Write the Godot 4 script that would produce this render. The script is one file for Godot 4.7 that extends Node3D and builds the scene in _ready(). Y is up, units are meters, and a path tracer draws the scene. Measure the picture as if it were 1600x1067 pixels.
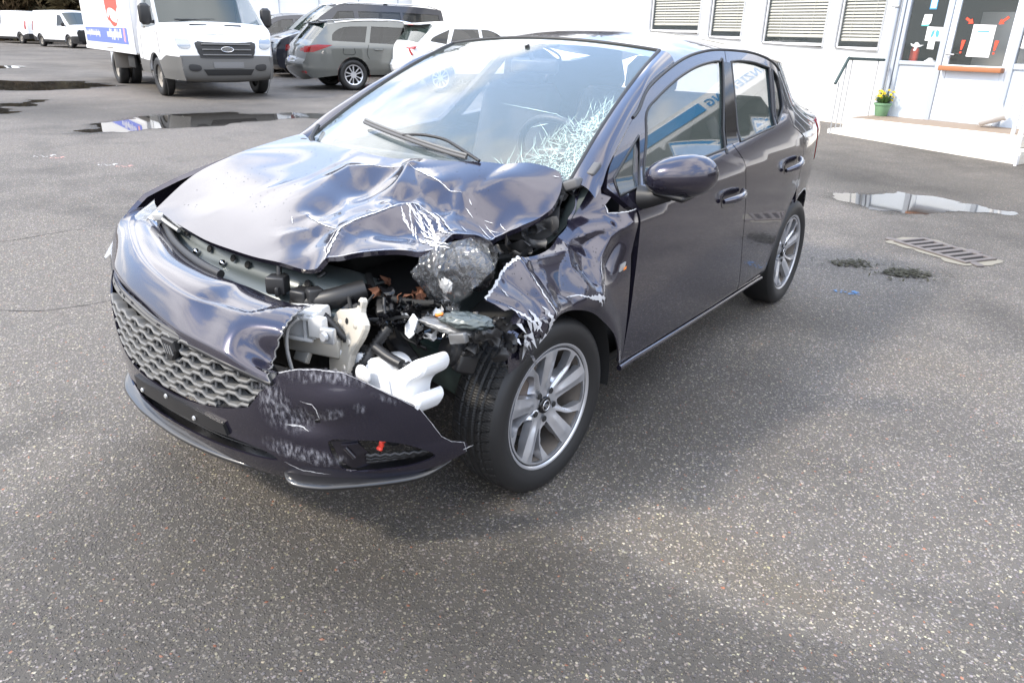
extends Node3D
# A crashed dark hatchback on wet asphalt in a vehicle yard. World: camera at the origin looking along -z, metres, y up.
# Vehicles use their own axes, written C(forward, left, up) from a point on the ground under the front axle.

var M := {}
var taken := {}
var rng := RandomNumberGenerator.new()

func C(x: float, y: float, z: float) -> Vector3:
	return Vector3(x, z, -y)

func Wd(x: float, fwd: float, h: float) -> Vector3:
	return Vector3(x, h, -fwd)

func lin(r: float, g: float, b: float, a := 1.0) -> Color:
	var c := Color(r, g, b).linear_to_srgb()
	c.a = a
	return c

class Geo:
	var v := PackedVector3Array()
	var n := PackedVector3Array()
	var c := PackedColorArray()
	var uv := PackedVector2Array()
	var ix := PackedInt32Array()

	func p(pos: Vector3, nn: Vector3, col := Color.WHITE, t := Vector2.ZERO) -> int:
		v.append(pos); n.append(nn); c.append(col); uv.append(t)
		return v.size() - 1

	func tri(a: int, b: int, d: int) -> void:
		if (v[b] - v[a]).cross(v[d] - v[a]).dot(n[a] + n[b] + n[d]) > 0.0:
			ix.append(a); ix.append(d); ix.append(b)
		else:
			ix.append(a); ix.append(b); ix.append(d)

	func quad(a: int, b: int, d: int, e: int) -> void:
		tri(a, b, d); tri(a, d, e)

	func face(A: Vector3, B: Vector3, D: Vector3, E: Vector3, col := Color.WHITE) -> void:
		var nn := (B - A).cross(D - A)
		if nn.length() < 1e-12:
			nn = (D - A).cross(E - A)
		nn = nn.normalized()
		var u := (B - A).length()
		var w := (E - A).length()
		quad(p(A, nn, col, Vector2(0, 0)), p(B, nn, col, Vector2(u, 0)), p(D, nn, col, Vector2(u, w)), p(E, nn, col, Vector2(0, w)))

	func tri3(A: Vector3, B: Vector3, D: Vector3, col := Color.WHITE) -> void:
		var nn := (B - A).cross(D - A).normalized()
		tri(p(A, nn, col), p(B, nn, col), p(D, nn, col))

	# chamfered box
	func box(at: Vector3, size: Vector3, b := Basis.IDENTITY, bev := 0.0, col := Color.WHITE) -> Geo:
		var h := size * 0.5
		bev = minf(bev, minf(h.x, minf(h.y, h.z)) * 0.95)
		if bev <= 0.0:
			for a in 3:
				for s in [-1.0, 1.0]:
					var q: Array[Vector3] = []
					for k in [[-1, -1], [1, -1], [1, 1], [-1, 1]]:
						var o := Vector3.ZERO
						o[a] = s * h[a]; o[(a + 1) % 3] = k[0] * h[(a + 1) % 3]; o[(a + 2) % 3] = k[1] * h[(a + 2) % 3]
						q.append(o)
					var nn := Vector3.ZERO
					nn[a] = s
					nn = b * nn
					var u1: float = size[(a + 1) % 3]
					var w1: float = size[(a + 2) % 3]
					quad(p(at + b * q[0], nn, col, Vector2(0, 0)), p(at + b * q[1], nn, col, Vector2(u1, 0)), p(at + b * q[2], nn, col, Vector2(u1, w1)), p(at + b * q[3], nn, col, Vector2(0, w1)))
			return self
		var id := {}
		for sx in [-1, 1]:
			for sy in [-1, 1]:
				for sz in [-1, 1]:
					var s := [sx, sy, sz]
					for a in 3:
						var o := Vector3(sx * (h.x - bev), sy * (h.y - bev), sz * (h.z - bev))
						o[a] += s[a] * bev
						var nn := Vector3.ZERO
						nn[a] = s[a]
						nn = (nn + 0.35 * Vector3(sx, sy, sz).normalized()).normalized()
						id[[sx, sy, sz, a]] = p(at + b * o, b * nn, col, Vector2(o[(a + 1) % 3], o[(a + 2) % 3]))
		for a in 3:
			var a1 := (a + 1) % 3
			var a2 := (a + 2) % 3
			for s in [-1, 1]:
				var k: Array = []
				for e in [[-1, -1], [1, -1], [1, 1], [-1, 1]]:
					var t := [0, 0, 0]
					t[a] = s; t[a1] = e[0]; t[a2] = e[1]
					k.append(id[[t[0], t[1], t[2], a]])
				quad(k[0], k[1], k[2], k[3])
				for s2 in [-1, 1]:
					var t1 := [0, 0, 0]
					t1[a] = s; t1[a1] = s2; t1[a2] = -1
					var t2 := t1.duplicate()
					t2[a2] = 1
					quad(id[[t1[0], t1[1], t1[2], a]], id[[t2[0], t2[1], t2[2], a]], id[[t2[0], t2[1], t2[2], a1]], id[[t1[0], t1[1], t1[2], a1]])
		for sx in [-1, 1]:
			for sy in [-1, 1]:
				for sz in [-1, 1]:
					tri(id[[sx, sy, sz, 0]], id[[sx, sy, sz, 1]], id[[sx, sy, sz, 2]])
		return self

	# smooth grid through rows of points
	func grid(rows: Array, close_u := false, close_v := false, flip := false, colf = null) -> Geo:
		var R := rows.size()
		var K: int = rows[0].size()
		var first := v.size()
		for i in R:
			for j in K:
				var i0 := i - 1
				var i1 := i + 1
				if close_v:
					i0 = posmod(i0, R); i1 = i1 % R
				else:
					i0 = maxi(i0, 0); i1 = mini(i1, R - 1)
				var j0 := j - 1
				var j1 := j + 1
				if close_u:
					j0 = posmod(j0, K); j1 = j1 % K
				else:
					j0 = maxi(j0, 0); j1 = mini(j1, K - 1)
				var nn: Vector3 = (rows[i][j1] - rows[i][j0]).cross(rows[i1][j] - rows[i0][j])
				if nn.length() < 1e-14:
					nn = Vector3.UP
				nn = nn.normalized() * (-1.0 if flip else 1.0)
				var col := Color.WHITE
				if colf != null:
					col = (colf as Callable).call(float(i) / maxi(R - 1, 1), float(j) / maxi(K - 1, 1))
				p(rows[i][j], nn, col, Vector2(float(j) / maxi(K - 1, 1), float(i) / maxi(R - 1, 1)))
		for i in (R if close_v else R - 1):
			for j in (K if close_u else K - 1):
				var i1 := (i + 1) % R
				var j1 := (j + 1) % K
				quad(first + i * K + j, first + i * K + j1, first + i1 * K + j1, first + i1 * K + j)
		return self

	func tube(path: Array, r, sides := 8, closed := false, caps := true, col := Color.WHITE) -> Geo:
		var K := path.size()
		var up := Vector3.UP
		var rows: Array = []
		var t0: Vector3 = (path[1] - path[0]).normalized()
		if absf(t0.dot(up)) > 0.9:
			up = Vector3.RIGHT
		var a := t0.cross(up).normalized()
		var first := v.size()
		for i in K:
			var t: Vector3
			if closed:
				t = path[(i + 1) % K] - path[posmod(i - 1, K)]
			else:
				t = path[mini(i + 1, K - 1)] - path[maxi(i - 1, 0)]
			t = t.normalized()
			a = (a - t * a.dot(t)).normalized()
			var b := t.cross(a)
			var rr: float = r[i] if r is Array else r
			for k in sides:
				var w := TAU * k / sides
				var nn := a * cos(w) + b * sin(w)
				p(path[i] + nn * rr, nn, col, Vector2(float(k) / sides, i))
		for i in (K if closed else K - 1):
			for k in sides:
				var k1 := (k + 1) % sides
				var i1 := (i + 1) % K
				quad(first + i * sides + k, first + i * sides + k1, first + i1 * sides + k1, first + i1 * sides + k)
		if caps and not closed:
			for e in [0, K - 1]:
				var nn: Vector3 = (path[0] - path[1] if e == 0 else path[K - 1] - path[K - 2]).normalized()
				var ce := p(path[e], nn, col)
				var ids: Array[int] = []
				for k in sides:
					ids.append(p(v[first + e * sides + k], nn, col))
				for k in sides:
					tri(ce, ids[k], ids[(k + 1) % sides])
		return self

	# revolve (radius, height) points about local y of xf
	func lathe(prof: Array, segs: int, xf := Transform3D.IDENTITY, col := Color.WHITE, arc := TAU) -> Geo:
		var K := prof.size()
		var nrm: Array = []
		for i in K - 1:
			var d: Vector2 = prof[i + 1] - prof[i]
			nrm.append(Vector2(d.y, -d.x).normalized())
		for i in K - 1:
			var na: Vector2 = nrm[i]
			var nb: Vector2 = nrm[i]
			if i > 0 and nrm[i - 1].dot(na) > 0.6:
				na = (na + nrm[i - 1]).normalized()
			if i < K - 2 and nrm[i + 1].dot(nb) > 0.6:
				nb = (nb + nrm[i + 1]).normalized()
			var first := v.size()
			for k in segs + 1:
				var w := arc * k / segs
				var dir := Vector3(cos(w), 0, sin(w))
				p(xf * (dir * prof[i].x + Vector3(0, prof[i].y, 0)), (xf.basis * (dir * na.x + Vector3(0, na.y, 0))).normalized(), col, Vector2(float(k) / segs, float(i) / K))
				p(xf * (dir * prof[i + 1].x + Vector3(0, prof[i + 1].y, 0)), (xf.basis * (dir * nb.x + Vector3(0, nb.y, 0))).normalized(), col, Vector2(float(k) / segs, float(i + 1) / K))
			for k in segs:
				var q := first + k * 2
				quad(q, q + 2, q + 3, q + 1)
		return self

	# extrude a polygon (in xf's xy) by depth along xf's z, centred
	func prism(poly: PackedVector2Array, xf: Transform3D, depth: float, bev := 0.0, smooth := false) -> Geo:
		var ps := poly
		if Geometry2D.is_polygon_clockwise(ps):
			ps = poly.duplicate()
			ps.reverse()
		var inner := ps
		if bev > 0.0:
			var off := Geometry2D.offset_polygon(ps, -bev)
			if off.size() == 1 and off[0].size() >= 3:
				inner = off[0]
			else:
				bev = 0.0
				inner = ps
		var idx := Geometry2D.triangulate_polygon(inner)
		for s in [-1.0, 1.0]:
			var nn: Vector3 = (xf.basis * Vector3(0, 0, s)).normalized()
			var first := v.size()
			for q in inner:
				p(xf * Vector3(q.x, q.y, s * depth * 0.5), nn, Color.WHITE, q)
			for i in range(0, idx.size(), 3):
				tri(first + idx[i], first + idx[i + 1], first + idx[i + 2])
		var K := ps.size()
		var z := depth * 0.5 - bev
		for i in K:
			var A := ps[i]
			var B := ps[(i + 1) % K]
			var d := (B - A)
			var na := Vector2(d.y, -d.x).normalized()
			var nb := na
			if smooth:
				var dp := A - ps[posmod(i - 1, K)]
				var dn := ps[(i + 2) % K] - B
				na = (na + Vector2(dp.y, -dp.x).normalized()).normalized()
				nb = (nb + Vector2(dn.y, -dn.x).normalized()).normalized()
			var n3 := (xf.basis * Vector3(na.x, na.y, 0)).normalized()
			var m3 := (xf.basis * Vector3(nb.x, nb.y, 0)).normalized()
			quad(p(xf * Vector3(A.x, A.y, -z), n3), p(xf * Vector3(B.x, B.y, -z), m3), p(xf * Vector3(B.x, B.y, z), m3), p(xf * Vector3(A.x, A.y, z), n3))
		if bev > 0.0:
			for s in [-1.0, 1.0]:
				for i in K:
					var A := ps[i]
					var B := ps[(i + 1) % K]
					var A2 := _near(inner, A)
					var B2 := _near(inner, B)
					var dd := (B - A)
					var nn := (xf.basis * Vector3(dd.y, -dd.x, s * dd.length())).normalized()
					quad(p(xf * Vector3(A.x, A.y, s * z), nn), p(xf * Vector3(B.x, B.y, s * z), nn), p(xf * Vector3(B2.x, B2.y, s * depth * 0.5), nn), p(xf * Vector3(A2.x, A2.y, s * depth * 0.5), nn))
		return self

	func _near(poly: PackedVector2Array, q: Vector2) -> Vector2:
		var best := poly[0]
		for w in poly:
			if w.distance_squared_to(q) < best.distance_squared_to(q):
				best = w
		return best

	# a curved sheet: the polygon (with holes) in (u, v), cut into cells of the given step and laid on f(u, v)
	func sheet(outer: PackedVector2Array, holes: Array, step: Vector2, f: Callable, thick := 0.0, flip := false, colf = null) -> Geo:
		var mn := outer[0]
		var mx := outer[0]
		for q in outer:
			mn = mn.min(q); mx = mx.max(q)
		var nx := maxi(1, ceili((mx.x - mn.x) / step.x))
		var ny := maxi(1, ceili((mx.y - mn.y) / step.y))
		var sx := (mx.x - mn.x) / nx
		var sy := (mx.y - mn.y) / ny
		var mark := {}
		var loops := [outer]
		loops.append_array(holes)
		for l in loops:
			for i in l.size():
				var A: Vector2 = l[i]
				var B: Vector2 = l[(i + 1) % l.size()]
				var k := ceili((B - A).length() / (minf(sx, sy) * 0.2)) + 1
				for t in k + 1:
					var q := (A.lerp(B, float(t) / k) - mn) / Vector2(sx, sy)
					for di in [-0.02, 0.02]:
						for dj in [-0.02, 0.02]:
							mark[Vector2i(floori(q.x + di), floori(q.y + dj))] = true
		var cache := {}
		var sg := -1.0 if flip else 1.0
		for i in nx:
			for j in ny:
				var a := mn + Vector2(i * sx, j * sy)
				var d := mn + Vector2((i + 1) * sx, (j + 1) * sy)
				var cell := PackedVector2Array([a, Vector2(d.x, a.y), d, Vector2(a.x, d.y)])
				if mark.has(Vector2i(i, j)):
					var polys := Geometry2D.intersect_polygons(cell, outer)
					for h in holes:
						var nxt: Array[PackedVector2Array] = []
						for q in polys:
							nxt.append_array(Geometry2D.clip_polygons(q, h))
						polys = nxt
					for q in polys:
						if q.size() < 3 or Geometry2D.is_polygon_clockwise(q):
							continue
						var idx := Geometry2D.triangulate_polygon(q)
						for t in range(0, idx.size(), 3):
							tri(_sv(q[idx[t]], f, sg, cache, colf), _sv(q[idx[t + 1]], f, sg, cache, colf), _sv(q[idx[t + 2]], f, sg, cache, colf))
				else:
					var m := (a + d) * 0.5
					if not Geometry2D.is_point_in_polygon(m, outer):
						continue
					var out := false
					for h in holes:
						if Geometry2D.is_point_in_polygon(m, h):
							out = true
					if out:
						continue
					quad(_sv(cell[0], f, sg, cache, colf), _sv(cell[1], f, sg, cache, colf), _sv(cell[2], f, sg, cache, colf), _sv(cell[3], f, sg, cache, colf))
		if thick != 0.0:
			for l in loops:
				var pts: Array[Vector2] = []
				for i in l.size():
					var A: Vector2 = l[i]
					var B: Vector2 = l[(i + 1) % l.size()]
					var k := maxi(1, ceili((B - A).length() / minf(step.x, step.y)))
					for t in k:
						pts.append(A.lerp(B, float(t) / k))
				var K := pts.size()
				for i in K:
					var a := _sv(pts[i], f, sg, cache, colf)
					var b := _sv(pts[(i + 1) % K], f, sg, cache, colf)
					var pa := v[a]
					var pb := v[b]
					var qa := pa - n[a] * thick
					var qb := pb - n[b] * thick
					var nn := (pb - pa).cross(n[a] + n[b]).normalized()
					quad(p(pa, nn, c[a]), p(pb, nn, c[b]), p(qb, nn, c[b]), p(qa, nn, c[a]))
		return self

	func _sv(q: Vector2, f: Callable, sg: float, cache: Dictionary, colf) -> int:
		var key := Vector2i(roundi(q.x * 20000.0), roundi(q.y * 20000.0))
		if cache.has(key):
			return cache[key]
		var e := 0.003
		var pos: Vector3 = f.call(q.x, q.y)
		var fx0: Vector3 = f.call(q.x - e, q.y)
		var fx1: Vector3 = f.call(q.x + e, q.y)
		var fy0: Vector3 = f.call(q.x, q.y - e)
		var fy1: Vector3 = f.call(q.x, q.y + e)
		var nn := (fx1 - fx0).cross(fy1 - fy0).normalized() * sg
		var col := Color.WHITE
		if colf != null:
			col = (colf as Callable).call(q.x, q.y)
		var id := p(pos, nn, col, q)
		cache[key] = id
		return id

	func mesh() -> ArrayMesh:
		var a := []
		a.resize(Mesh.ARRAY_MAX)
		a[Mesh.ARRAY_VERTEX] = v; a[Mesh.ARRAY_NORMAL] = n; a[Mesh.ARRAY_COLOR] = c; a[Mesh.ARRAY_TEX_UV] = uv; a[Mesh.ARRAY_INDEX] = ix
		var m := ArrayMesh.new()
		m.add_surface_from_arrays(Mesh.PRIMITIVE_TRIANGLES, a)
		return m

# Catmull-Rom through points (Vector2 or Vector3); a point written twice is a corner
func cr(pts: Array, k: int, closed := false) -> Array:
	var o: Array = []
	var N := pts.size()
	for i in (N if closed else N - 1):
		var p1 = pts[i]
		var p2 = pts[(i + 1) % N]
		if p1 == p2:
			continue
		var p0 = pts[posmod(i - 1, N)] if closed or i > 0 else p1
		var p3 = pts[(i + 2) % N] if closed or i + 2 < N else p2
		for s in k:
			var t := float(s) / k
			o.append(0.5 * (2.0 * p1 + (p2 - p0) * t + (2.0 * p0 - 5.0 * p1 + 4.0 * p2 - p3) * t * t + (3.0 * p1 - p0 - 3.0 * p2 + p3) * t * t * t))
	if not closed:
		o.append(pts[N - 1])
	return o

func V2(a: Array) -> Array:
	var o: Array = []
	for i in range(0, a.size(), 2):
		o.append(Vector2(a[i], a[i + 1]))
	return o

func poly(a: Array) -> PackedVector2Array:
	return PackedVector2Array(V2(a))

func spoly(a: Array, k := 5, closed := true) -> PackedVector2Array:
	return PackedVector2Array(cr(V2(a), k, closed))

func CC(a: Array) -> Array:
	var o: Array = []
	for i in range(0, a.size(), 3):
		o.append(C(a[i], a[i + 1], a[i + 2]))
	return o

func numbered(called: String) -> String:
	taken[called] = taken.get(called, -1) + 1
	return called if taken[called] == 0 else "%s_%03d" % [called, taken[called]]

func obj(called: String, g, material: Material, parent: Node = self) -> MeshInstance3D:
	var o := MeshInstance3D.new()
	if parent == self:
		o.name = numbered(called)
	else:
		var k := 0
		var nm := called
		while parent.has_node(NodePath(nm)):
			k += 1
			nm = "%s_%03d" % [called, k]
		o.name = nm
	o.mesh = g.mesh() if g is Geo else g
	o.material_override = material
	parent.add_child(o, true)
	return o

func tag(o: Node, label: String, category: String, group := "") -> Node:
	o.set_meta("label", label)
	o.set_meta("category", category)
	if group:
		o.set_meta("group", group)
	return o

func thing(called: String, label: String, category: String, at := Vector3.ZERO, turn := 0.0, group := "") -> Node3D:
	var o := Node3D.new()
	o.name = numbered(called)
	add_child(o)
	o.position = at
	o.rotation.y = turn
	tag(o, label, category, group)
	return o

func struct(called: String, g, material: Material) -> MeshInstance3D:
	var o := obj(called, g, material)
	o.set_meta("kind", "structure")
	return o

func text_mesh(s: String, size: float, bold := false) -> TextMesh:
	var f := SystemFont.new()
	f.font_names = PackedStringArray(["Droid Sans"])
	if bold:
		f.font_weight = 700
	var t := TextMesh.new()
	t.text = s
	t.font = f
	t.font_size = 64
	t.pixel_size = size / 64.0
	t.depth = 0.002
	return t

func mat(called: String, col: Color, rough: float, metal := 0.0) -> StandardMaterial3D:
	var m := StandardMaterial3D.new()
	m.resource_name = called
	m.albedo_color = col
	m.roughness = rough
	m.metallic = metal
	M[called] = m
	return m

func paint(called: String, col: Color, metal := 0.0, rough := 0.45) -> StandardMaterial3D:
	var m := mat(called, col, rough, metal)
	m.clearcoat_enabled = true
	m.clearcoat = 1.0
	m.clearcoat_roughness = 0.02
	return m

func glass(called: String, tint: Color, alpha: float) -> StandardMaterial3D:
	var m := mat(called, tint, 0.01)
	m.albedo_color.a = alpha
	m.transparency = BaseMaterial3D.TRANSPARENCY_ALPHA
	return m

func ground_h(x: float, f: float) -> float:
	var t := maxf(0.0, 0.85 * f - 0.5 * x - 4.5)
	return 0.33 * (1.0 - exp(-t * t / (t + 3.0) / 4.35))

func asphalt_textures() -> Array:
	var S := 2048
	var r := RandomNumberGenerator.new()
	r.seed = 11
	var px := PackedByteArray()
	px.resize(S * S * 3)
	var hg := PackedByteArray()
	hg.resize(S * S)
	var base := PackedByteArray([66, 64, 63])
	var ns := FastNoiseLite.new()
	ns.frequency = 0.02
	ns.seed = 3
	for y in S:
		for x in S:
			var q := (y * S + x)
			var h := (x * 7919 + y * 104729) ^ (x * y)
			var d := ((h >> 3) & 31) - 16
			var k := q * 3
			px[k] = 90 + d; px[k + 1] = 86 + d; px[k + 2] = 81 + d
			hg[q] = 70 + d
	for i in 105000:
		var cx := r.randi() % S
		var cy := r.randi() % S
		var big := r.randf()
		var ra := 1.2 + 3.6 * big * big + r.randf()
		var rb := ra * r.randf_range(0.45, 0.95)
		var an := r.randf() * PI
		var ca := cos(an)
		var sa := sin(an)
		var t := r.randf()
		var cr_ := 0
		var cg := 0
		var cb := 0
		if t < 0.50:
			cr_ = r.randi_range(78, 122); cg = cr_ - 4; cb = cr_ - 8 + r.randi_range(-4, 6)
		elif t < 0.90:
			cr_ = r.randi_range(108, 160); cg = cr_ - r.randi_range(4, 10); cb = cr_ - r.randi_range(6, 22)
		elif t < 0.991:
			cr_ = r.randi_range(145, 200); cg = cr_ - r.randi_range(4, 12); cb = cr_ - r.randi_range(14, 40)
			ra *= 0.9; rb *= 0.8
		else:
			cr_ = r.randi_range(140, 180); cg = cr_ - 50; cb = cr_ - 72
		var hh := r.randi_range(120, 235)
		var R := ceili(ra)
		for dy in range(-R, R + 1):
			for dx in range(-R, R + 1):
				var u := (dx * ca + dy * sa) / ra
				var w := (dy * ca - dx * sa) / rb
				var e := absf(u) * 0.6 + absf(w) * 0.6 + (u * u + w * w) * 0.4
				if e < 1.0:
					var q := posmod(cy + dy, S) * S + posmod(cx + dx, S)
					var k := q * 3
					px[k] = cr_; px[k + 1] = cg; px[k + 2] = cb
					hg[q] = hh - int(e * 40.0)
	var a := ImageTexture.create_from_image(Image.create_from_data(S, S, false, Image.FORMAT_RGB8, px))
	var b := ImageTexture.create_from_image(Image.create_from_data(S, S, false, Image.FORMAT_L8, hg))
	return [a, b]

# broad tone of the yard: dry dusty patches, darker patches, old repairs (a multiply map over 40 m)
func yard_tone() -> ImageTexture:
	var S := 1600
	var im := Image.create(S, S, false, Image.FORMAT_RGB8)
	var n1 := FastNoiseLite.new()
	n1.seed = 5; n1.frequency = 0.35; n1.fractal_octaves = 4
	var n2 := FastNoiseLite.new()
	n2.seed = 9; n2.frequency = 1.6; n2.fractal_octaves = 5
	# centre x, forward, radius x, radius f, turn, gain
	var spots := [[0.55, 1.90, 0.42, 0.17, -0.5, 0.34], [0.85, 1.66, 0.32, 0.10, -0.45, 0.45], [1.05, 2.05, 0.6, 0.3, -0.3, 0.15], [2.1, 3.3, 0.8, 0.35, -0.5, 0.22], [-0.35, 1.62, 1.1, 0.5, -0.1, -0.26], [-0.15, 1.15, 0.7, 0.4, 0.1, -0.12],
		[0.45, 2.5, 0.5, 0.8, -0.65, -0.2], [1.6, 3.9, 0.5, 0.6, -0.6, -0.15], [-2.6, 4.0, 1.2, 2.6, 0.5, 0.2], [4.2, 8.6, 1.5, 1.0, -0.9, -0.3], [-7.0, 11.5, 4.0, 1.2, 0.2, -0.2], [-3.5, 8.6, 2.6, 0.7, 0.1, 0.12]]
	for y in S:
		for x in S:
			var wx := (x + 0.5) / S * 40.0 - 20.0
			var wf := (y + 0.5) / S * 40.0 - 8.0
			var a := n1.get_noise_2d(wx, wf)
			var b := n2.get_noise_2d(wx, wf)
			var t := 0.93 + 0.20 * a + 0.12 * b
			var warm := 0.0
			for s in spots:
				var dx: float = wx - s[0]
				var df: float = wf - s[1]
				if absf(dx) < 6.5 and absf(df) < 6.5:
					var ca := cos(s[4])
					var sa := sin(s[4])
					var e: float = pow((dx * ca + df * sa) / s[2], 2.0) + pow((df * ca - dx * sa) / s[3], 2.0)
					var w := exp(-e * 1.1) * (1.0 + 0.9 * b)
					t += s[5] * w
					warm += absf(s[5]) * w
			t = clampf(t, 0.22, 1.0)
			im.set_pixel(x, y, Color(t, t * (1.0 - 0.02 * warm), t * (1.0 - 0.07 * warm)))
	return ImageTexture.create_from_image(im)

func noise_tex(freq: float, oct: int, sd: int, ramp: Array, size := 512, normal := 0.0) -> NoiseTexture2D:
	var n := FastNoiseLite.new()
	n.seed = sd; n.frequency = freq; n.fractal_octaves = oct
	var t := NoiseTexture2D.new()
	t.width = size; t.height = size; t.seamless = true; t.noise = n
	if normal > 0.0:
		t.as_normal_map = true
		t.bump_strength = normal
	elif ramp:
		var g := Gradient.new()
		g.offsets = PackedFloat32Array(ramp[0])
		g.colors = PackedColorArray(ramp[1])
		t.color_ramp = g
	return t

func make_sky() -> PanoramaSkyMaterial:
	var w := 1024
	var h := 512
	var im := Image.create(w, h, false, Image.FORMAT_RGBF)
	var n1 := FastNoiseLite.new()
	n1.seed = 21; n1.frequency = 1.05; n1.fractal_octaves = 5
	var n2 := FastNoiseLite.new()
	n2.seed = 4; n2.frequency = 3.4; n2.fractal_octaves = 4
	for y in h:
		var el := (0.5 - (y + 0.5) / h) * PI
		for x in w:
			var az := (x + 0.5) / w * TAU
			var d := Vector3(cos(el) * sin(az), sin(el), cos(el) * cos(az))
			if d.y < -0.02:
				im.set_pixel(x, y, Color(0.12, 0.12, 0.125))
				continue
			var s := 1.0 / (maxf(d.y, 0.0) + 0.22)
			var q := Vector3(d.x * s, 0.0, d.z * s)
			var c := n1.get_noise_3d(q.x + 3.0, 0.0, q.z) * 1.5 + 0.45 * n2.get_noise_3d(q.x, 2.0, q.z)
			var cov := smoothstep(-0.27, 0.32, c)
			cov = lerpf(cov, 1.0, smoothstep(0.30, 0.0, d.y) * 0.75)
			var blue := Color(0.50, 0.74, 1.22).lerp(Color(0.85, 1.0, 1.22), smoothstep(0.6, 0.0, d.y))
			var cl := Color(1.62, 1.61, 1.63) * (0.78 + 0.34 * smoothstep(-0.1, 0.8, c))
			var col := blue.lerp(cl, cov)
			im.set_pixel(x, y, col * SKY_GAIN * (0.62 + 0.42 * smoothstep(0.0, 0.5, d.y)))
	var m := PanoramaSkyMaterial.new()
	m.panorama = ImageTexture.create_from_image(im)
	return m

const SKY_GAIN := 1.2

func materials() -> void:
	var at := asphalt_textures()
	var m := mat("asphalt", Color.WHITE, 0.68)
	m.metallic_specular = 0.42
	m.albedo_texture = at[0]
	m.heightmap_enabled = true
	m.heightmap_texture = at[1]
	m.heightmap_scale = 0.5
	m.detail_enabled = true
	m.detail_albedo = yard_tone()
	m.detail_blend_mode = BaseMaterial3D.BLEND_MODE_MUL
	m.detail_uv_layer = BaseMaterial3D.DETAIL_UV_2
	m.texture_filter = BaseMaterial3D.TEXTURE_FILTER_LINEAR_WITH_MIPMAPS_ANISOTROPIC
	m = mat("puddle", lin(0.05, 0.047, 0.042), 0.02)
	m.metallic_specular = 0.6
	m = mat("puddle_rim", lin(0.03, 0.029, 0.028), 0.12)

	# the wrecked hatchback
	m = paint("plum_paint", lin(0.029, 0.026, 0.043), 0.6, 0.2)
	m.metallic_specular = 0.6
	paint("plum_dark", lin(0.012, 0.010, 0.016), 0.3, 0.3)
	mat("glare_white", lin(0.55, 0.55, 0.57), 0.3)  # pale tone of the sun glare painted on the bonnet crease
	m = mat("damp", lin(0.018, 0.016, 0.014), 0.35)
	m.albedo_color.a = 0.5
	m.transparency = BaseMaterial3D.TRANSPARENCY_ALPHA
	m.vertex_color_use_as_albedo = true
	mat("bare_plastic", lin(0.55, 0.56, 0.58), 0.55)
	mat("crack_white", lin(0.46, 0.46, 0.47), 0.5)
	mat("black_plastic", lin(0.014, 0.014, 0.015), 0.45)
	mat("black_gloss", lin(0.006, 0.006, 0.007), 0.08)
	mat("black_matt", lin(0.012, 0.012, 0.012), 0.8)
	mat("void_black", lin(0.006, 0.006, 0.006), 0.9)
	m = mat("tyre_rubber", lin(0.012, 0.012, 0.0125), 0.5)
	m = mat("alloy_silver", lin(0.56, 0.57, 0.60), 0.32, 0.75)
	m.clearcoat_enabled = true
	m.clearcoat = 0.6
	m.clearcoat_roughness = 0.06
	mat("alloy_barrel", lin(0.16, 0.14, 0.12), 0.55, 0.4)
	mat("brake_disc", lin(0.16, 0.13, 0.11), 0.45, 0.6)
	mat("rusty", lin(0.12, 0.045, 0.02), 0.75)
	m = paint("lip_black", lin(0.008, 0.008, 0.009), 0.0, 0.35)
	m.clearcoat = 0.7
	m.clearcoat_roughness = 0.12
	mat("grille_grey", lin(0.135, 0.135, 0.133), 0.55)
	mat("grille_dark", lin(0.09, 0.09, 0.092), 0.6)
	m = mat("bay_metal", lin(0.060, 0.075, 0.075), 0.32, 0.2)
	m.clearcoat_enabled = true
	m.clearcoat = 0.5
	mat("bay_green", lin(0.035, 0.06, 0.055), 0.4)
	mat("cast_metal", lin(0.48, 0.45, 0.39), 0.5, 0.15)
	mat("grey_metal", lin(0.45, 0.45, 0.44), 0.4, 0.5)
	mat("white_plastic", lin(0.80, 0.81, 0.82), 0.35)
	mat("dark_metal", lin(0.16, 0.16, 0.16), 0.4, 0.5)
	mat("chrome", lin(0.75, 0.75, 0.76), 0.12, 1.0)
	mat("red_plastic", lin(0.65, 0.05, 0.03), 0.4)
	mat("orange_plastic", lin(0.75, 0.22, 0.03), 0.4)
	mat("yellow_plastic", lin(0.75, 0.5, 0.05), 0.4)
	mat("white_paint", lin(0.78, 0.79, 0.80), 0.4)
	mat("seat_cloth", lin(0.035, 0.035, 0.04), 0.9)
	mat("seat_light", lin(0.16, 0.16, 0.17), 0.85)
	mat("dash_plastic", lin(0.05, 0.05, 0.055), 0.7)
	m = glass("windscreen_inner", lin(0.55, 0.66, 0.72), 0.09)
	m.metallic_specular = 0.3
	m = glass("windscreen_glass", lin(0.55, 0.72, 0.68), 0.05)
	m.metallic_specular = 0.7
	m = glass("side_glass", lin(0.06, 0.10, 0.09), 0.25)
	m.metallic_specular = 0.75
	glass("side_inner", lin(0.06, 0.10, 0.09), 0.15)
	glass("puddle_film", lin(0.022, 0.020, 0.017), 0.55)
	M.puddle_film.roughness = 0.03
	glass("dark_glass", lin(0.012, 0.014, 0.014), 0.80)
	glass("lens_clear", lin(0.75, 0.78, 0.8), 0.25)
	glass("lens_red", lin(0.30, 0.012, 0.015), 0.85)
	mat("crack_glass", lin(0.50, 0.66, 0.62), 0.3)
	mat("beam_grey", lin(0.50, 0.50, 0.49), 0.5)
	m = glass("film", lin(0.6, 0.64, 0.7), 0.02)
	m.roughness = 0.05
	m.metallic_specular = 0.9

	# other vehicles
	paint("van_white", lin(0.76, 0.77, 0.78))
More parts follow.
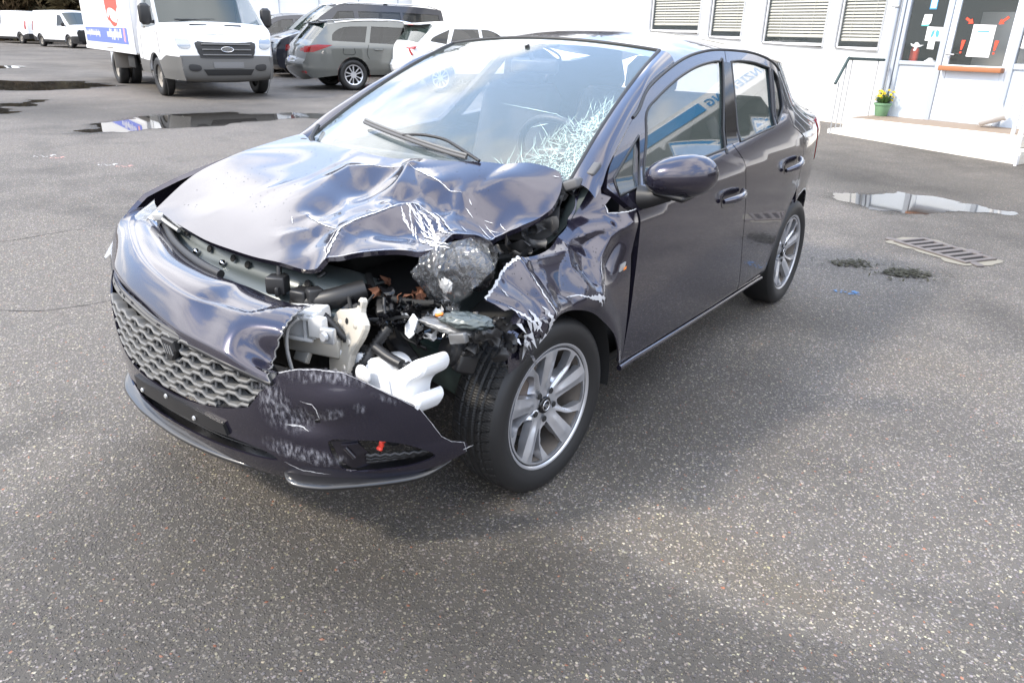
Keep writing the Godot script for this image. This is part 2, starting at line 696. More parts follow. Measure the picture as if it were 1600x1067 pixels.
	paint("estate_grey", lin(0.125, 0.13, 0.12), 0.5, 0.4)
	paint("navy_paint", lin(0.012, 0.014, 0.024), 0.3, 0.4)
	paint("black_paint", lin(0.012, 0.012, 0.014), 0.1, 0.4)
	mat("box_white", lin(0.80, 0.80, 0.80), 0.5)
	mat("trim_grey", lin(0.14, 0.14, 0.14), 0.6)
	mat("dirty_grey", lin(0.20, 0.18, 0.155), 0.8)
	mat("logo_red", lin(0.70, 0.075, 0.05), 0.5)
	mat("logo_blue", lin(0.11, 0.16, 0.60), 0.5)
	mat("plate_white", lin(0.75, 0.76, 0.76), 0.4)

	# the yard
	m = mat("render_white", lin(0.80, 0.80, 0.79), 0.85)
	m.albedo_texture = noise_tex(0.012, 5, 31, [[0.0, 1.0], [Color(0.93, 0.93, 0.93), Color.WHITE]])
	m.uv1_triplanar = true
	m.uv1_world_triplanar = true
	m.uv1_scale = Vector3(0.4, 0.4, 0.4)
	mat("hall_white", lin(0.80, 0.81, 0.82), 0.6)
	mat("frame_white", lin(0.78, 0.78, 0.79), 0.45)
	mat("frame_bluegrey", lin(0.42, 0.46, 0.52), 0.4)
	mat("door_panel", lin(0.66, 0.72, 0.79), 0.45)
	mat("blind_slat", lin(0.62, 0.60, 0.53), 0.6)
	glass("office_glass", lin(0.2, 0.24, 0.24), 0.15)
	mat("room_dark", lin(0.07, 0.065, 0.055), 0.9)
	mat("plinth_stone", lin(0.42, 0.37, 0.30), 0.9)
	m = mat("step_stone", lin(0.74, 0.73, 0.70), 0.85)
	m.albedo_texture = noise_tex(0.03, 5, 8, [[0.0, 0.5, 1.0], [Color(0.86, 0.84, 0.80), Color(0.96, 0.95, 0.93), Color.WHITE]])
	m.uv1_triplanar = true
	m.uv1_scale = Vector3(1.2, 1.2, 1.2)
	m = mat("landing_tile", lin(0.26, 0.20, 0.15), 0.7)
	mat("varnished_wood", lin(0.36, 0.15, 0.07), 0.4)
	mat("paper", lin(0.82, 0.82, 0.82), 0.9)
	mat("print_blue", lin(0.10, 0.35, 0.62), 0.9)
	mat("print_teal", lin(0.12, 0.42, 0.40), 0.9)
	mat("sign_red", lin(0.72, 0.08, 0.04), 0.6)
	mat("rail_green", lin(0.03, 0.055, 0.055), 0.4)
	mat("galv", lin(0.45, 0.46, 0.47), 0.4, 0.6)
	mat("pot_green", lin(0.16, 0.30, 0.17), 0.5)
	mat("leaf_green", lin(0.06, 0.13, 0.03), 0.7)
	mat("petal_yellow", lin(0.80, 0.60, 0.03), 0.7)
	mat("soil", lin(0.04, 0.025, 0.015), 0.95)
	mat("cast_iron", lin(0.13, 0.115, 0.11), 0.6, 0.2)
	mat("pale_concrete", lin(0.20, 0.185, 0.15), 0.9)
	mat("leaf_litter", lin(0.045, 0.042, 0.025), 0.95)
	mat("chalk_white", lin(0.62, 0.62, 0.62), 0.9)
	mat("chalk_pink", lin(0.55, 0.30, 0.27), 0.9)
	mat("chalk_blue", lin(0.10, 0.22, 0.42), 0.9)
	mat("canopy_blue", lin(0.03, 0.25, 0.58), 0.5)
	m = mat("dry_scrub", lin(0.17, 0.115, 0.07), 0.95)
	m.vertex_color_use_as_albedo = true
	m = mat("earth_bank", lin(0.16, 0.11, 0.075), 0.95)
	mat("brick_red", lin(0.28, 0.11, 0.075), 0.9)
	mat("bark", lin(0.08, 0.065, 0.05), 0.95)
	m = mat("plain_tint", Color.WHITE, 0.8)
	m.vertex_color_use_as_albedo = true

func flat_sheet(pl: PackedVector2Array, off: float, step: float) -> Geo:
	return Geo.new().sheet(pl, [], Vector2(step, step), func(x: float, f: float) -> Vector3: return Wd(x, f, ground_h(x, f) + off))

# irregular shore: the outline pushed about by noise
func shore(a: Array, amp: float, freq: float, sd: int, k := 10) -> PackedVector2Array:
	var n := FastNoiseLite.new()
	n.seed = sd; n.frequency = freq; n.fractal_octaves = 4
	var o := PackedVector2Array()
	for q in cr(V2(a), k, true):
		o.append(q + Vector2(n.get_noise_2d(q.x, q.y), n.get_noise_2d(q.x + 40.0, q.y)) * amp)
	var fix := Geometry2D.offset_polygon(o, 0.001)
	return fix[0] if fix.size() else o

func yard() -> void:
	var xs: Array = []
	var fs: Array = []
	for i in 61:
		var t := (i - 30) / 30.0
		xs.append(signf(t) * (absf(t) * 16.0 + pow(absf(t), 6.0) * 260.0))
	for i in 75:
		var t := i / 74.0
		fs.append(-6.0 + t * 40.0 + pow(t, 7.0) * 360.0)
	xs.insert(0, -600.0); xs.append(600.0)
	fs.insert(0, -400.0); fs.append(700.0)
	var a := []
	a.resize(Mesh.ARRAY_MAX)
	var v := PackedVector3Array()
	var n := PackedVector3Array()
	var uv := PackedVector2Array()
	var uv2 := PackedVector2Array()
	var ix := PackedInt32Array()
	for f in fs:
		for x in xs:
			v.append(Wd(x, f, ground_h(x, f)))
			var e := 0.05
			n.append(Vector3(-(ground_h(x + e, f) - ground_h(x - e, f)) / (2 * e), 1.0, (ground_h(x, f + e) - ground_h(x, f - e)) / (2 * e)).normalized())
			uv.append(Vector2(x, f) / 2.35)
			uv2.append(Vector2((x + 20.0) / 40.0, (f + 8.0) / 40.0))
	for i in fs.size() - 1:
		for j in xs.size() - 1:
			var q := i * xs.size() + j
			var w := xs.size()
			ix.append_array([q, q + w, q + w + 1, q, q + w + 1, q + 1])
	a[Mesh.ARRAY_VERTEX] = v; a[Mesh.ARRAY_NORMAL] = n; a[Mesh.ARRAY_TEX_UV] = uv; a[Mesh.ARRAY_TEX_UV2] = uv2; a[Mesh.ARRAY_INDEX] = ix
	var m := ArrayMesh.new()
	m.add_surface_from_arrays(Mesh.PRIMITIVE_TRIANGLES, a)
	struct("ground", m, M.asphalt)
	# puddles
	for p in [[[-5.32, 9.36, -5.48, 10.04, -5.40, 10.66, -5.17, 11.11, -4.66, 11.69, -3.79, 11.78, -3.02, 12.14, -2.6, 12.0, -2.95, 11.58, -3.46, 11.18, -3.72, 10.85, -4.13, 10.3, -4.64, 9.91, -4.93, 9.48], 0.26, 1.3, 3], [[-12.0, 15.7, -10.58, 16.0, -9.98, 16.2, -9.45, 16.46, -8.76, 16.16, -8.15, 15.63, -8.29, 15.04, -8.56, 14.43, -8.79, 14.03, -9.32, 13.9, -10.6, 14.0], 0.3, 1.1, 4],
			[[3.24, 7.60, 3.56, 7.77, 3.97, 7.84, 4.21, 7.78, 4.43, 7.42, 4.70, 7.05, 4.23, 7.02, 3.9, 6.95, 3.62, 6.86, 3.35, 7.1], 0.22, 2.6, 5], [[-7.9, 12.11, -7.73, 12.71, -7.46, 11.75, -7.7, 11.7], 0.3, 2.0, 6], [[-8.1, 11.4, -7.66, 11.45, -7.17, 10.86, -7.21, 10.69, -7.9, 10.8], 0.25, 2.0, 7], [[-14.6, 21.2, -14.04, 21.4, -13.4, 21.2, -13.3, 20.1, -14.4, 20.2], 0.3, 1.5, 8]]:
		var rim := flat_sheet(shore(p[0], p[1], p[2], p[3]), 0.004, 0.2)
		struct("puddle", rim, M.puddle_film)
		var c := Vector2.ZERO
		for i in range(0, p[0].size(), 2):
			c += Vector2(p[0][i], p[0][i + 1]) * 2.0 / p[0].size()
		var wide: Array = []
		for i in range(0, p[0].size(), 2):
			var q := c + (Vector2(p[0][i], p[0][i + 1]) - c) * 1.10 + (Vector2(p[0][i], p[0][i + 1]) - c).normalized() * 0.10
			wide.append(q.x); wide.append(q.y)
		var sh := shore(wide, p[1], p[2], p[3])
		var fade := func(x: float, f: float) -> Color:
			var dd := 9.0
			for i in sh.size():
				dd = minf(dd, Vector2(x, f).distance_to(Geometry2D.get_closest_point_to_segment(Vector2(x, f), sh[i], sh[(i + 1) % sh.size()])))
			return Color(1, 1, 1, smoothstep(0.0, 0.22, dd))
		struct("damp_patch", Geo.new().sheet(sh, [], Vector2(0.08, 0.08), func(x: float, f: float) -> Vector3: return Wd(x, f, ground_h(x, f) + 0.002), 0.0, false, fade), M.damp)
	# damp rims round the puddles
	# old spray and chalk marks
	for p in [[-4.90, 7.81, 0.13, 0.09, "chalk_white", 0.1], [-4.74, 7.75, 0.08, 0.06, "chalk_pink", 0.1], [-3.92, 7.49, 0.10, 0.06, "chalk_pink", 0.0], [-4.10, 7.52, 0.12, 0.06, "chalk_white", 0.0], [2.1, 4.44, 0.10, 0.04, "chalk_blue", -0.5]]:
		var pts: Array = []
		rng.seed = 90
		for i in 16:
			var w := Vector2.from_angle(rng.randf() * TAU) * sqrt(rng.randf()) * Vector2(p[2], p[3])
			pts.append(w.rotated(p[5]))
		var g := Geo.new()
		for q in pts:
			var e := rng.randf_range(0.004, 0.016)
			var poly8 := PackedVector2Array()
			for k in 6:
				poly8.append(Vector2(p[0], p[1]) + q + Vector2.from_angle(TAU * k / 6.0) * e * rng.randf_range(0.5, 1.3))
			var c := g.p(Wd(p[0] + q.x, p[1] + q.y, ground_h(p[0], p[1]) + 0.004), Vector3.UP)
			for k in 6:
				var A := poly8[k]
				var B := poly8[(k + 1) % 6]
				g.tri(c, g.p(Wd(A.x, A.y, ground_h(p[0], p[1]) + 0.004), Vector3.UP), g.p(Wd(B.x, B.y, ground_h(p[0], p[1]) + 0.004), Vector3.UP))
		struct("paint_mark", g, M[p[4]])
	# hairline cracks in the asphalt
	for p in [[-3.4, 3.4, -2.9, 3.7, -2.5, 3.75, -2.1, 4.05, -1.9, 4.1], [-4.4, 4.6, -3.6, 4.9, -3.2, 5.3, -2.7, 5.4], [-3.1, 2.6, -2.6, 2.75, -2.3, 2.7, -2.0, 2.9], [2.6, 3.0, 3.0, 3.5, 3.1, 3.9, 3.6, 4.4], [1.7, 2.2, 2.1, 2.4, 2.3, 2.9, 2.6, 3.0]]:
		rng.seed = 70 + int(p[0] * 10.0)
		var g := Geo.new()
		crack(g, func(x: float, f: float) -> Vector3: return Wd(x, f, ground_h(x, f)), cr(V2(p), 6), 0.004, 0.0025, 0.03)
		struct("asphalt_crack", g, M.void_black)
	# drain: pale collar, iron frame, bars over a dark pit
	var gu := Vector2(0.38, -0.93).normalized()
	var gv := Vector2(gu.y, -gu.x) * -1.0
	var gc := Vector2(3.27, 5.53)
	var G2 := func(u: float, w: float, h: float) -> Vector3:
		var q: Vector2 = gc + gu * u + gv * w
		return Wd(q.x, q.y, h)
	var dr := thing("drain_grate", "rusty iron drain grate with slanted slots set in pale concrete in the asphalt", "drain")
	var col := shore([-0.38, -0.17, -0.36, 0.19, -0.1, 0.20, 0.2, 0.19, 0.37, 0.17, 0.36, -0.18, 0.1, -0.22, -0.2, -0.21], 0.06, 6.0, 12, 6)
	obj("collar", Geo.new().sheet(col, [], Vector2(0.1, 0.1), func(u: float, w: float) -> Vector3: return G2.call(u, w, 0.004)), M.pale_concrete, dr)
	obj("pit", Geo.new().sheet(poly([-0.30, -0.14, 0.30, -0.14, 0.30, 0.14, -0.30, 0.14]), [], Vector2(0.2, 0.2), func(u: float, w: float) -> Vector3: return G2.call(u, w, 0.006)), M.void_black, dr)
	var gb := Basis(Vector3(gu.x, 0, -gu.y), Vector3.UP, Vector3(gv.x, 0, -gv.y))
	for s in [-1.0, 1.0]:
		obj("frame_bar", Geo.new().box(G2.call(0.0, s * 0.145, 0.010), Vector3(0.64, 0.016, 0.035), gb, 0.004), M.cast_iron, dr)
		obj("frame_bar", Geo.new().box(G2.call(s * 0.30, 0.0, 0.010), Vector3(0.035, 0.0158, 0.26), gb, 0.004), M.cast_iron, dr)
	for i in 6:
		obj("grate_bar", Geo.new().box(G2.call(-0.2143 + i * 0.0857, 0.0, 0.010), Vector3(0.040, 0.0154, 0.26), gb, 0.004), M.cast_iron, dr)
	for q in [[-0.37, -0.12, 0.03], [0.10, 0.20, 0.045], [0.36, -0.1, 0.03]]:
		obj("patch_stone", Geo.new().box(G2.call(q[0], q[1], 0.006), Vector3(0.10, 0.014, 0.06), gb * Basis(Vector3.UP, q[0]), 0.005), M.cast_iron, dr)
	# wet leaf litter washed into two small heaps
	for p in [[2.39, 5.11, 0.16, 0.10, 150, "small scattered patch of dark wet leaf litter, nearer the rear wheel"], [2.68, 4.89, 0.17, 0.11, 260, "larger heap of dark wet leaf litter in front of the drain grate"]]:
		var g := Geo.new()
		rng.seed = int(p[4])
		for i in p[4]:
			var q := Vector2.from_angle(rng.randf() * TAU) * pow(rng.randf(), 0.75) * Vector2(p[2], p[3]) * (1.0 if rng.randf() < 0.8 else 1.9)
			var b := Wd(p[0] + q.x, p[1] + q.y, 0.005 + rng.randf() * 0.010)
			var d := Vector3(rng.randf_range(-1, 1), rng.randf_range(-0.2, 0.2), rng.randf_range(-1, 1)).normalized() * rng.randf_range(0.010, 0.028)
			var w := d.cross(Vector3.UP) * rng.randf_range(0.25, 0.6)
			g.face(b - d, b + w, b + d, b - w)
		var lf := obj("leaf_litter", g, M.leaf_litter)
		tag(lf, p[5], "leaf litter")
		lf.set_meta("kind", "stuff")
	backdrop()

func bare_tree(label: String, x: float, f: float, hgt: float, sd: int) -> void:
	var t := thing("bare_tree", label, "tree", Wd(x, f, ground_h(x, f)), 0.0, "bare trees beyond the hall")
	var r := RandomNumberGenerator.new()
	r.seed = sd
	var trunk := Geo.new()
	var twigs := Geo.new()
	var todo: Array = [[Vector3.ZERO, Vector3(r.randf_range(-0.06, 0.06), 1, r.randf_range(-0.06, 0.06)), hgt * 0.30, hgt * 0.022, 0]]
	while todo.size():
		var b: Array = todo.pop_back()
		var path: Array = [b[0]]
		var rad: Array = [b[3]]
		var d: Vector3 = b[1].normalized()
		for k in 4:
			d = (d + Vector3(r.randf_range(-0.14, 0.14), r.randf_range(-0.02, 0.12), r.randf_range(-0.14, 0.14))).normalized()
			path.append(path[k] + d * b[2] / 4.0)
			rad.append(b[3] * (1.0 - 0.35 * (k + 1) / 4.0))
		(trunk if b[4] < 2 else twigs).tube(path, rad, 6 if b[4] < 2 else 4, false, false)
		if b[4] < 5:
			for c in (3 if b[4] < 2 else 3):
				var a := r.randf() * TAU
				var side := Vector3(cos(a), 0, sin(a))
				var nd := (d + side * r.randf_range(0.45, 0.95) + Vector3.UP * 0.15).normalized()
				todo.append([path[r.randi_range(2, 4)], nd, b[2] * r.randf_range(0.55, 0.78), rad[4] * r.randf_range(0.5, 0.75), b[4] + 1])
	obj("trunk", trunk, M.bark, t)
	var cw := obj("crown", twigs, M.bark, t)
	cw.set_meta("kind", "stuff")

func backdrop() -> void:
	# earth bank with dry scrub behind a wire fence
	var rows: Array = []
	for i in 13:
		var t := i / 12.0
		var row: Array = []
		for j in 41:
			var x := lerpf(-75.0, -6.0, j / 40.0)
			row.append(Wd(x, 56.0 + 22.0 * t + 0.10 * (x + 40.0), 0.4 + 6.5 * smoothstep(0.0, 1.0, t) + 0.3 * sin(x * 0.7 + t * 9.0)))
		rows.append(row)
	struct("earth_bank", Geo.new().grid(rows), M.earth_bank)
	var blade := Geo.new()
	for k in 5:
		var a := TAU * k / 5.0
		var d := Vector3(cos(a), 1.5, sin(a)) * 0.35
		var w := Vector3(-sin(a), 0, cos(a)) * 0.05
		blade.tri3(w, -w, d)
		blade.tri3(d * 0.4 + w, d * 0.4 - w, d * 0.8 + Vector3(-sin(a), 0.3, cos(a)) * 0.25)
	var mm := MultiMesh.new()
	mm.transform_format = MultiMesh.TRANSFORM_3D
	mm.use_colors = true
	mm.mesh = blade.mesh()
	mm.instance_count = 9000
	rng.seed = 66
	for i in 9000:
		var t := rng.randf()
		var x := rng.randf_range(-70.0, -8.0)
		var p := Wd(x, 55.4 + 22.0 * t + 0.10 * (x + 40.0), 0.35 + 6.5 * smoothstep(0.0, 1.0, t))
		var s := rng.randf_range(0.5, 1.9)
		mm.set_instance_transform(i, Transform3D(Basis(Vector3.UP, rng.randf() * TAU).scaled(Vector3(s, s * rng.randf_range(0.6, 1.4), s)), p))
		var c := rng.randf_range(0.6, 1.5)
		mm.set_instance_color(i, Color(c, c * rng.randf_range(0.9, 1.1), c * rng.randf_range(0.75, 1.0)))
	var mi := MultiMeshInstance3D.new()
	mi.name = numbered("dry_scrub")
	mi.multimesh = mm
	mi.material_override = M.dry_scrub
	add_child(mi)
	tag(mi, "dry brown scrub covering the bank behind the fence", "scrub")
	mi.set_meta("kind", "stuff")
	var fn := thing("wire_fence", "grey wire fence with angled post tops in front of the brown bank", "fence")
	for i in 26:
		var x := -62.0 + i * 2.4
		var f := 54.5 + 0.10 * (x + 40.0)
		var h := ground_h(x, f)
		obj("fence_post", Geo.new().tube([Wd(x, f, h), Wd(x, f, h + 1.9), Wd(x - 0.12, f + 0.25, h + 2.35)], 0.045, 6), M.galv, fn)
	for k in 9:
		var g := Geo.new()
		var h0 := 0.62 + k * 0.25
		g.tube([Wd(-62, 52.3, h0), Wd(-31, 55.4, h0), Wd(-2, 58.3, h0)], 0.010, 4)
		obj("fence_wire", g, M.galv, fn)
	# rust-red shed on the bank, seen mirrored in the far puddle
	var sh := thing("red_shed", "long rust-red boarded shed on the bank above the vans", "shed", Wd(-38.0, 76.0, 6.6), deg_to_rad(5.0))
	obj("wall", Geo.new().box(Vector3(0, 2.2, 0), Vector3(26, 4.4, 5)), M.brick_red, sh)
	obj("roof", Geo.new().box(Vector3(0, 4.55, 0), Vector3(26.6, 0.3, 5.6)), M.trim_grey, sh)
	for i in 13:
		obj("wall_post", Geo.new().box(Vector3(-12.6 + i * 2.1, 2.2, 2.54), Vector3(0.22, 4.3, 0.08)), M.pale_concrete, sh)
	# white hall behind the parked cars
	var hall := thing("white_hall", "long white hall with a metal gutter behind the parked cars", "building")
	var A := Vector2(-3.3, 25.9)
	var B := Vector2(-13.0, 24.6)
	var d := (B - A).normalized()
	var hb := Basis(Vector3(d.x, 0, -d.y), Vector3.UP, Vector3(d.y, 0, d.x))
	var mid := (A + B) * 0.5
	obj("wall", Geo.new().box(Wd(mid.x, mid.y + 2.0, 1.5), Vector3((B - A).length(), 3.6, 4.0), hb), M.hall_white, hall)
	for i in 8:
		var q := A.lerp(B, (i + 0.5) / 8.0)
		obj("cladding_joint", Geo.new().box(Wd(q.x, q.y - 0.06, 1.5), Vector3(0.03, 3.5, 0.03), hb), M.frame_bluegrey, hall)
	obj("gutter", Geo.new().box(Wd(mid.x, mid.y - 0.10, 2.62), Vector3((B - A).length(), 0.05, 0.06), hb, 0.01), M.frame_bluegrey, hall)
	bare_tree("tall bare tree beyond the hall, leftmost, leaning over the bank", -17.0, 44.0, 15.0, 5)
	bare_tree("bare spreading tree beyond the middle of the hall", -8.0, 36.0, 13.0, 9)
	bare_tree("bare tree rising behind the left end of the hall", -12.5, 37.0, 17.0, 19)
	bare_tree("tall slender bare tree behind the office roof", 4.5, 40.0, 19.0, 23)
	bare_tree("bare tree close behind the corner of hall and office", -1.5, 38.0, 12.0, 14)
	woodland()
	# forecourt canopy right of the camera, mirrored in the side windows
	var cp := thing("forecourt_canopy", "white canopy with blue band and lettering on curved posts, mirrored in the windows", "canopy")
	obj("canopy_roof", Geo.new().box(Wd(9.6, 6.9, 3.86), Vector3(4.0, 0.18, 8.6)), M.frame_white, cp)
	obj("fascia", Geo.new().box(Wd(7.50, 6.9, 3.66), Vector3(0.10, 0.34, 8.8), Basis.IDENTITY, 0.02), M.frame_white, cp)
	obj("fascia_band", Geo.new().box(Wd(7.44, 5.25, 3.70), Vector3(0.02, 0.20, 5.0)), M.canopy_blue, cp)
	obj("fascia_end", Geo.new().box(Wd(7.44, 10.5, 3.70), Vector3(0.02, 0.20, 1.2)), M.canopy_blue, cp)
	var tx := obj("fascia_lettering", text_mesh("FINANZIERUNG", 0.215, true), M.canopy_blue, cp)
	tx.basis = Basis(Vector3(0, 0, 1), Vector3.UP, Vector3(-1, 0, 0))
	tx.position = Wd(7.435, 8.62, 3.69)
	for i in 4:
		var f := 3.6 + i * 2.1
		obj("canopy_post", Geo.new().tube(cr([Wd(7.65, f, 3.5), Wd(8.05, f, 2.9), Wd(8.25, f, 1.6), Wd(8.3, f, 0.0)], 6), 0.085, 10), M.frame_white, cp)
	var hd := obj("hedge", Geo.new().grid([[Wd(12.5, -6, 0), Wd(12.5, 4, 0), Wd(12.5, 10, 0)], [Wd(12.7, -6, 2.6), Wd(12.7, 4, 2.8), Wd(12.7, 10, 2.6)], [Wd(14.0, -6, 2.8), Wd(14.0, 4, 3.0), Wd(14.0, 10, 2.8)]]), M.leaf_litter)
	tag(hd, "clipped dark hedge beyond the forecourt canopy", "hedge")

func woodland() -> void:
	# a mass of leafless and evergreen growth beyond the hall, only its mirror image shows
	var clump := Geo.new()
	var r := RandomNumberGenerator.new()
	r.seed = 7
	for i in 60:
		var d := Vector3(r.randf_range(-1, 1), r.randf_range(-0.6, 1.0), r.randf_range(-1, 1)).normalized()
		var b := d * r.randf_range(0.1, 0.8)
		var w := d.cross(Vector3(r.randf(), r.randf(), r.randf())).normalized() * 0.05
		clump.tri3(b - w, b + w, b + d * 0.5)
		clump.tri3(b + d * 0.2 - w * 2.0, b + d * 0.2 + w * 2.0, b + d * 0.35 + w * 4.0)
	var mm := MultiMesh.new()
	mm.transform_format = MultiMesh.TRANSFORM_3D
	mm.use_colors = true
	mm.mesh = clump.mesh()
	mm.instance_count = 2600
	for i in 2600:
		var t := r.randf()
		var x := lerpf(-46.0, 16.0, t)
		var top := 12.0 + 3.5 * sin(x * 0.45) + 2.0 * sin(x * 1.3 + 1.0)
		var h := top * pow(r.randf(), 0.8)
		var s := r.randf_range(0.9, 2.0)
		mm.set_instance_transform(i, Transform3D(Basis(Vector3.UP, r.randf() * TAU).scaled(Vector3(s, s, s)), Wd(x, 47.0 + r.randf_range(0.0, 6.0) + 0.12 * absf(x + 14.0), h)))
		var c := r.randf_range(0.25, 0.6)
		mm.set_instance_color(i, Color(c * r.randf_range(0.75, 1.1), c, c * 0.7))
	var mi := MultiMeshInstance3D.new()
	mi.name = numbered("woodland")
	mi.multimesh = mm
	mi.material_override = M.dry_scrub
	add_child(mi)
	tag(mi, "dense olive brown wood rising beyond the white hall", "wood")
	mi.set_meta("kind", "stuff")

# ---------------------------------------------------------------- parked vehicles
func hw(S: Dictionary, X: float, Z: float) -> float:
	var y: float = S.W
	y -= S.tumble * maxf(0.0, Z - S.belt) + 0.25 * maxf(0.0, Z - S.belt) * maxf(0.0, Z - S.belt) * S.get("tumble2", 0.0)
	y -= 0.25 * maxf(0.0, 0.45 - Z) * 0.5
	y -= 0.02 * pow(clampf(absf(Z - 0.7) / 0.5, 0.0, 1.0), 2.0)
	var t := clampf((X - (S.x0 - S.get("rf", 0.5))) / S.get("rf", 0.5), 0.0, 1.0)
	y -= S.get("cf", 0.22) * t * t
	t = clampf(((S.x1 + S.get("rr", 0.4)) - X) / S.get("rr", 0.4), 0.0, 1.0)
	y -= S.get("cb", 0.14) * t * t
	return y

func prof_x(S: Dictionary, z: float, rear: bool) -> Vector2:
	var pts: Array = S.line
	var n := pts.size()
	for k in n - 1:
		var i := n - 2 - k if rear else k
		var a: Vector2 = pts[i]
		var b: Vector2 = pts[i + 1]
		if (z >= a.y and z <= b.y) or (z <= a.y and z >= b.y):
			var t := 0.0 if a.y == b.y else (z - a.y) / (b.y - a.y)
			var nn := Vector2(-(b - a).y, (b - a).x).normalized()
			return Vector2(lerpf(a.x, b.x, t), nn.x)
	return Vector2(S.x1 if rear else S.x0, 0.0)

func end_f(S: Dictionary, rear: bool, off: float) -> Callable:
	return func(y: float, z: float) -> Vector3:
		var q := prof_x(S, z, rear)
		var h := hw(S, q.x, z)
		var w := clampf(y / h, -1.0, 1.0)
		return C(q.x + (-1.0 if rear else 1.0) * (S.get("crown", 0.04) * (1.0 - w * w) * absf(q.y) + off), y, z)

var wheel_meshes := {}

func simple_wheel(v: Node3D, at: Vector3, left: bool, R: float, w: float, style: String) -> void:
	var key := "%s%.3f%.3f" % [style, R, w]
	var X90 := Transform3D(Basis(Vector3(1, 0, 0), PI / 2), Vector3.ZERO)
	if not wheel_meshes.has(key):
		var rr := R * (0.66 if style == "alloy" else 0.60)
		var tg := Geo.new()
		tg.lathe(V2([rr, -w * 0.38, R * 0.86, -w * 0.5, R * 0.97, -w * 0.42, R, -w * 0.25, R, w * 0.25, R * 0.97, w * 0.42, R * 0.86, w * 0.5, rr * 1.04, w * 0.44, rr, w * 0.36]), 40, X90)
		var rg := Geo.new()
		var outer := PackedVector2Array()
		for i in 40:
			outer.append(Vector2.from_angle(TAU * i / 40.0) * rr)
		var holes: Array = []
		if style == "alloy":
			for s in 5:
				for e in [[5.0, 26.0], [34.0, 67.0]]:
					var pts := PackedVector2Array()
					for q in [[e[0] + 3.0, 0.30], [e[0], 0.88], [(e[0] + e[1]) * 0.5, 0.90], [e[1], 0.88], [e[1] - 5.0, 0.34]]:
						pts.append(Vector2.from_angle(deg_to_rad(90.0 + 72.0 * s + q[0])) * rr * q[1])
					holes.append(pts)
		else:
			for s in 10:
				var c := Vector2.from_angle(TAU * s / 10.0) * rr * 0.72
				var pts := PackedVector2Array()
				for k in 10:
					pts.append(c + Vector2.from_angle(TAU * k / 10.0) * rr * 0.10)
				holes.append(pts)
		var dish := 0.32 if style == "alloy" else 0.10
		rg.sheet(outer, holes, Vector2(rr / 9.0, rr / 9.0), func(x: float, y: float) -> Vector3:
			var r := sqrt(x * x + y * y) / rr
			return Vector3(x, y, w * (dish + (0.10 * smoothstep(0.8, 1.0, r) if style == "alloy" else 0.22 * smoothstep(0.78, 1.0, r) + 0.16 * smoothstep(0.42, 0.34, r)))), 0.02)
		var bg := Geo.new()
		bg.lathe(V2([rr * 0.98, w * 0.36, rr * 0.93, -w * 0.2, 0.0, -w * 0.2]), 30, X90)
		wheel_meshes[key] = [tg.mesh(), rg.mesh(), bg.mesh()]
	var o := Node3D.new()
	var k := 0
	var nm := "wheel"
	while v.has_node(NodePath(nm)):
		k += 1
		nm = "wheel_%03d" % k
	o.name = nm
	v.add_child(o)
	o.position = at
	o.rotation.y = PI if left else 0.0
	obj("tyre", wheel_meshes[key][0], M.tyre_rubber, o)
	obj("rim", wheel_meshes[key][1], M.alloy_silver if style == "alloy" else M.dirty_rim, o)
	obj("hub_back", wheel_meshes[key][2], M.black_matt, o)

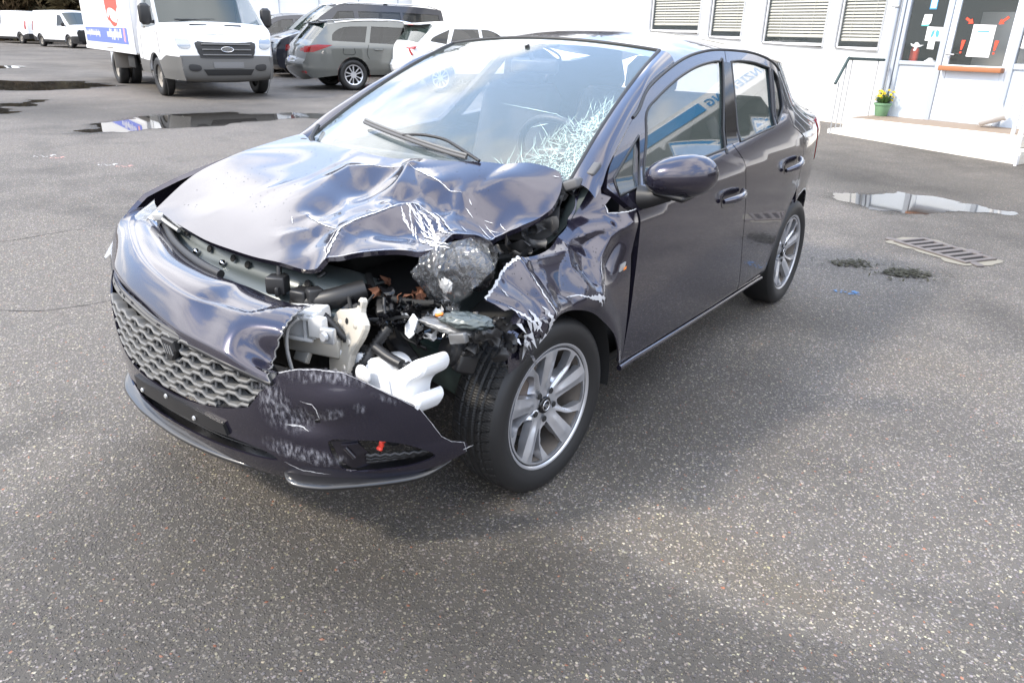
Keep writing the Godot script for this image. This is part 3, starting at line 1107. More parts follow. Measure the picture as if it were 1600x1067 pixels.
func body(v: Node3D, S: Dictionary) -> void:
	# strips over the top, one part for each named run of the profile
	var P: Array = S.prof
	S.x0 = P[0][0]
	S.x1 = P[0][0]
	for q in P:
		S.x0 = maxf(S.x0, q[0])
		S.x1 = minf(S.x1, q[0])
	var line: Array = []
	var runs: Array = []
	var i := 0
	while i < P.size() - 1:
		var nm: String = P[i][2]
		var pts: Array = [Vector2(P[i][0], P[i][1])]
		while i < P.size() - 1 and P[i][2] == nm:
			i += 1
			pts.append(Vector2(P[i][0], P[i][1]))
		runs.append([nm, cr(pts, 4)])
	for r in runs:
		for q in r[1]:
			if line.is_empty() or line[line.size() - 1] != q:
				line.append(q)
	S.line = line
	for r in runs:
		var rows: Array = []
		var pts: Array = r[1]
		for k in pts.size():
			var d: Vector2 = pts[mini(k + 1, pts.size() - 1)] - pts[maxi(k - 1, 0)]
			var nn := Vector2(-d.y, d.x).normalized() * -1.0
			if nn.dot(pts[k] - Vector2(-1.4, 0.6)) < 0.0:
				nn = -nn
			var h := hw(S, pts[k].x, pts[k].y)
			var row: Array = []
			for j in 15:
				var w := sin((j / 7.0 - 1.0) * PI / 2.0)
				var c: float = S.get("crown", 0.04) * (1.0 - w * w)
				row.append(C(pts[k].x + nn.x * c, w * h, pts[k].y + nn.y * c))
			rows.append(row)
		obj(r[0], Geo.new().grid(rows), M[S.mats.get(r[0], S.paint)], v)
	# sides
	var out := PackedVector2Array(line)
	var z0: float = P[P.size() - 1][1]
	var ax: Array = S.axles.duplicate()
	ax.reverse()
	for a in ax:
		for k in 13:
			var w := deg_to_rad(180.0 - k * 15.0)
			var q := Vector2(a + S.arch * cos(w), S.R + S.arch * sin(w))
			if q.y > z0:
				out.append(q)
	for s in [1.0, -1.0]:
		var f := func(u: float, z: float) -> Vector3: return C(u, s * hw(S, u, z), z)
		var holes: Array = []
		for wn in S.windows:
			holes.append(spoly(wn, 3))
		var sd := obj("body_side", Geo.new().sheet(out, holes, Vector2(0.09, 0.07), f, 0.03, s > 0), M[S.paint], v)
		for wn in holes:
			obj("window", Geo.new().sheet(wn, [], Vector2(0.2, 0.15), func(u: float, z: float) -> Vector3: return C(u, s * (hw(S, u, z) - 0.008), z)), M[S.get("glass", "dark_glass")], sd)
		for p in S.get("patches", []):
			var pl := poly(p[1])
			var cuts: Array = []
			for a in S.axles:
				var arc := PackedVector2Array()
				for k in 24:
					arc.append(Vector2(a, S.R) + Vector2.from_angle(TAU * k / 24.0) * (S.arch + 0.001))
				cuts.append(arc)
			obj(p[0], Geo.new().sheet(pl, cuts, Vector2(0.09, 0.07), func(u: float, z: float) -> Vector3: return C(u, s * (hw(S, u, z) + p[3]), z), p[3] + 0.004, s > 0), M[p[2]], v)
		for p in S.get("seams", []):
			var path: Array = []
			for q in cr(V2(p), 4):
				path.append(C(q.x, s * (hw(S, q.x, q.y) + 0.0), q.y))
			obj("door_seam", Geo.new().tube(path, 0.006, 4), M.black_matt, v)
	for p in S.get("ends", []):
		obj(p[0], Geo.new().sheet(spoly(p[1], 3) if p.size() < 6 or p[5] else poly(p[1]), [], Vector2(0.06, 0.06), end_f(S, p[4], p[3]), 0.02 if not p[4] else -0.02), M[p[2]], v)
	# floor and inside darkness
	var Lx: float = S.x0 - S.x1
	obj("floor_pan", Geo.new().box(C((S.x0 + S.x1) / 2, 0, z0 + 0.12), Vector3(Lx * 0.86, 0.10, S.W * 1.5)), M.black_matt, v)
	obj("seats", Geo.new().box(C(S.get("seat_x", -1.2), 0.36, 0.85), Vector3(0.18, 0.62, 0.46), Basis.IDENTITY, 0.06).box(C(S.get("seat_x", -1.2), -0.36, 0.85), Vector3(0.18, 0.62, 0.46), Basis.IDENTITY, 0.06), M.seat_cloth, v)
	for a in S.axles:
		for s in [1.0, -1.0]:
			simple_wheel(v, C(a, s * (S.W - S.get("inset", 0.10) - 0.02), S.R), s > 0, S.R, S.get("tw", 0.205), S.get("style", "alloy"))

func mirrors(v: Node3D, S: Dictionary, X: float, Z: float, size: Vector3, m: String) -> void:
	for s in [1.0, -1.0]:
		var y := hw(S, X, Z)
		obj("mirror", Geo.new().box(C(X, s * (y + size.z * 0.62), Z + size.y * 0.35), size, Basis.IDENTITY, minf(size.y, size.x) * 0.4).box(C(X, s * (y + 0.03), Z), Vector3(0.07, 0.05, 0.12), Basis.IDENTITY, 0.01), M[m], v)

func at_ground(x: float, f: float, yaw_deg: float, lx: float, ly: float) -> Array:
	# place so that the point (lx, ly) of the vehicle stands at (x, f)
	var a := deg_to_rad(yaw_deg)
	var ox := x - (cos(a) * lx - sin(a) * ly)
	var of := f - (sin(a) * lx + cos(a) * ly)
	return [Wd(ox, of, ground_h(x, f)), a]

func words(g: Geo, xf: Transform3D, widths: Array, h: float, sd: int) -> void:
	# far-off lettering that cannot be read: rows of thin upright strokes grouped like words
	var r := RandomNumberGenerator.new()
	r.seed = sd
	var x := 0.0
	for w in widths:
		var e: float = x + w
		while x < e:
			var sw := h * r.randf_range(0.14, 0.30)
			var tall := h * (1.0 if r.randf() < 0.3 else 0.68)
			var drop := h * (0.28 if r.randf() < 0.14 else 0.0)
			g.face(xf * Vector3(x, -drop, 0), xf * Vector3(x + sw, -drop, 0), xf * Vector3(x + sw, tall, 0), xf * Vector3(x, tall, 0))
			x += sw + h * r.randf_range(0.10, 0.2)
		x += h * 0.5

func vehicles() -> void:
	mat("dirty_rim", lin(0.27, 0.25, 0.22), 0.7, 0.2)
	var v: Node3D
	var a: Array
	# ---- box truck
	a = at_ground(-6.33, 14.0, -51.0, 0.0, -0.84)
	v = thing("box_truck", "white box truck with a red emblem and blue band on its box, grey bumper", "truck", a[0], a[1])
	var S := {"W": 0.97, "tumble": 0.16, "belt": 1.12, "paint": "van_white", "R": 0.325, "arch": 0.40, "axles": [0.0], "tw": 0.20, "style": "steel", "crown": 0.05, "cf": 0.20, "rf": 0.55, "cb": 0.0, "seat_x": -0.75, "glass": "side_glass", "inset": 0.10,
		"prof": [[0.74, 0.30, "front_bumper"], [0.86, 0.34, "front_bumper"], [0.90, 0.50, "front_bumper"], [0.87, 0.70, "nose"], [0.84, 0.90, "nose"], [0.76, 1.00, "bonnet"], [0.60, 1.07, "bonnet"], [0.34, 1.20, "windscreen"], [-0.02, 1.60, "windscreen"], [-0.36, 1.98, "roof"], [-0.55, 2.08, "roof"], [-0.92, 2.12, "cab_back"], [-0.97, 2.02, "cab_back"], [-0.97, 0.38, "cab_back"]],
		"mats": {"front_bumper": "trim_grey2", "windscreen": "side_glass"},
		"windows": [[0.22, 1.17, 0.22, 1.17, -0.02, 1.48, -0.33, 1.86, -0.33, 1.86, -0.70, 1.88, -0.70, 1.88, -0.72, 1.12, -0.72, 1.12, -0.3, 1.12]],
		"patches": [["lower_trim", [0.90, 0.30, 0.90, 0.68, 0.60, 0.70, 0.42, 0.62, -0.42, 0.58, -0.96, 0.60, -0.96, 0.38, -0.5, 0.36], "trim_grey2", 0.006]],
		"seams": [[0.30, 1.10, 0.36, 0.9, 0.38, 0.72], [-0.77, 1.95, -0.77, 1.2, -0.77, 0.42]],
		"ends": [["grille", [-0.46, 0.70, -0.50, 0.80, -0.44, 0.945, 0.44, 0.945, 0.50, 0.80, 0.46, 0.70, 0.38, 0.665, -0.38, 0.665], "black_plastic", 0.012, false],
			["headlamp", [-0.60, 0.84, -0.62, 0.97, -0.76, 1.06, -0.82, 1.02, -0.80, 0.86, -0.70, 0.81], "headlamp_far", 0.014, false], ["headlamp", [0.60, 0.84, 0.62, 0.97, 0.76, 1.06, 0.82, 1.02, 0.80, 0.86, 0.70, 0.81], "headlamp_far", 0.014, false],
			["fog_lamp", [-0.66, 0.47, -0.66, 0.56, -0.50, 0.55, -0.47, 0.49, -0.54, 0.45], "black_plastic", 0.01, false], ["fog_lamp", [0.66, 0.47, 0.66, 0.56, 0.50, 0.55, 0.47, 0.49, 0.54, 0.45], "black_plastic", 0.01, false],
			["plate_holder", [-0.26, 0.50, 0.26, 0.50, 0.26, 0.60, -0.26, 0.60], "trim_grey", 0.012, false, false], ["lower_intake", [-0.38, 0.38, 0.38, 0.38, 0.44, 0.48, -0.44, 0.48], "black_matt", 0.01, false, false], ["bonnet_mark", [-0.17, 1.02, 0.02, 1.05, 0.17, 1.015, 0.0, 1.00], "logo_pale", 0.006, false]]}
	mat("trim_grey2", lin(0.105, 0.103, 0.098), 0.6)
	mat("headlamp_far", lin(0.30, 0.32, 0.34), 0.12, 0.5)
	mat("logo_pale", lin(0.72, 0.30, 0.28), 0.5)
	body(v, S)
	var ef := end_f(S, false, 0.028)
	for k in 3:
		var path: Array = []
		for i in 13:
			path.append(ef.call(lerpf(-0.42, 0.42, i / 12.0), 0.715 + 0.085 * k))
		obj("grille_bar", Geo.new().tube(path, 0.014, 6), M.grille_grey, v)
	var eo := Geo.new()
	var em: Array = []
	for i in 20:
		em.append(ef.call(cos(TAU * i / 20.0) * 0.105, 0.805 + sin(TAU * i / 20.0) * 0.042) + C(0.012, 0, 0))
	eo.tube(em, 0.007, 5, true)
	obj("badge_ring", eo, M.chrome, v)
	var oval := PackedVector2Array()
	for i in 20:
		oval.append(Vector2(cos(TAU * i / 20.0) * 0.105, 0.805 + sin(TAU * i / 20.0) * 0.042))
	obj("badge", Geo.new().sheet(oval, [], Vector2(0.05, 0.05), end_f(S, false, 0.036)), M.trim_grey, v)
	var tm := obj("badge_script", text_mesh("Ford", 0.062), M.chrome, v)
	tm.basis = Basis(C(0, 1, 0), C(0, 0, 1), C(1, 0, 0))
	tm.position = Vector3(ef.call(0.0, 0.805)) + C(0.012, 0, 0)
	obj("cab_lining", Geo.new().box(C(-0.86, 0, 1.3), Vector3(0.06, 1.5, 1.7)).box(C(0.0, 0, 1.02), Vector3(0.7, 0.1, 1.6), Basis.IDENTITY, 0.03), M.dash_plastic, v)
	mirrors(v, S, 0.12, 1.22, Vector3(0.13, 0.34, 0.20), "black_plastic")
	var vent := end_f(S, false, 0.0)
	for s in [-1.0, 1.0]:
		obj("bonnet_vent", Geo.new().box(C(0.47, s * 0.30, 1.19), Vector3(0.03, 0.02, 0.30), Basis(Vector3(0, 0, 1), -0.4), 0.005), M.black_plastic, v)
	obj("wiper", Geo.new().tube(CC([0.36, -0.65, 1.265, 0.33, -0.35, 1.27, 0.32, 0.05, 1.285]), 0.012, 5), M.black_plastic, v)
	var bx := Geo.new()
	bx.box(C(-3.24, 0, 1.80), Vector3(4.38, 2.30, 2.02), Basis.IDENTITY, 0.03)
	var box := obj("cargo_box", bx, M.box_white, v)
	for s in [1.0, -1.0]:
		obj("box_rail", Geo.new().box(C(-3.24, s * 1.012, 0.685), Vector3(4.39, 0.07, 0.02), Basis.IDENTITY, 0.006), M.frame_white, box)
		obj("corner_post", Geo.new().box(C(-1.10, s * 1.012, 1.80), Vector3(0.09, 2.26, 0.022), Basis.IDENTITY, 0.006), M.frame_white, box)
	var em2 := func(u: float, z: float) -> Vector3: return C(u, -1.0135, z)
	obj("band", Geo.new().sheet(poly([-5.25, 0.81, -1.50, 0.81, -1.50, 1.10, -5.25, 1.10]), [], Vector2(1, 1), em2), M.logo_blue, box)
	# a shield-shaped red emblem round a white hand-like curl
	var shield := spoly([-3.20, 2.90, -3.20, 2.90, -2.98, 1.420, -2.74, 1.216, -2.54, 1.136, -2.38, 1.120, -2.22, 1.152, -2.10, 1.232, -2.07, 1.312, -2.12, 1.392, -1.98, 1.472, -1.98, 1.472, -1.98, 2.90, -1.98, 2.90], 4)
	var curl := spoly([-2.90, 1.328, -2.88, 1.408, -2.72, 1.460, -2.48, 1.452, -2.24, 1.408, -1.97, 1.328, -1.97, 1.328, -2.02, 1.264, -2.06, 1.240, -2.13, 1.288, -2.16, 1.232, -2.20, 1.192, -2.42, 1.208, -2.64, 1.264, -2.70, 1.336, -2.76, 1.320, -2.82, 1.280], 3)
	obj("emblem", Geo.new().sheet(shield, [curl], Vector2(0.2, 0.2), em2), M.logo_red, box)
	var wg := Geo.new()
	words(wg, Transform3D(Basis(C(1, 0, 0), C(0, 0, 1), C(0, -1, 0)), C(-5.18, -1.016, 0.94)), [1.35], 0.115, 4)
	words(wg, Transform3D(Basis(C(1, 0, 0), C(0, 0, 1), C(0, -1, 0)), C(-3.15, -1.016, 0.92)), [1.2], 0.16, 6)
	var lett := obj("band_lettering", wg, M.box_white, box)
	lett.set_meta("kind", "stuff")
	obj("band_mark", Geo.new().sheet(poly([-1.80, 0.87, -1.68, 0.84, -1.66, 1.08, -1.76, 1.14]), [], Vector2(1, 1), func(u: float, z: float) -> Vector3: return C(u, -1.0160, z)), M.logo_pale, box)
	obj("chassis", Geo.new().box(C(-3.2, 0.35, 0.55), Vector3(4.4, 0.14, 0.08)).box(C(-3.2, -0.35, 0.55), Vector3(4.4, 0.14, 0.08)).box(C(-3.24, 0, 0.65), Vector3(4.0, 0.06, 1.7)), M.black_matt, v)
	obj("mudguard", Geo.new().box(C(-2.82, -0.86, 0.52), Vector3(0.02, 0.36, 0.34), Basis(Vector3(0, 0, 1), 0.12), 0.005).box(C(-3.08, -0.86, 0.72), Vector3(0.55, 0.02, 0.34)), M.dirty_grey, v)
	obj("side_guard", Geo.new().box(C(-1.9, -0.90, 0.50), Vector3(0.5, 0.22, 0.05), Basis.IDENTITY, 0.01), M.black_matt, v)
	obj("mudguard", Geo.new().box(C(-2.82, 0.86, 0.52), Vector3(0.02, 0.36, 0.34), Basis(Vector3(0, 0, 1), 0.12), 0.005), M.dirty_grey, v)
	for y in [-0.86, -0.62, 0.62, 0.86]:
		simple_wheel(v, C(-3.18, y, 0.325), y > 0, 0.325, 0.19, "steel")
	# ---- grey estate
	a = at_ground(-3.47, 16.41, 32.0, -2.83 * 0.91, -0.84 * 0.91)
	v = thing("estate_car", "metallic grey estate car parked tail-on with silver roof rails and red tail lamps", "car", a[0], a[1])
	v.scale = Vector3.ONE * 0.91
	S = {"W": 0.93, "tumble": 0.42, "belt": 0.95, "paint": "estate_grey", "R": 0.335, "arch": 0.385, "axles": [0.0, -2.83], "crown": 0.07, "cf": 0.26, "cb": 0.24, "rr": 0.75, "seat_x": -1.3,
		"prof": [[0.70, 0.22, "front_bumper"], [0.90, 0.32, "front_bumper"], [0.94, 0.55, "front_bumper"], [0.86, 0.74, "bonnet"], [0.5, 0.88, "bonnet"], [-0.25, 1.00, "windscreen"], [-0.75, 1.28, "windscreen"], [-1.05, 1.41, "roof"], [-1.7, 1.48, "roof"], [-2.6, 1.46, "roof"], [-3.32, 1.40, "rear_window"], [-3.70, 1.03, "tailgate"], [-3.82, 0.88, "tailgate"], [-3.88, 0.66, "rear_bumper"], [-3.94, 0.55, "rear_bumper"], [-3.90, 0.38, "rear_bumper"], [-3.75, 0.26, "rear_bumper"]],
		"mats": {"windscreen": "dark_glass", "rear_window": "side_glass"},
		"windows": [[-0.62, 1.02, -0.62, 1.02, -0.95, 1.24, -1.22, 1.36, -1.22, 1.36, -1.40, 1.36, -1.40, 1.36, -1.42, 0.99, -1.42, 0.99], [-1.50, 0.99, -1.50, 0.99, -1.49, 1.36, -1.49, 1.36, -2.30, 1.37, -2.30, 1.37, -2.42, 1.02, -2.42, 1.02], [-2.52, 1.03, -2.52, 1.03, -2.40, 1.365, -2.40, 1.365, -2.95, 1.34, -3.22, 1.22, -3.28, 1.10, -3.28, 1.06, -3.2, 1.05]],
		"seams": [[-1.45, 1.4, -1.46, 0.9, -1.44, 0.4], [-2.45, 0.98, -2.50, 0.80, -2.45, 0.68], [-2.80, 0.90, -2.80, 0.78, -3.05, 0.78, -3.05, 0.90]],
		"patches": [["tail_lamp", [-3.30, 0.965, -3.62, 0.97, -3.88, 0.93, -3.90, 0.80, -3.72, 0.81], "lens_red", 0.006]],
		"ends": [["tail_lamp", [-0.84, 0.82, -0.42, 0.83, -0.40, 0.92, -0.84, 0.93], "lens_red", 0.010, true, false], ["tail_lamp", [0.84, 0.82, 0.42, 0.83, 0.40, 0.92, 0.84, 0.93], "lens_red", 0.010, true, false], ["number_plate", [-0.26, 0.60, 0.26, 0.60, 0.26, 0.71, -0.26, 0.71], "plate_white", 0.020, true, false], ["plate_band", [0.22, 0.60, 0.26, 0.60, 0.26, 0.71, 0.22, 0.71], "logo_blue", 0.024, true, false], ["rear_reflector", [-0.78, 0.36, -0.5, 0.35, -0.5, 0.40, -0.78, 0.41], "lens_red", 0.008, true, false], ["bumper_insert", [-0.8, 0.27, 0.8, 0.27, 0.75, 0.33, -0.75, 0.33], "black_plastic", 0.006, true, false]]}
	body(v, S)
	for s in [1.0, -1.0]:
		var path: Array = []
		for q in cr(V2([-1.0, 1.37, -1.6, 1.475, -2.4, 1.47, -3.15, 1.40]), 5):
			path.append(C(q.x, s * (hw(S, q.x, q.y) - 0.02), q.y + 0.03))
		obj("roof_rail", Geo.new().tube(path, 0.022, 6), M.chrome, v)
	obj("roof_spoiler", Geo.new().box(C(-3.36, 0, 1.425), Vector3(0.22, 0.035, 1.1), Basis(Vector3(0, 0, 1), 0.12), 0.012), M.black_gloss, v)
	obj("rear_wiper", Geo.new().tube(CC([-3.66, 0.0, 1.10, -3.58, 0.34, 1.17]), 0.012, 5), M.black_plastic, v)
	obj("badge", Geo.new().lathe(V2([0.0, 0.01, 0.05, 0.008, 0.055, 0.0]), 16, Transform3D(Basis(C(0, 1, 0), C(-1, 0, 0.2), C(0.2, 0, 1)), C(-3.90, 0, 0.82))), M.chrome, v)
	for x in [-1.32, -2.22]:
		obj("handle", Geo.new().box(C(x, -hw(S, x, 0.88) - 0.015, 0.88), Vector3(0.20, 0.03, 0.03), Basis.IDENTITY, 0.01), M.estate_grey, v)
	mirrors(v, S, -0.62, 0.98, Vector3(0.13, 0.14, 0.20), "estate_grey")
	# ---- dark people carrier
	var vc := {"W": 0.95, "tumble": 0.26, "belt": 1.05, "paint": "navy_paint", "R": 0.33, "arch": 0.385, "axles": [0.0, -3.2], "crown": 0.06, "cf": 0.24, "cb": 0.12, "seat_x": -1.1,
		"prof": [[0.75, 0.24, "front_bumper"], [0.86, 0.30, "front_bumper"], [0.90, 0.55, "front_bumper"], [0.86, 0.86, "bonnet"], [0.70, 1.00, "bonnet"], [0.20, 1.16, "windscreen"], [-0.35, 1.55, "windscreen"], [-0.75, 1.80, "roof"], [-1.4, 1.89, "roof"], [-3.2, 1.89, "roof"], [-4.05, 1.83, "rear_window"], [-4.18, 1.2, "tailgate"], [-4.24, 0.6, "tailgate"], [-4.20, 0.3, "tailgate"]],
		"mats": {"windscreen": "side_glass", "rear_window": "dark_glass"},
		"windows": [[-0.30, 1.12, -0.30, 1.12, -0.62, 1.45, -0.85, 1.70, -0.85, 1.70, -1.30, 1.72, -1.30, 1.72, -1.34, 1.12, -1.34, 1.12], [-1.46, 1.12, -1.46, 1.12, -1.44, 1.72, -1.44, 1.72, -2.70, 1.73, -2.70, 1.73, -2.72, 1.12, -2.72, 1.12], [-2.80, 1.12, -2.80, 1.12, -2.78, 1.73, -2.78, 1.73, -3.92, 1.70, -3.92, 1.70, -4.02, 1.14, -4.02, 1.14]],
		"ends": [["grille", [-0.40, 0.62, -0.46, 0.74, -0.42, 0.86, 0.42, 0.86, 0.46, 0.74, 0.40, 0.62], "black_gloss", 0.010, false], ["headlamp", [-0.50, 0.74, -0.50, 0.84, -0.80, 0.96, -0.82, 0.84, -0.66, 0.74], "headlamp_far", 0.012, false], ["headlamp", [0.50, 0.74, 0.50, 0.84, 0.80, 0.96, 0.82, 0.84, 0.66, 0.74], "headlamp_far", 0.012, false], ["plate_holder", [-0.26, 0.42, 0.26, 0.42, 0.26, 0.53, -0.26, 0.53], "red_dark", 0.014, false, false], ["lower_intake", [-0.7, 0.32, 0.7, 0.32, 0.75, 0.46, -0.75, 0.46], "black_matt", 0.008, false, false]]}
	mat("red_dark", lin(0.16, 0.012, 0.014), 0.5)
	a = at_ground(-5.95, 19.5, 213.0, 0.84, 0.82)
	v = thing("people_carrier", "dark navy people carrier with a star on its grille, behind the grey estate", "van", a[0], a[1])
	v.scale = Vector3.ONE * 0.93
	body(v, vc)
	ef = end_f(vc, false, 0.03)
	for k in 2:
		var path: Array = []
		for i in 11:
			path.append(ef.call(lerpf(-0.38, 0.38, i / 10.0), 0.69 + 0.10 * k))
		obj("grille_bar", Geo.new().tube(path, 0.014, 6), M.chrome, v)
	var sg := Geo.new()
	var sc: Vector3 = Vector3(ef.call(0.0, 0.745)) + C(0.02, 0, 0)
	torus(sg, sc, Basis(C(0, 1, 0), C(0, 0, 1), C(1, 0, 0)), 0.10, 0.010, 24, 6)
	for k in 3:
		var w := deg_to_rad(90.0 + 120.0 * k)
		sg.tube([sc, sc + C(0, cos(w) * 0.1, sin(w) * 0.1)], 0.010, 5)
	obj("star", sg, M.chrome, v)
	for s in [1.0, -1.0]:
		obj("roof_rail", Geo.new().tube(CC([-0.85, s * 0.68, 1.86, -1.2, s * 0.67, 1.94, -3.6, s * 0.67, 1.94, -3.95, s * 0.66, 1.86]), 0.018, 6), M.chrome, v)
		obj("rail_foot", Geo.new().box(C(-2.3, s * 0.67, 1.92), Vector3(0.12, 0.06, 0.04), Basis.IDENTITY, 0.01), M.black_plastic, v)
	mirrors(v, vc, -0.25, 1.14, Vector3(0.14, 0.20, 0.20), "navy_paint")
	# ---- navy saloon and black hatchback further back
	var hb := {"W": 0.89, "tumble": 0.40, "belt": 0.92, "paint": "navy_paint", "R": 0.32, "arch": 0.37, "axles": [0.0, -2.62], "crown": 0.06, "cf": 0.24, "cb": 0.2, "rr": 0.6,
		"prof": [[0.66, 0.22, "front_bumper"], [0.82, 0.30, "front_bumper"], [0.86, 0.52, "front_bumper"], [0.78, 0.74, "bonnet"], [0.4, 0.90, "bonnet"], [-0.30, 1.02, "windscreen"], [-0.8, 1.30, "windscreen"], [-1.05, 1.42, "roof"], [-1.7, 1.49, "roof"], [-2.7, 1.43, "rear_window"], [-3.2, 1.05, "tailgate"], [-3.38, 0.85, "tailgate"], [-3.42, 0.5, "tailgate"], [-3.3, 0.25, "tailgate"]],
		"mats": {"windscreen": "side_glass", "rear_window": "dark_glass"},
		"windows": [[-0.60, 1.02, -0.60, 1.02, -0.95, 1.26, -1.2, 1.36, -1.2, 1.36, -1.5, 1.38, -1.5, 1.38, -1.5, 0.99, -1.5, 0.99], [-1.58, 0.99, -1.58, 0.99, -1.58, 1.38, -1.58, 1.38, -2.3, 1.36, -2.75, 1.18, -2.75, 1.18, -2.6, 1.02, -2.6, 1.02]],
		"ends": [["grille", [-0.36, 0.50, -0.36, 0.64, 0.36, 0.64, 0.36, 0.50], "black_gloss", 0.010, false], ["headlamp", [-0.50, 0.60, -0.48, 0.68, -0.72, 0.78, -0.76, 0.66], "headlamp_far", 0.012, false], ["headlamp", [0.50, 0.60, 0.48, 0.68, 0.72, 0.78, 0.76, 0.66], "headlamp_far", 0.012, false]]}
	v = thing("navy_hatchback", "dark blue hatchback parked between the box truck and the navy people carrier", "car", Wd(-7.9, 21.9, ground_h(-7.9, 21.9)), deg_to_rad(213.0))
	body(v, hb)
	mirrors(v, hb, -0.58, 0.98, Vector3(0.12, 0.13, 0.19), "navy_paint")
	var hb2 := hb.duplicate(true)
	hb2.paint = "estate_grey"
	v = thing("silver_hatchback", "grey hatchback furthest back, only its roof and windows showing past the truck's mirror", "car", Wd(-7.0, 23.4, ground_h(-7.0, 23.4)), deg_to_rad(180.0))
	body(v, hb2)
	var hb3 := hb.duplicate(true)
	hb3.paint = "black_paint"
	v = thing("black_hatchback", "black hatchback parked behind the box truck, seen under the rear of its box", "car", Wd(-10.1, 21.8, ground_h(-10.1, 21.8)), deg_to_rad(-62.0))
	body(v, hb3)
	# ---- white crossover
	a = at_ground(-1.75, 16.4, 34.0, -2.66 * 0.92, -0.80 * 0.92)
	v = thing("white_crossover", "white crossover with red lamp signatures, just left of the damaged car's windscreen", "car", a[0], a[1])
	v.scale = Vector3.ONE * 0.88
	var sv := {"W": 0.92, "tumble": 0.42, "belt": 0.98, "paint": "van_white", "R": 0.34, "arch": 0.395, "axles": [0.0, -2.66], "crown": 0.07, "cf": 0.25, "cb": 0.20, "rr": 0.6, "seat_x": -1.2,
		"prof": [[0.70, 0.26, "front_bumper"], [0.86, 0.36, "front_bumper"], [0.90, 0.62, "front_bumper"], [0.80, 0.84, "bonnet"], [0.4, 0.98, "bonnet"], [-0.25, 1.08, "windscreen"], [-0.95, 1.48, "roof"], [-1.6, 1.55, "roof"], [-2.75, 1.48, "rear_window"], [-3.20, 1.10, "tailgate"], [-3.32, 0.96, "tailgate"], [-3.36, 0.70, "rear_bumper"], [-3.42, 0.55, "rear_bumper"], [-3.30, 0.30, "rear_bumper"]],
		"mats": {"windscreen": "dark_glass", "rear_window": "side_glass"},
		"windows": [[-0.60, 1.07, -0.60, 1.07, -1.0, 1.34, -1.25, 1.42, -1.25, 1.42, -1.45, 1.43, -1.45, 1.43, -1.45, 1.04, -1.45, 1.04], [-1.53, 1.04, -1.53, 1.04, -1.53, 1.43, -1.53, 1.43, -2.2, 1.42, -2.2, 1.42, -2.4, 1.06, -2.4, 1.06], [-2.48, 1.08, -2.48, 1.08, -2.32, 1.41, -2.32, 1.41, -2.78, 1.24, -2.9, 1.14, -2.9, 1.14]],
		"patches": [["lower_trim", [0.90, 0.26, 0.90, 0.42, -3.42, 0.44, -3.3, 0.30], "black_plastic", 0.006]],
		"ends": [["tail_lamp", [-0.86, 0.97, -0.40, 0.98, -0.40, 1.02, -0.60, 1.025, -0.86, 1.04], "lens_red", 0.012, true, false], ["tail_lamp", [0.86, 0.97, 0.40, 0.98, 0.40, 1.02, 0.60, 1.025, 0.86, 1.04], "lens_red", 0.012, true, false], ["lamp_tail", [-0.82, 0.84, -0.76, 0.83, -0.58, 0.98, -0.66, 0.98], "lens_red", 0.012, true, false], ["lamp_tail", [0.82, 0.84, 0.76, 0.83, 0.58, 0.98, 0.66, 0.98], "lens_red", 0.012, true, false], ["number_plate", [-0.26, 0.60, 0.26, 0.60, 0.26, 0.71, -0.26, 0.71], "plate_white", 0.02, true, false]]}
	body(v, sv)
	obj("roof_spoiler", Geo.new().box(C(-2.84, 0, 1.52), Vector3(0.30, 0.035, 1.1), Basis(Vector3(0, 0, 1), 0.10), 0.012), M.van_white, v)
	obj("high_brake_lamp", Geo.new().box(C(-2.97, 0, 1.492), Vector3(0.05, 0.018, 0.3), Basis.IDENTITY, 0.004), M.lens_red, v)
	obj("rear_wiper", Geo.new().tube(CC([-3.17, 0.0, 1.16, -3.10, 0.30, 1.22]), 0.014, 5), M.black_plastic, v)
	# ---- two white panel vans far left
	var pv := {"W": 0.96, "tumble": 0.20, "belt": 1.05, "paint": "van_white", "R": 0.33, "arch": 0.385, "axles": [0.0, -3.1], "crown": 0.05, "cf": 0.22, "cb": 0.06, "style": "steel",
		"prof": [[0.74, 0.24, "front_bumper"], [0.88, 0.32, "front_bumper"], [0.92, 0.62, "front_bumper"], [0.84, 0.92, "bonnet"], [0.62, 1.05, "bonnet"], [0.22, 1.16, "windscreen"], [-0.35, 1.58, "windscreen"], [-0.62, 1.78, "roof"], [-1.2, 1.90, "roof"], [-3.8, 1.88, "rear_doors"], [-3.95, 1.2, "rear_doors"], [-3.98, 0.60, "rear_bumper"], [-3.95, 0.3, "rear_bumper"]],
		"mats": {"windscreen": "side_glass", "front_bumper": "black_plastic", "rear_bumper": "black_plastic"},
		"windows": [[-0.18, 1.13, -0.18, 1.13, -0.45, 1.42, -0.70, 1.66, -0.70, 1.66, -1.08, 1.68, -1.08, 1.68, -1.10, 1.10, -1.10, 1.10]],
		"seams": [[-1.16, 1.75, -1.18, 1.1, -1.16, 0.45], [-2.4, 1.8, -2.4, 0.45]],
		"patches": [["lower_trim", [0.92, 0.24, 0.92, 0.62, 0.45, 0.62, -0.45, 0.40, -3.0, 0.40, -3.98, 0.62, -3.95, 0.30], "black_plastic", 0.006], ["tail_lamp", [-3.74, 0.85, -3.90, 0.85, -3.86, 1.35, -3.74, 1.32], "lens_red", 0.006]],
		"ends": [["headlamp", [-0.55, 0.74, -0.52, 0.86, -0.78, 1.0, -0.82, 0.80], "headlamp_far", 0.012, false], ["headlamp", [0.55, 0.74, 0.52, 0.86, 0.78, 1.0, 0.82, 0.80], "headlamp_far", 0.012, false], ["grille", [-0.46, 0.64, -0.46, 0.84, 0.46, 0.84, 0.46, 0.64], "black_plastic", 0.010, false]]}
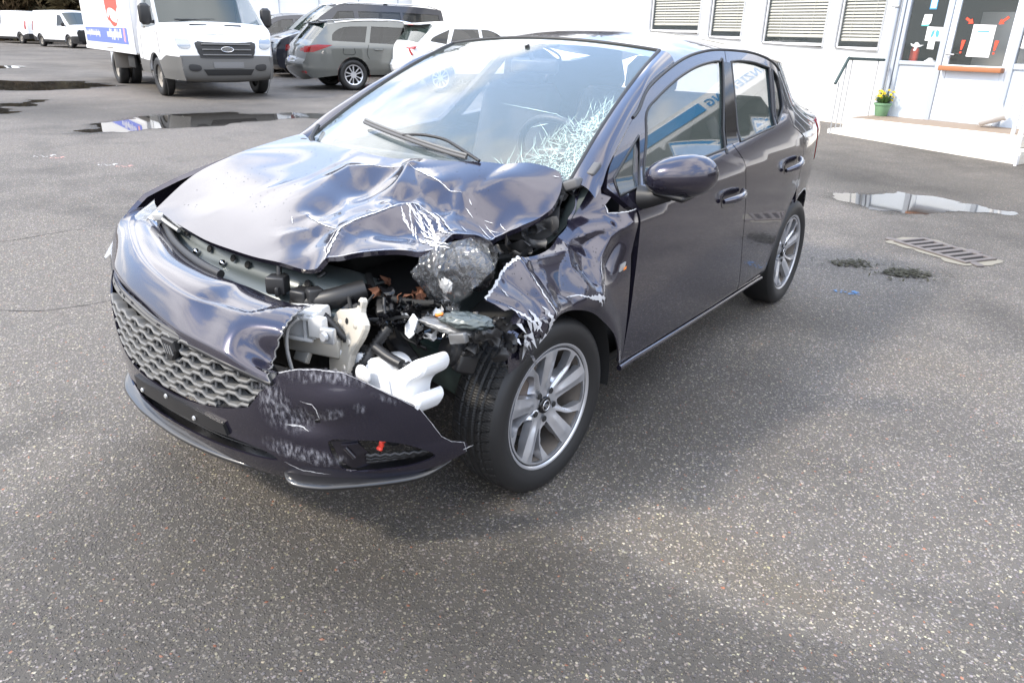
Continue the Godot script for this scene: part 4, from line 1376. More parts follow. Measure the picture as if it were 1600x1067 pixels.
	a = at_ground(-24.3, 40.0, -34.0, -3.1, -0.86)
	v = thing("panel_van", "white panel van with its front bumper smashed black and open, by the fence", "van", a[0], a[1], "white panel vans by the fence")
	v.scale = Vector3.ONE * 0.88
	var pv1 := pv.duplicate(true)
	pv1.ends.append(["broken_front", [-0.86, 0.36, -0.90, 0.80, -0.70, 0.98, -0.40, 0.90, 0.40, 0.88, 0.80, 0.92, 0.88, 0.36], "black_matt", 0.018, false, false])
	body(v, pv1)
	var jag := Geo.new()
	rng.seed = 3
	for i in 8:
		lump(jag, C(0.88 + rng.randf_range(-0.05, 0.06), rng.randf_range(-0.85, 0.85), rng.randf_range(0.40, 0.90)), Vector3(0.12, 0.10, 0.30), Basis.from_euler(Vector3(rng.randf(), rng.randf(), rng.randf())), 0.5, 200 + i, 8)
	obj("bumper_scrap", jag, M.black_plastic, v)
	mirrors(v, pv1, -0.12, 1.12, Vector3(0.12, 0.22, 0.2), "black_plastic")
	a = at_ground(-27.3, 43.8, 150.0, -3.1, 0.86)
	v = thing("panel_van", "white panel van at the left edge, its red tail lamp beside the smashed van", "van", a[0], a[1], "white panel vans by the fence")
	v.scale = Vector3.ONE * 0.88
	body(v, pv)
	mirrors(v, pv, -0.12, 1.12, Vector3(0.12, 0.22, 0.2), "black_plastic")

# ---------------------------------------------------------------- the wrecked hatchback
func ys(X: float, Z: float) -> float:
	var zc := 0.86 + (-0.5 - X) * 0.075
	var d := Z - zc
	var zb := 0.13
	var y := 0.0
	if d > 0.0:
		if d < zb:
			y = 0.866 - 0.36 * d - 1.9 * d * d
		else:
			var e := d - zb
			y = 0.866 - 0.36 * zb - 1.9 * zb * zb - 0.50 * e - 0.10 * e * e
	else:
		var t := -d
		y = 0.866 + 0.03 * t - 0.115 * t * t
		if Z < 0.30:
			y -= 0.35 * (0.30 - Z)
	var r := clampf((-2.1 - X) / 0.95, 0.0, 1.2)
	y -= 0.128 * r * r * (1.0 + 1.9 * smoothstep(-0.07, 0.17, d))
	if X < -2.95:
		y -= 0.9 * (X + 2.95) * (X + 2.95) * 3.0
	var f := clampf((X - 0.1) / 0.6, 0.0, 1.0)
	y -= 0.12 * f * f
	for w in [0.0, -2.51]:
		var q := sqrt((X - w) * (X - w) + (Z - 0.3) * (Z - 0.3))
		y += 0.010 * exp(-pow((q - 0.37) / 0.035, 2.0))
	return y

func side_l(X: float, Z: float) -> Vector3:
	return C(X, ys(X, Z), Z)

func side_r(X: float, Z: float) -> Vector3:
	return C(X, -ys(X, Z), Z)

func on(f: Callable, u: float, v: float, off: float) -> Vector3:
	var e := 0.003
	var a: Vector3 = f.call(u + e, v) - f.call(u - e, v)
	var b: Vector3 = f.call(u, v + e) - f.call(u, v - e)
	return f.call(u, v) + a.cross(b).normalized() * off

# irregular ribbon (paint crack, scratch) lying on f along a (u, v) path
func crack(g: Geo, f: Callable, path: Array, w: float, off: float, step := 0.008, taper := true) -> void:
	var pts: Array = []
	for i in path.size() - 1:
		var k := maxi(1, ceili((path[i + 1] - path[i]).length() / step))
		for t in k:
			pts.append(path[i].lerp(path[i + 1], float(t) / k))
	pts.append(path[path.size() - 1])
	var prev: Array = []
	for i in pts.size():
		var d: Vector2 = pts[mini(i + 1, pts.size() - 1)] - pts[maxi(i - 1, 0)]
		var nn := Vector2(-d.y, d.x).normalized()
		var e := 1.0
		if taper:
			e = sin(PI * clampf((i + 0.4) / (pts.size() - 0.2), 0.0, 1.0))
		var c: Vector2 = pts[i] + nn * rng.randf_range(-0.25, 0.25) * w
		var wa := w * e * rng.randf_range(0.2, 1.0)
		var wb := w * e * rng.randf_range(0.2, 1.0)
		var A := on(f, c.x + nn.x * wa, c.y + nn.y * wa, off)
		var B := on(f, c.x - nn.x * wb, c.y - nn.y * wb, off)
		if prev:
			g.face(prev[0], prev[1], B, A)
		prev = [A, B]

func seg_d(q: Vector2, path: Array) -> float:
	var best := 9.0
	for i in path.size() - 1:
		best = minf(best, q.distance_to(Geometry2D.get_closest_point_to_segment(q, path[i], path[i + 1])))
	return best

# thin plate spline through (x, y, z) points
func tps_solve(P: Array) -> Array:
	var N := P.size()
	var K := N + 3
	var A: Array = []
	for i in K:
		var row := PackedFloat64Array()
		row.resize(K + 1)
		A.append(row)
	for i in N:
		for j in N:
			var r2: float = pow(P[i].x - P[j].x, 2.0) + pow(P[i].y - P[j].y, 2.0)
			A[i][j] = (r2 * log(r2) if r2 > 1e-12 else 0.0) + (0.0001 if i == j else 0.0)
		A[i][N] = 1.0; A[i][N + 1] = P[i].x; A[i][N + 2] = P[i].y
		A[N][i] = 1.0; A[N + 1][i] = P[i].x; A[N + 2][i] = P[i].y
		A[i][K] = P[i].z
	for c in K:
		var b := c
		for r in range(c, K):
			if absf(A[r][c]) > absf(A[b][c]):
				b = r
		var tmp = A[c]
		A[c] = A[b]; A[b] = tmp
		for r in range(c + 1, K):
			var m: float = A[r][c] / A[c][c]
			if m != 0.0:
				for j in range(c, K + 1):
					A[r][j] -= m * A[c][j]
	var x := PackedFloat64Array()
	x.resize(K)
	for c in range(K - 1, -1, -1):
		var s: float = A[c][K]
		for j in range(c + 1, K):
			s -= A[c][j] * x[j]
		x[c] = s / A[c][c]
	return [P, x]

func tps(T: Array, x: float, y: float) -> float:
	var P: Array = T[0]
	var w: PackedFloat64Array = T[1]
	var N := P.size()
	var s := w[N] + w[N + 1] * x + w[N + 2] * y
	for i in N:
		var r2: float = (P[i].x - x) * (P[i].x - x) + (P[i].y - y) * (P[i].y - y)
		if r2 > 1e-12:
			s += w[i] * r2 * log(r2)
	return s

var hood_t: Array
var hood_folds: Array
var hood_dents: Array

func hood_f(X: float, Y: float) -> Vector3:
	var z := tps(hood_t, X, Y)
	var q := Vector2(X, Y)
	var hi := 0.0
	var lo := 0.0
	for c in hood_folds:
		var d := seg_d(q, c[0])
		if d < 0.30:
			var e: float = c[1] * exp(-sqrt(d * d + 0.00006) / c[2])
			hi = maxf(hi, e)
			lo = minf(lo, e)
	z += hi + lo
	for c in hood_dents:
		var dx: float = (X - c[0]) * cos(c[5]) + (Y - c[1]) * sin(c[5])
		var dy: float = (Y - c[1]) * cos(c[5]) - (X - c[0]) * sin(c[5])
		z += c[2] * exp(-pow(dx / c[3], 2.0) - pow(dy / c[4], 2.0))
	return C(X, Y, z)

var fend_folds: Array

func fend_f(X: float, Z: float) -> Vector3:
	var e := maxf(0.0, Z - 0.66)
	var y := ys(X, Z) - 0.95 * smoothstep(-0.42, -0.08, X) * e * e / (e + 0.05)
	var q := Vector2(X, Z)
	var hi := 0.0
	var lo := 0.0
	for c in fend_folds:
		var d := seg_d(q, c[0])
		if d < 0.25:
			var k: float = c[1] * exp(-sqrt(d * d + 0.00007) / c[2])
			hi = maxf(hi, k)
			lo = minf(lo, k)
	return C(X, y + hi + lo, Z)

func ws_f(t: float, v: float) -> Vector3:
	var b := Vector3(-0.08 - 0.19 * t * t, 0.67 * t, 0.965 + 0.02 * t * t)
	var a := Vector3(-1.07 - 0.05 * t * t, 0.545 * t, 1.43 - 0.035 * t * t)
	var q := b.lerp(a, v) + 4.0 * v * (1.0 - v) * 0.03 * Vector3(0.45, 0, 0.89)
	return C(q.x, q.y, q.z)

var plan_pts: Array
var plan_len: Array

func plan_init() -> void:
	plan_pts = cr(V2([0.83, 0, 0.82, 0.2, 0.775, 0.4, 0.68, 0.58, 0.56, 0.70, 0.42, 0.78, 0.25, 0.83, 0.0, 0.85]), 12)
	plan_len = [0.0]
	for i in range(1, plan_pts.size()):
		plan_len.append(plan_len[i - 1] + plan_pts[i].distance_to(plan_pts[i - 1]))

func plan_at(s: float) -> Array:
	var a := absf(s)
	var i := 0
	while i < plan_len.size() - 2 and plan_len[i + 1] < a:
		i += 1
	var t: float = (a - plan_len[i]) / (plan_len[i + 1] - plan_len[i])
	var q: Vector2 = plan_pts[i].lerp(plan_pts[i + 1], t)
	var i0 := maxi(i - 1, 0)
	var i3 := mini(i + 2, plan_pts.size() - 1)
	var d: Vector2 = (plan_pts[i + 1] - plan_pts[i0]).normalized().lerp((plan_pts[i3] - plan_pts[i]).normalized(), t).normalized()
	var nn := Vector2(d.y, -d.x)
	if i == 0:
		nn = nn.lerp(Vector2(1, 0), 1.0 - t).normalized()
	var sg := -1.0 if s < 0.0 else 1.0
	return [Vector2(q.x, q.y * sg), Vector2(nn.x, nn.y * sg)]

func bump_off(Z: float) -> float:
	if Z < 0.36:
		return -0.005 - 1.9 * (0.36 - Z) * (0.36 - Z)
	if Z > 0.56:
		return -1.6 * (Z - 0.56) * (Z - 0.56) + 0.005 * (0.56 - 0.36) / 0.2
	return -0.005 + 0.01 * (Z - 0.36) / 0.2 + 0.006 * sin((Z - 0.36) / 0.2 * PI)

func bump_f(s: float, Z: float) -> Vector3:
	var a := plan_at(s)
	var o := bump_off(Z)
	# pushed-in dent on the struck corner
	o -= 0.018 * exp(-pow((s - 0.50) / 0.07, 2.0) - pow((Z - 0.44) / 0.035, 2.0))
	o += 0.012 * exp(-pow((s - 0.60) / 0.10, 2.0) - pow((Z - 0.52) / 0.05, 2.0))
	var q: Vector2 = a[0] + a[1] * o
	return C(q.x, q.y, Z)

func make_wheel(car: Node3D, at: Vector3, turn: float, fine: bool) -> Node3D:
	var w := Node3D.new()
	var k := 0
	var nm := "wheel"
	while car.has_node(NodePath(nm)):
		k += 1
		nm = "wheel_%03d" % k
	w.name = nm
	car.add_child(w)
	w.position = at
	w.rotation.y = turn
	# tyre: x forward, y up, z outwards
	var prof := cr(V2([0.205, 0.078, 0.222, 0.086, 0.240, 0.094, 0.262, 0.0985, 0.283, 0.093, 0.296, 0.083]), 3)
	var rows: Array = []
	var NS := 1080 if fine else 96
	var across := 52 if fine else 20
	var tg := Geo.new()
	for s in [1.0, -1.0]:
		var pr: Array = []
		for q in prof:
			pr.append(Vector2(q.x, q.y * s))
		pr.append(Vector2(0.3005, 0.0765 * s))
		tg.lathe(pr, 96, Transform3D(Basis(Vector3(1, 0, 0), PI / 2), Vector3.ZERO))
	for i in NS:
		var th := TAU * i / NS
		var row: Array = []
		for j in across + 1:
			var z := lerpf(-0.0768, 0.0768, float(j) / across)
			var r := 0.3060 - 0.0055 * pow(absf(z) / 0.0768, 4.0)
			if fine:
				var gz := 0.0
				for c in [-0.040, -0.014, 0.014, 0.040]:
					gz = maxf(gz, 1.0 - absf(z - c) / 0.0045)
				var lat := fposmod(th * 54.0 + (absf(z) * 70.0), TAU) / TAU
				var sip := fposmod(th * 216.0 + sin(z * 300.0) * 0.8, TAU) / TAU
				var g2 := 1.0 if lat < 0.10 and absf(z) > 0.012 else 0.0
				if absf(z + 0.006) < 0.03:
					g2 *= 0.6
				r -= 0.0060 * clampf(maxf(gz * 2.0, g2 * 0.7), 0.0, 1.0) + (0.0016 if sip < 0.22 else 0.0)
			row.append(Vector3(cos(th) * r, sin(th) * r, z))
		rows.append(row)
	tg.grid(rows, false, true)
	obj("tyre", tg, M.tyre_rubber, w)
	var X90 := Transform3D(Basis(Vector3(1, 0, 0), PI / 2), Vector3.ZERO)
	var bg := Geo.new()
	bg.lathe(V2([0.197, 0.070, 0.190, 0.03, 0.186, -0.02, 0.190, -0.08, 0.208, -0.085]), 60, X90)
	obj("barrel", bg, M.alloy_barrel, w)
	obj("added_backing", Geo.new().lathe(V2([0.0, -0.045, 0.186, -0.045]), 40, X90), M.black_matt, w)  # added black disc that darkens the gaps between the spokes
	var dg := Geo.new()
	dg.lathe(V2([0.0, 0.0, 0.0, 0.012, 0.07, 0.012, 0.072, 0.0, 0.128, 0.0, 0.130, -0.010, 0.128, -0.02, 0.0, -0.02]), 48, X90)
	dg.box(Vector3(-0.085, 0.085, 0.005), Vector3(0.07, 0.10, 0.06), Basis(Vector3(0, 0, 1), PI / 4), 0.012)
	obj("brake_disc", dg, M.brake_disc, w)
	# alloy face
	var rg := Geo.new()
	rg.lathe(V2([0.199, 0.064, 0.204, 0.074, 0.211, 0.0825, 0.2165, 0.0865, 0.2195, 0.0860, 0.2205, 0.081]), 96, X90)
	var outer := PackedVector2Array()
	for i in 72:
		outer.append(Vector2.from_angle(TAU * i / 72.0) * 0.2035)
	var holes: Array = []
	for s in 5:
		var a0 := deg_to_rad(90.0 - 72.0 * s)
		for hp in [[9.5, 0.194, 9.5, 0.194, 21.0, 0.197, 32.0, 0.196, 36.0, 0.180, 42.0, 0.150, 43.5, 0.125, 37.0, 0.088, 25.0, 0.072, 17.0, 0.090], [43.5, 0.197, 52.0, 0.198, 62.5, 0.194, 62.5, 0.194, 60.5, 0.140, 58.0, 0.105, 54.5, 0.082, 51.5, 0.100, 49.5, 0.140, 45.0, 0.175]]:
			var pts: Array = []
			for i in range(0, hp.size(), 2):
				pts.append(Vector2.from_angle(a0 - deg_to_rad(hp[i])) * hp[i + 1])
			holes.append(PackedVector2Array(cr(pts, 4, true)))
	var face := func(x: float, y: float) -> Vector3:
		var r := sqrt(x * x + y * y)
		var an := rad_to_deg(atan2(x, y))
		var m := fposmod(an, 72.0)
		var z := 0.056 + 0.020 * smoothstep(0.05, 0.2, r)
		var wd := minf(m, 72.0 - m)
		z += 0.009 * (1.0 - wd / 11.0 if wd < 11.0 else 0.0) * smoothstep(0.05, 0.10, r) * (1.0 - 0.6 * smoothstep(0.16, 0.2, r))
		z -= 0.010 * smoothstep(30.0, 41.0, m) * (1.0 - smoothstep(44.0, 47.0, m)) * smoothstep(0.19, 0.12, r)
		z += 0.004 * smoothstep(0.17, 0.203, r)
		return Vector3(x, y, z)
	rg.sheet(outer, holes, Vector2(0.0052, 0.0052), face, 0.030)
	obj("rim", rg, M.alloy_silver, w)
	var hg := Geo.new()
	hg.lathe(V2([0.0, 0.0655, 0.026, 0.065, 0.0295, 0.062, 0.030, 0.050]), 32, X90)
	obj("centre_cap", hg, M.black_gloss, w)
	var eg := Geo.new()
	var ring: Array = []
	for i in 28:
		ring.append(Vector3(cos(TAU * i / 28.0) * 0.0175, sin(TAU * i / 28.0) * 0.0175, 0.0665))
	eg.tube(ring, 0.0022, 6, true)
	eg.prism(poly([-0.023, 0.001, 0.002, 0.006, -0.001, 0.0005, 0.023, -0.001, -0.002, -0.006, 0.001, -0.0005]), Transform3D(Basis.IDENTITY, Vector3(0, 0, 0.0668)), 0.003)
	obj("emblem", eg, M.chrome, w)
	var ng := Geo.new()
	for s in 5:
		var q := Vector2.from_angle(deg_to_rad(90.0 - 72.0 * s - 36.0)) * 0.052
		ng.lathe(V2([0.0, 0.0635, 0.0095, 0.0635, 0.0115, 0.060]), 16, Transform3D(X90.basis, Vector3(q.x, q.y, 0)))
	obj("bolt_recess", ng, M.black_matt, w)
	return w

func scuff_material() -> StandardMaterial3D:
	var m := mat("scuff", Color.WHITE, 0.55)
	m.albedo_texture = noise_tex(0.010, 7, 77, [[0.0, 0.34, 0.52, 0.70, 1.0], [Color(0.40, 0.40, 0.43, 0.0), Color(0.42, 0.42, 0.45, 0.03), Color(0.48, 0.48, 0.51, 0.18), Color(0.55, 0.55, 0.58, 0.38), Color(0.66, 0.66, 0.68, 0.6)]], 1024)
	m.uv1_scale = Vector3(6.5, 2.5, 1)
	m.vertex_color_use_as_albedo = true
	m.transparency = BaseMaterial3D.TRANSPARENCY_ALPHA
	return m

func scuff(car: Node, f: Callable, c: Vector2, r: Vector2, turn: float, off := 0.0015, parent: Node = null) -> void:
	var pts: Array = []
	for i in 14:
		pts.append(c + (Vector2.from_angle(TAU * i / 14.0) * r).rotated(turn))
	var up := func(u: float, v: float) -> Vector3: return on(f, u, v, off)
	var fade := func(u: float, v: float) -> Color:
		var d := (Vector2(u, v) - c).rotated(-turn) / r
		return Color(1, 1, 1, clampf(1.35 * (1.0 - d.length()), 0.0, 1.0))
	var g := Geo.new()
	g.sheet(PackedVector2Array(cr(pts, 2, true)), [], Vector2(0.012, 0.012), up, 0.0, false, fade)
	obj("scuff", g, M.scuff, parent if parent else car)

func torus(g: Geo, at: Vector3, b: Basis, R: float, r: float, segs := 36, sides := 8) -> void:
	var ring: Array = []
	for i in segs:
		ring.append(at + b * Vector3(cos(TAU * i / segs) * R, sin(TAU * i / segs) * R, 0))
	g.tube(ring, r, sides, true)

# crumpled closed lump: a sphere pushed about by noise
func lump(g: Geo, at: Vector3, size: Vector3, b: Basis, rough: float, sd: int, K := 18) -> void:
	var nz := FastNoiseLite.new()
	nz.seed = sd; nz.frequency = 1.7; nz.noise_type = FastNoiseLite.TYPE_CELLULAR
	var rows: Array = []
	for i in K + 1:
		var a := PI * i / K
		var row: Array = []
		for j in K * 2:
			var w := TAU * j / (K * 2)
			var d := Vector3(sin(a) * cos(w), cos(a), sin(a) * sin(w))
			var s := 1.0 + rough * nz.get_noise_3dv(d * 1.6)
			row.append(at + b * (d * size * 0.5 * s))
		rows.append(row)
	g.grid(rows, true)

# a small bent scrap of sheet
func scrap(g: Geo, at: Vector3, size: float, r: RandomNumberGenerator, ragged := 0.5) -> void:
	var b := Basis.from_euler(Vector3(r.randf() * TAU, r.randf() * TAU, r.randf() * TAU))
	var rows: Array = []
	var ph := r.randf() * 6.0
	for i in 5:
		var row: Array = []
		for j in 4:
			var u := i / 4.0 - 0.5
			var w := (j / 3.0 - 0.5) * (0.25 + 0.5 * r.randf())
			var q := Vector3(u + r.randf_range(-0.1, 0.1) * ragged, 0.22 * sin(u * 6.0 + ph) + r.randf_range(-0.12, 0.12) * ragged, w)
			row.append(at + b * (q * size))
		rows.append(row)
	g.grid(rows)

func hose(g: Geo, pts: Array, r: float, ribs := true) -> void:
	var path := cr(pts, 14)
	var fine: Array = []
	var rad: Array = []
	var s := 0.0
	for i in path.size() - 1:
		var k := maxi(1, ceili((path[i + 1] - path[i]).length() / (r * 0.3)))
		for t in k:
			fine.append(path[i].lerp(path[i + 1], float(t) / k))
			rad.append(r * (1.0 + (0.10 * (1.0 if fine.size() % 4 < 2 else -1.0) if ribs else 0.0)))
	g.tube(fine, rad, 10)

func rain(car: Node3D, bead: Mesh, spots: Array) -> void:
	var mm := MultiMesh.new()
	mm.transform_format = MultiMesh.TRANSFORM_3D
	mm.mesh = bead
	mm.instance_count = spots.size()
	for i in spots.size():
		var nn: Vector3 = spots[i][1]
		var a := nn.cross(Vector3(0.3, 0.1, 1.0)).normalized()
		var r := rng.randf_range(0.0007, 0.0024)
		mm.set_instance_transform(i, Transform3D(Basis(a * r, nn * r, a.cross(nn) * r), spots[i][0]))
	var mi := MultiMeshInstance3D.new()
	mi.name = "rain_bead" if not car.has_node("rain_bead") else "rain_bead_001"
	mi.multimesh = mm
	mi.material_override = M.black_gloss
	mi.set_meta("kind", "stuff")
	car.add_child(mi, true)

func damaged_car() -> void:
	plan_init()
	scuff_material()
	var car := thing("damaged_car", "dark plum hatchback in the foreground with a crushed front, buckled bonnet and cracked windscreen", "car", Wd(-0.531, 2.675, 0.0), -2.19355)
	# ---- front door and its glass
	var front_win := spoly([-0.56, 0.962, -0.56, 0.962, -0.691, 1.098, -0.763, 1.185, -0.898, 1.235, -1.109, 1.293, -1.321, 1.334, -1.49, 1.351, -1.565, 1.352, -1.585, 1.335, -1.305, 1.018, -1.295, 1.012, -1.014, 0.996, -0.72, 0.972], 4)
	var tri_win := poly([-0.645, 1.112, -0.520, 0.957, -0.375, 0.946, -0.392, 0.998])
	var ditch := [-0.652, 1.17, -0.713, 1.194, -0.855, 1.268, -1.167, 1.352, -1.416, 1.389, -1.66, 1.398]
	var door1 := PackedVector2Array()
	for q in cr(V2([-0.33, 0.975, -0.40, 1.04, -0.60, 1.145, -0.652, 1.17]), 4):
		door1.append(q)
	for q in cr(V2(ditch), 5):
		door1.append(q)
	door1.append_array(poly([-1.632, 1.352, -1.383, 1.02, -1.43, 0.954, -1.506, 0.746, -1.562, 0.554, -1.68, 0.285, -0.423, 0.325, -0.438, 0.516, -0.438, 0.615, -0.45, 0.887, -0.40, 0.91]))
	var sf := Vector2(0.035, 0.03)
	var g := Geo.new()
	g.sheet(door1, [front_win, tri_win], sf, side_l, 0.02, true)
	var d1 := obj("front_door", g, M.plum_paint, car)
	var inset := func(u: float, v: float) -> Vector3: return on(side_l, u, v, 0.008)
	g = Geo.new()
	g.sheet(front_win, [], Vector2(0.08, 0.06), inset)
	obj("window_glass", g, M.side_glass, d1)
	var deep := func(u: float, v: float) -> Vector3: return on(side_l, u, v, 0.013)
	obj("inner_pane", Geo.new().sheet(front_win, [], Vector2(0.08, 0.06), deep), M.side_inner, d1)
	g = Geo.new()
	g.sheet(tri_win, [], Vector2(0.08, 0.06), inset)
	obj("quarter_glass", g, M.side_glass, d1)
	# rubber seals round the glass
	g = Geo.new()
	for wn in [front_win, tri_win]:
		var path: Array = []
		for q in wn:
			path.append(on(side_l, q.x, q.y, 0.001))
		g.tube(path, 0.006, 6, true)
	obj("window_seal", g, M.black_plastic, d1)
	# ---- rear door
	var rear_win := spoly([-1.690, 1.350, -1.690, 1.350, -1.80, 1.353, -1.966, 1.343, -2.125, 1.318, -2.125, 1.318, -2.04, 1.20, -1.935, 1.060, -1.935, 1.060, -1.70, 1.042, -1.474, 1.026, -1.474, 1.026, -1.57, 1.17], 4)
	var qua_win := spoly([-2.163, 1.310, -2.163, 1.310, -2.20, 1.285, -2.212, 1.25, -2.18, 1.19, -2.125, 1.125, -1.972, 1.068, -1.972, 1.068, -2.07, 1.19], 4)
	var door2 := PackedVector2Array()
	for q in cr(V2([-1.666, 1.398, -1.85, 1.394, -1.998, 1.383, -2.219, 1.341, -2.292, 1.309]), 5):
		door2.append(q)
	door2.append_array(poly([-2.27, 1.25, -2.21, 1.14, -2.16, 1.04, -2.30, 0.98, -2.345, 0.90, -2.34, 0.70, -2.25, 0.63, -2.14, 0.50, -2.085, 0.30, -2.08, 0.262, -1.686, 0.284, -1.568, 0.554, -1.512, 0.746, -1.436, 0.954, -1.389, 1.02, -1.638, 1.352]))
	g = Geo.new()
	g.sheet(door2, [rear_win, qua_win], sf, side_l, 0.02, true)
	var d2 := obj("rear_door", g, M.plum_paint, car)
	g = Geo.new()
	g.sheet(rear_win, [], Vector2(0.08, 0.06), inset)
	obj("window_glass", g, M.side_glass, d2)
	obj("inner_pane", Geo.new().sheet(rear_win, [], Vector2(0.08, 0.06), deep), M.side_inner, d2)
	g = Geo.new()
	g.sheet(qua_win, [], Vector2(0.08, 0.06), inset)
	obj("quarter_glass", g, M.dark_glass, d2)
	g = Geo.new()
	for wn in [rear_win, qua_win]:
		var path: Array = []
		for q in wn:
			path.append(on(side_l, q.x, q.y, 0.001))
		g.tube(path, 0.006, 6, true)
	obj("window_seal", g, M.black_plastic, d2)
	g = Geo.new()
	var proud := func(u: float, v: float) -> Vector3: return on(side_l, u, v, -0.003)
	g.sheet(poly([-1.325, 1.022, -1.455, 1.028, -1.56, 1.17, -1.672, 1.345, -1.60, 1.35]), [], Vector2(0.08, 0.06), proud, -0.004)
	obj("pillar_trim", g, M.black_gloss, car)
	# handles
	for hd in [[d1, -1.30, 0.807, 0.045], [d2, -2.122, 0.85, 0.10]]:
		var hp := obj("handle_recess", Geo.new().sheet(spoly([hd[1] - 0.07, hd[2] - 0.035, hd[1] + 0.08, hd[2] - 0.03, hd[1] + 0.10, hd[2] + 0.015, hd[1] + 0.03, hd[2] + 0.04, hd[1] - 0.06, hd[2] + 0.03], 4), [], Vector2(0.02, 0.02), func(u: float, v: float) -> Vector3: return on(side_l, u, v, -0.0015)), M.plum_dark, hd[0])
		g = Geo.new()
		var path: Array = []
		for t in 9:
			var e := t / 8.0
			path.append(on(side_l, hd[1] + 0.11 - 0.22 * e, hd[2] + 0.012 + hd[3] * (e - 0.5) * 0.4, -0.012 - 0.034 * sin(PI * e)))
		g.tube(path, [0.010, 0.014, 0.016, 0.017, 0.017, 0.017, 0.016, 0.015, 0.010], 10)
		obj("handle", g, M.plum_paint, hd[0])
	# ---- rear quarter, sill
	var quarter := poly([-2.226, 1.339, -2.276, 1.25, -2.216, 1.14, -2.166, 1.043, -2.306, 0.985, -2.351, 0.90, -2.346, 0.66])
	for i in 12:
		var a := deg_to_rad(62.0 + i * 9.9)
		quarter.append(Vector2(-2.51 + 0.37 * cos(a), 0.30 + 0.37 * sin(a)))
	quarter.append_array(poly([-2.875, 0.36, -2.95, 0.36, -3.05, 0.40, -3.12, 0.50, -3.10, 0.75, -3.04, 0.95, -2.92, 1.12, -2.78, 1.31, -2.60, 1.335, -2.40, 1.343, -2.30, 1.335]))
	g = Geo.new()
	g.sheet(quarter, [], sf, side_l, 0.02, true)
	obj("rear_quarter", g, M.plum_paint, car)
	g = Geo.new()
	var lamp := spoly([-2.78, 1.02, -2.90, 1.03, -3.03, 0.95, -3.06, 0.80, -2.98, 0.78, -2.86, 0.90], 4)
	g.sheet(lamp, [], Vector2(0.03, 0.03), func(u: float, v: float) -> Vector3: return on(side_l, u, v, -0.004), -0.006)
	obj("tail_lamp", g, M.lens_red, car)
	g = Geo.new()
	var lipp: Array = []
	for i in 15:
		var x := lerpf(-0.40, -2.10, i / 14.0)
		var z := lerpf(0.312, 0.245, i / 14.0)
		lipp.append(C(x, ys(x, z) + 0.003, z))
	g.tube(lipp, 0.011, 8)
	obj("sill_edge", g, M.plum_paint, car)
	g = Geo.new()
	g.sheet(poly([-0.38, 0.312, -2.1, 0.245, -2.08, 0.15, -0.38, 0.17]), [], Vector2(0.1, 0.05), func(u: float, v: float) -> Vector3: return C(u, ys(u, v) - 0.09 - 0.35 * (0.31 - v), v))
	obj("sill_underside", g, M.black_matt, car)
	# ---- right side of the body, seen only past the bonnet and through the glass
	var rside := PackedVector2Array()
	for q in cr(V2([-0.28, 0.99, -0.40, 1.045, -0.60, 1.145, -0.713, 1.194, -0.855, 1.268, -1.167, 1.352, -1.416, 1.389, -1.66, 1.398, -1.998, 1.383, -2.292, 1.309, -2.60, 1.335, -2.78, 1.31]), 4):
		rside.append(q)
	rside.append_array(poly([-2.92, 1.12, -3.04, 0.95, -3.10, 0.75, -3.12, 0.45, -3.06, 0.25]))
	for i in 15:
		var a := deg_to_rad(190.0 - i * 14.3)
		rside.append(Vector2(-2.51 + 0.37 * cos(a), 0.30 + 0.37 * sin(a)))
	rside.append_array(poly([-2.1, 0.2, -0.4, 0.2]))
	for i in 15:
		var a := deg_to_rad(190.0 - i * 14.3)
		rside.append(Vector2(0.37 * cos(a), 0.30 + 0.37 * sin(a)))
	rside.append_array(poly([0.45, 0.28, 0.50, 0.55, 0.47, 0.78, 0.40, 0.84, 0.26, 0.885, 0.03, 0.945, -0.2, 0.975]))
	g = Geo.new()
	g.sheet(rside, [front_win, rear_win, qua_win, tri_win], Vector2(0.05, 0.04), side_r, 0.02)
	var rb := obj("right_body_side", g, M.plum_paint, car)
	for wn in [front_win, rear_win, qua_win]:
		g = Geo.new()
		g.sheet(wn, [], Vector2(0.1, 0.08), func(u: float, v: float) -> Vector3: return C(u, -ys(u, v) + 0.008, v))
		obj("window_glass", g, M.side_glass, rb)
	# ---- roof
	var dz := cr(V2([-1.05, 1.322, -1.167, 1.352, -1.416, 1.389, -1.66, 1.398, -1.998, 1.383, -2.292, 1.352, -2.80, 1.30]), 10)
	var zd := func(X: float) -> float:
		for i in dz.size() - 1:
			if X <= dz[i].x and X >= dz[i + 1].x:
				return lerpf(dz[i].y, dz[i + 1].y, (X - dz[i].x) / (dz[i + 1].x - dz[i].x))
		return dz[0].y if X > dz[0].x else dz[dz.size() - 1].y
	var rows: Array = []
	for i in 31:
		var row: Array = []
		for j in 37:
			var t := sin((j / 36.0 * 2.0 - 1.0) * PI / 2.0)
			var X := lerpf(-1.072 - 0.05 * t * t, -2.80, i / 30.0)
			var z0: float = zd.call(X)
			var ye := ys(X, z0)
			row.append(C(X, t * ye, z0 + 0.078 * (1.0 - pow(absf(t), 2.6)) + 0.004 * i / 30.0))
		rows.append(row)
	g = Geo.new()
	g.grid(rows)
	obj("roof", g, M.plum_paint, car)
	# black drip line between roof rail and doors
	for s in [1.0, -1.0]:
		g = Geo.new()
		var path: Array = []
		for q in cr(V2(ditch + [-1.998, 1.383, -2.219, 1.341, -2.30, 1.30]), 5):
			path.append(C(q.x, s * (ys(q.x, q.y) - 0.002), q.y + 0.002))
		g.tube(path, 0.007, 6)
		obj("drip_rail", g, M.black_plastic, car)
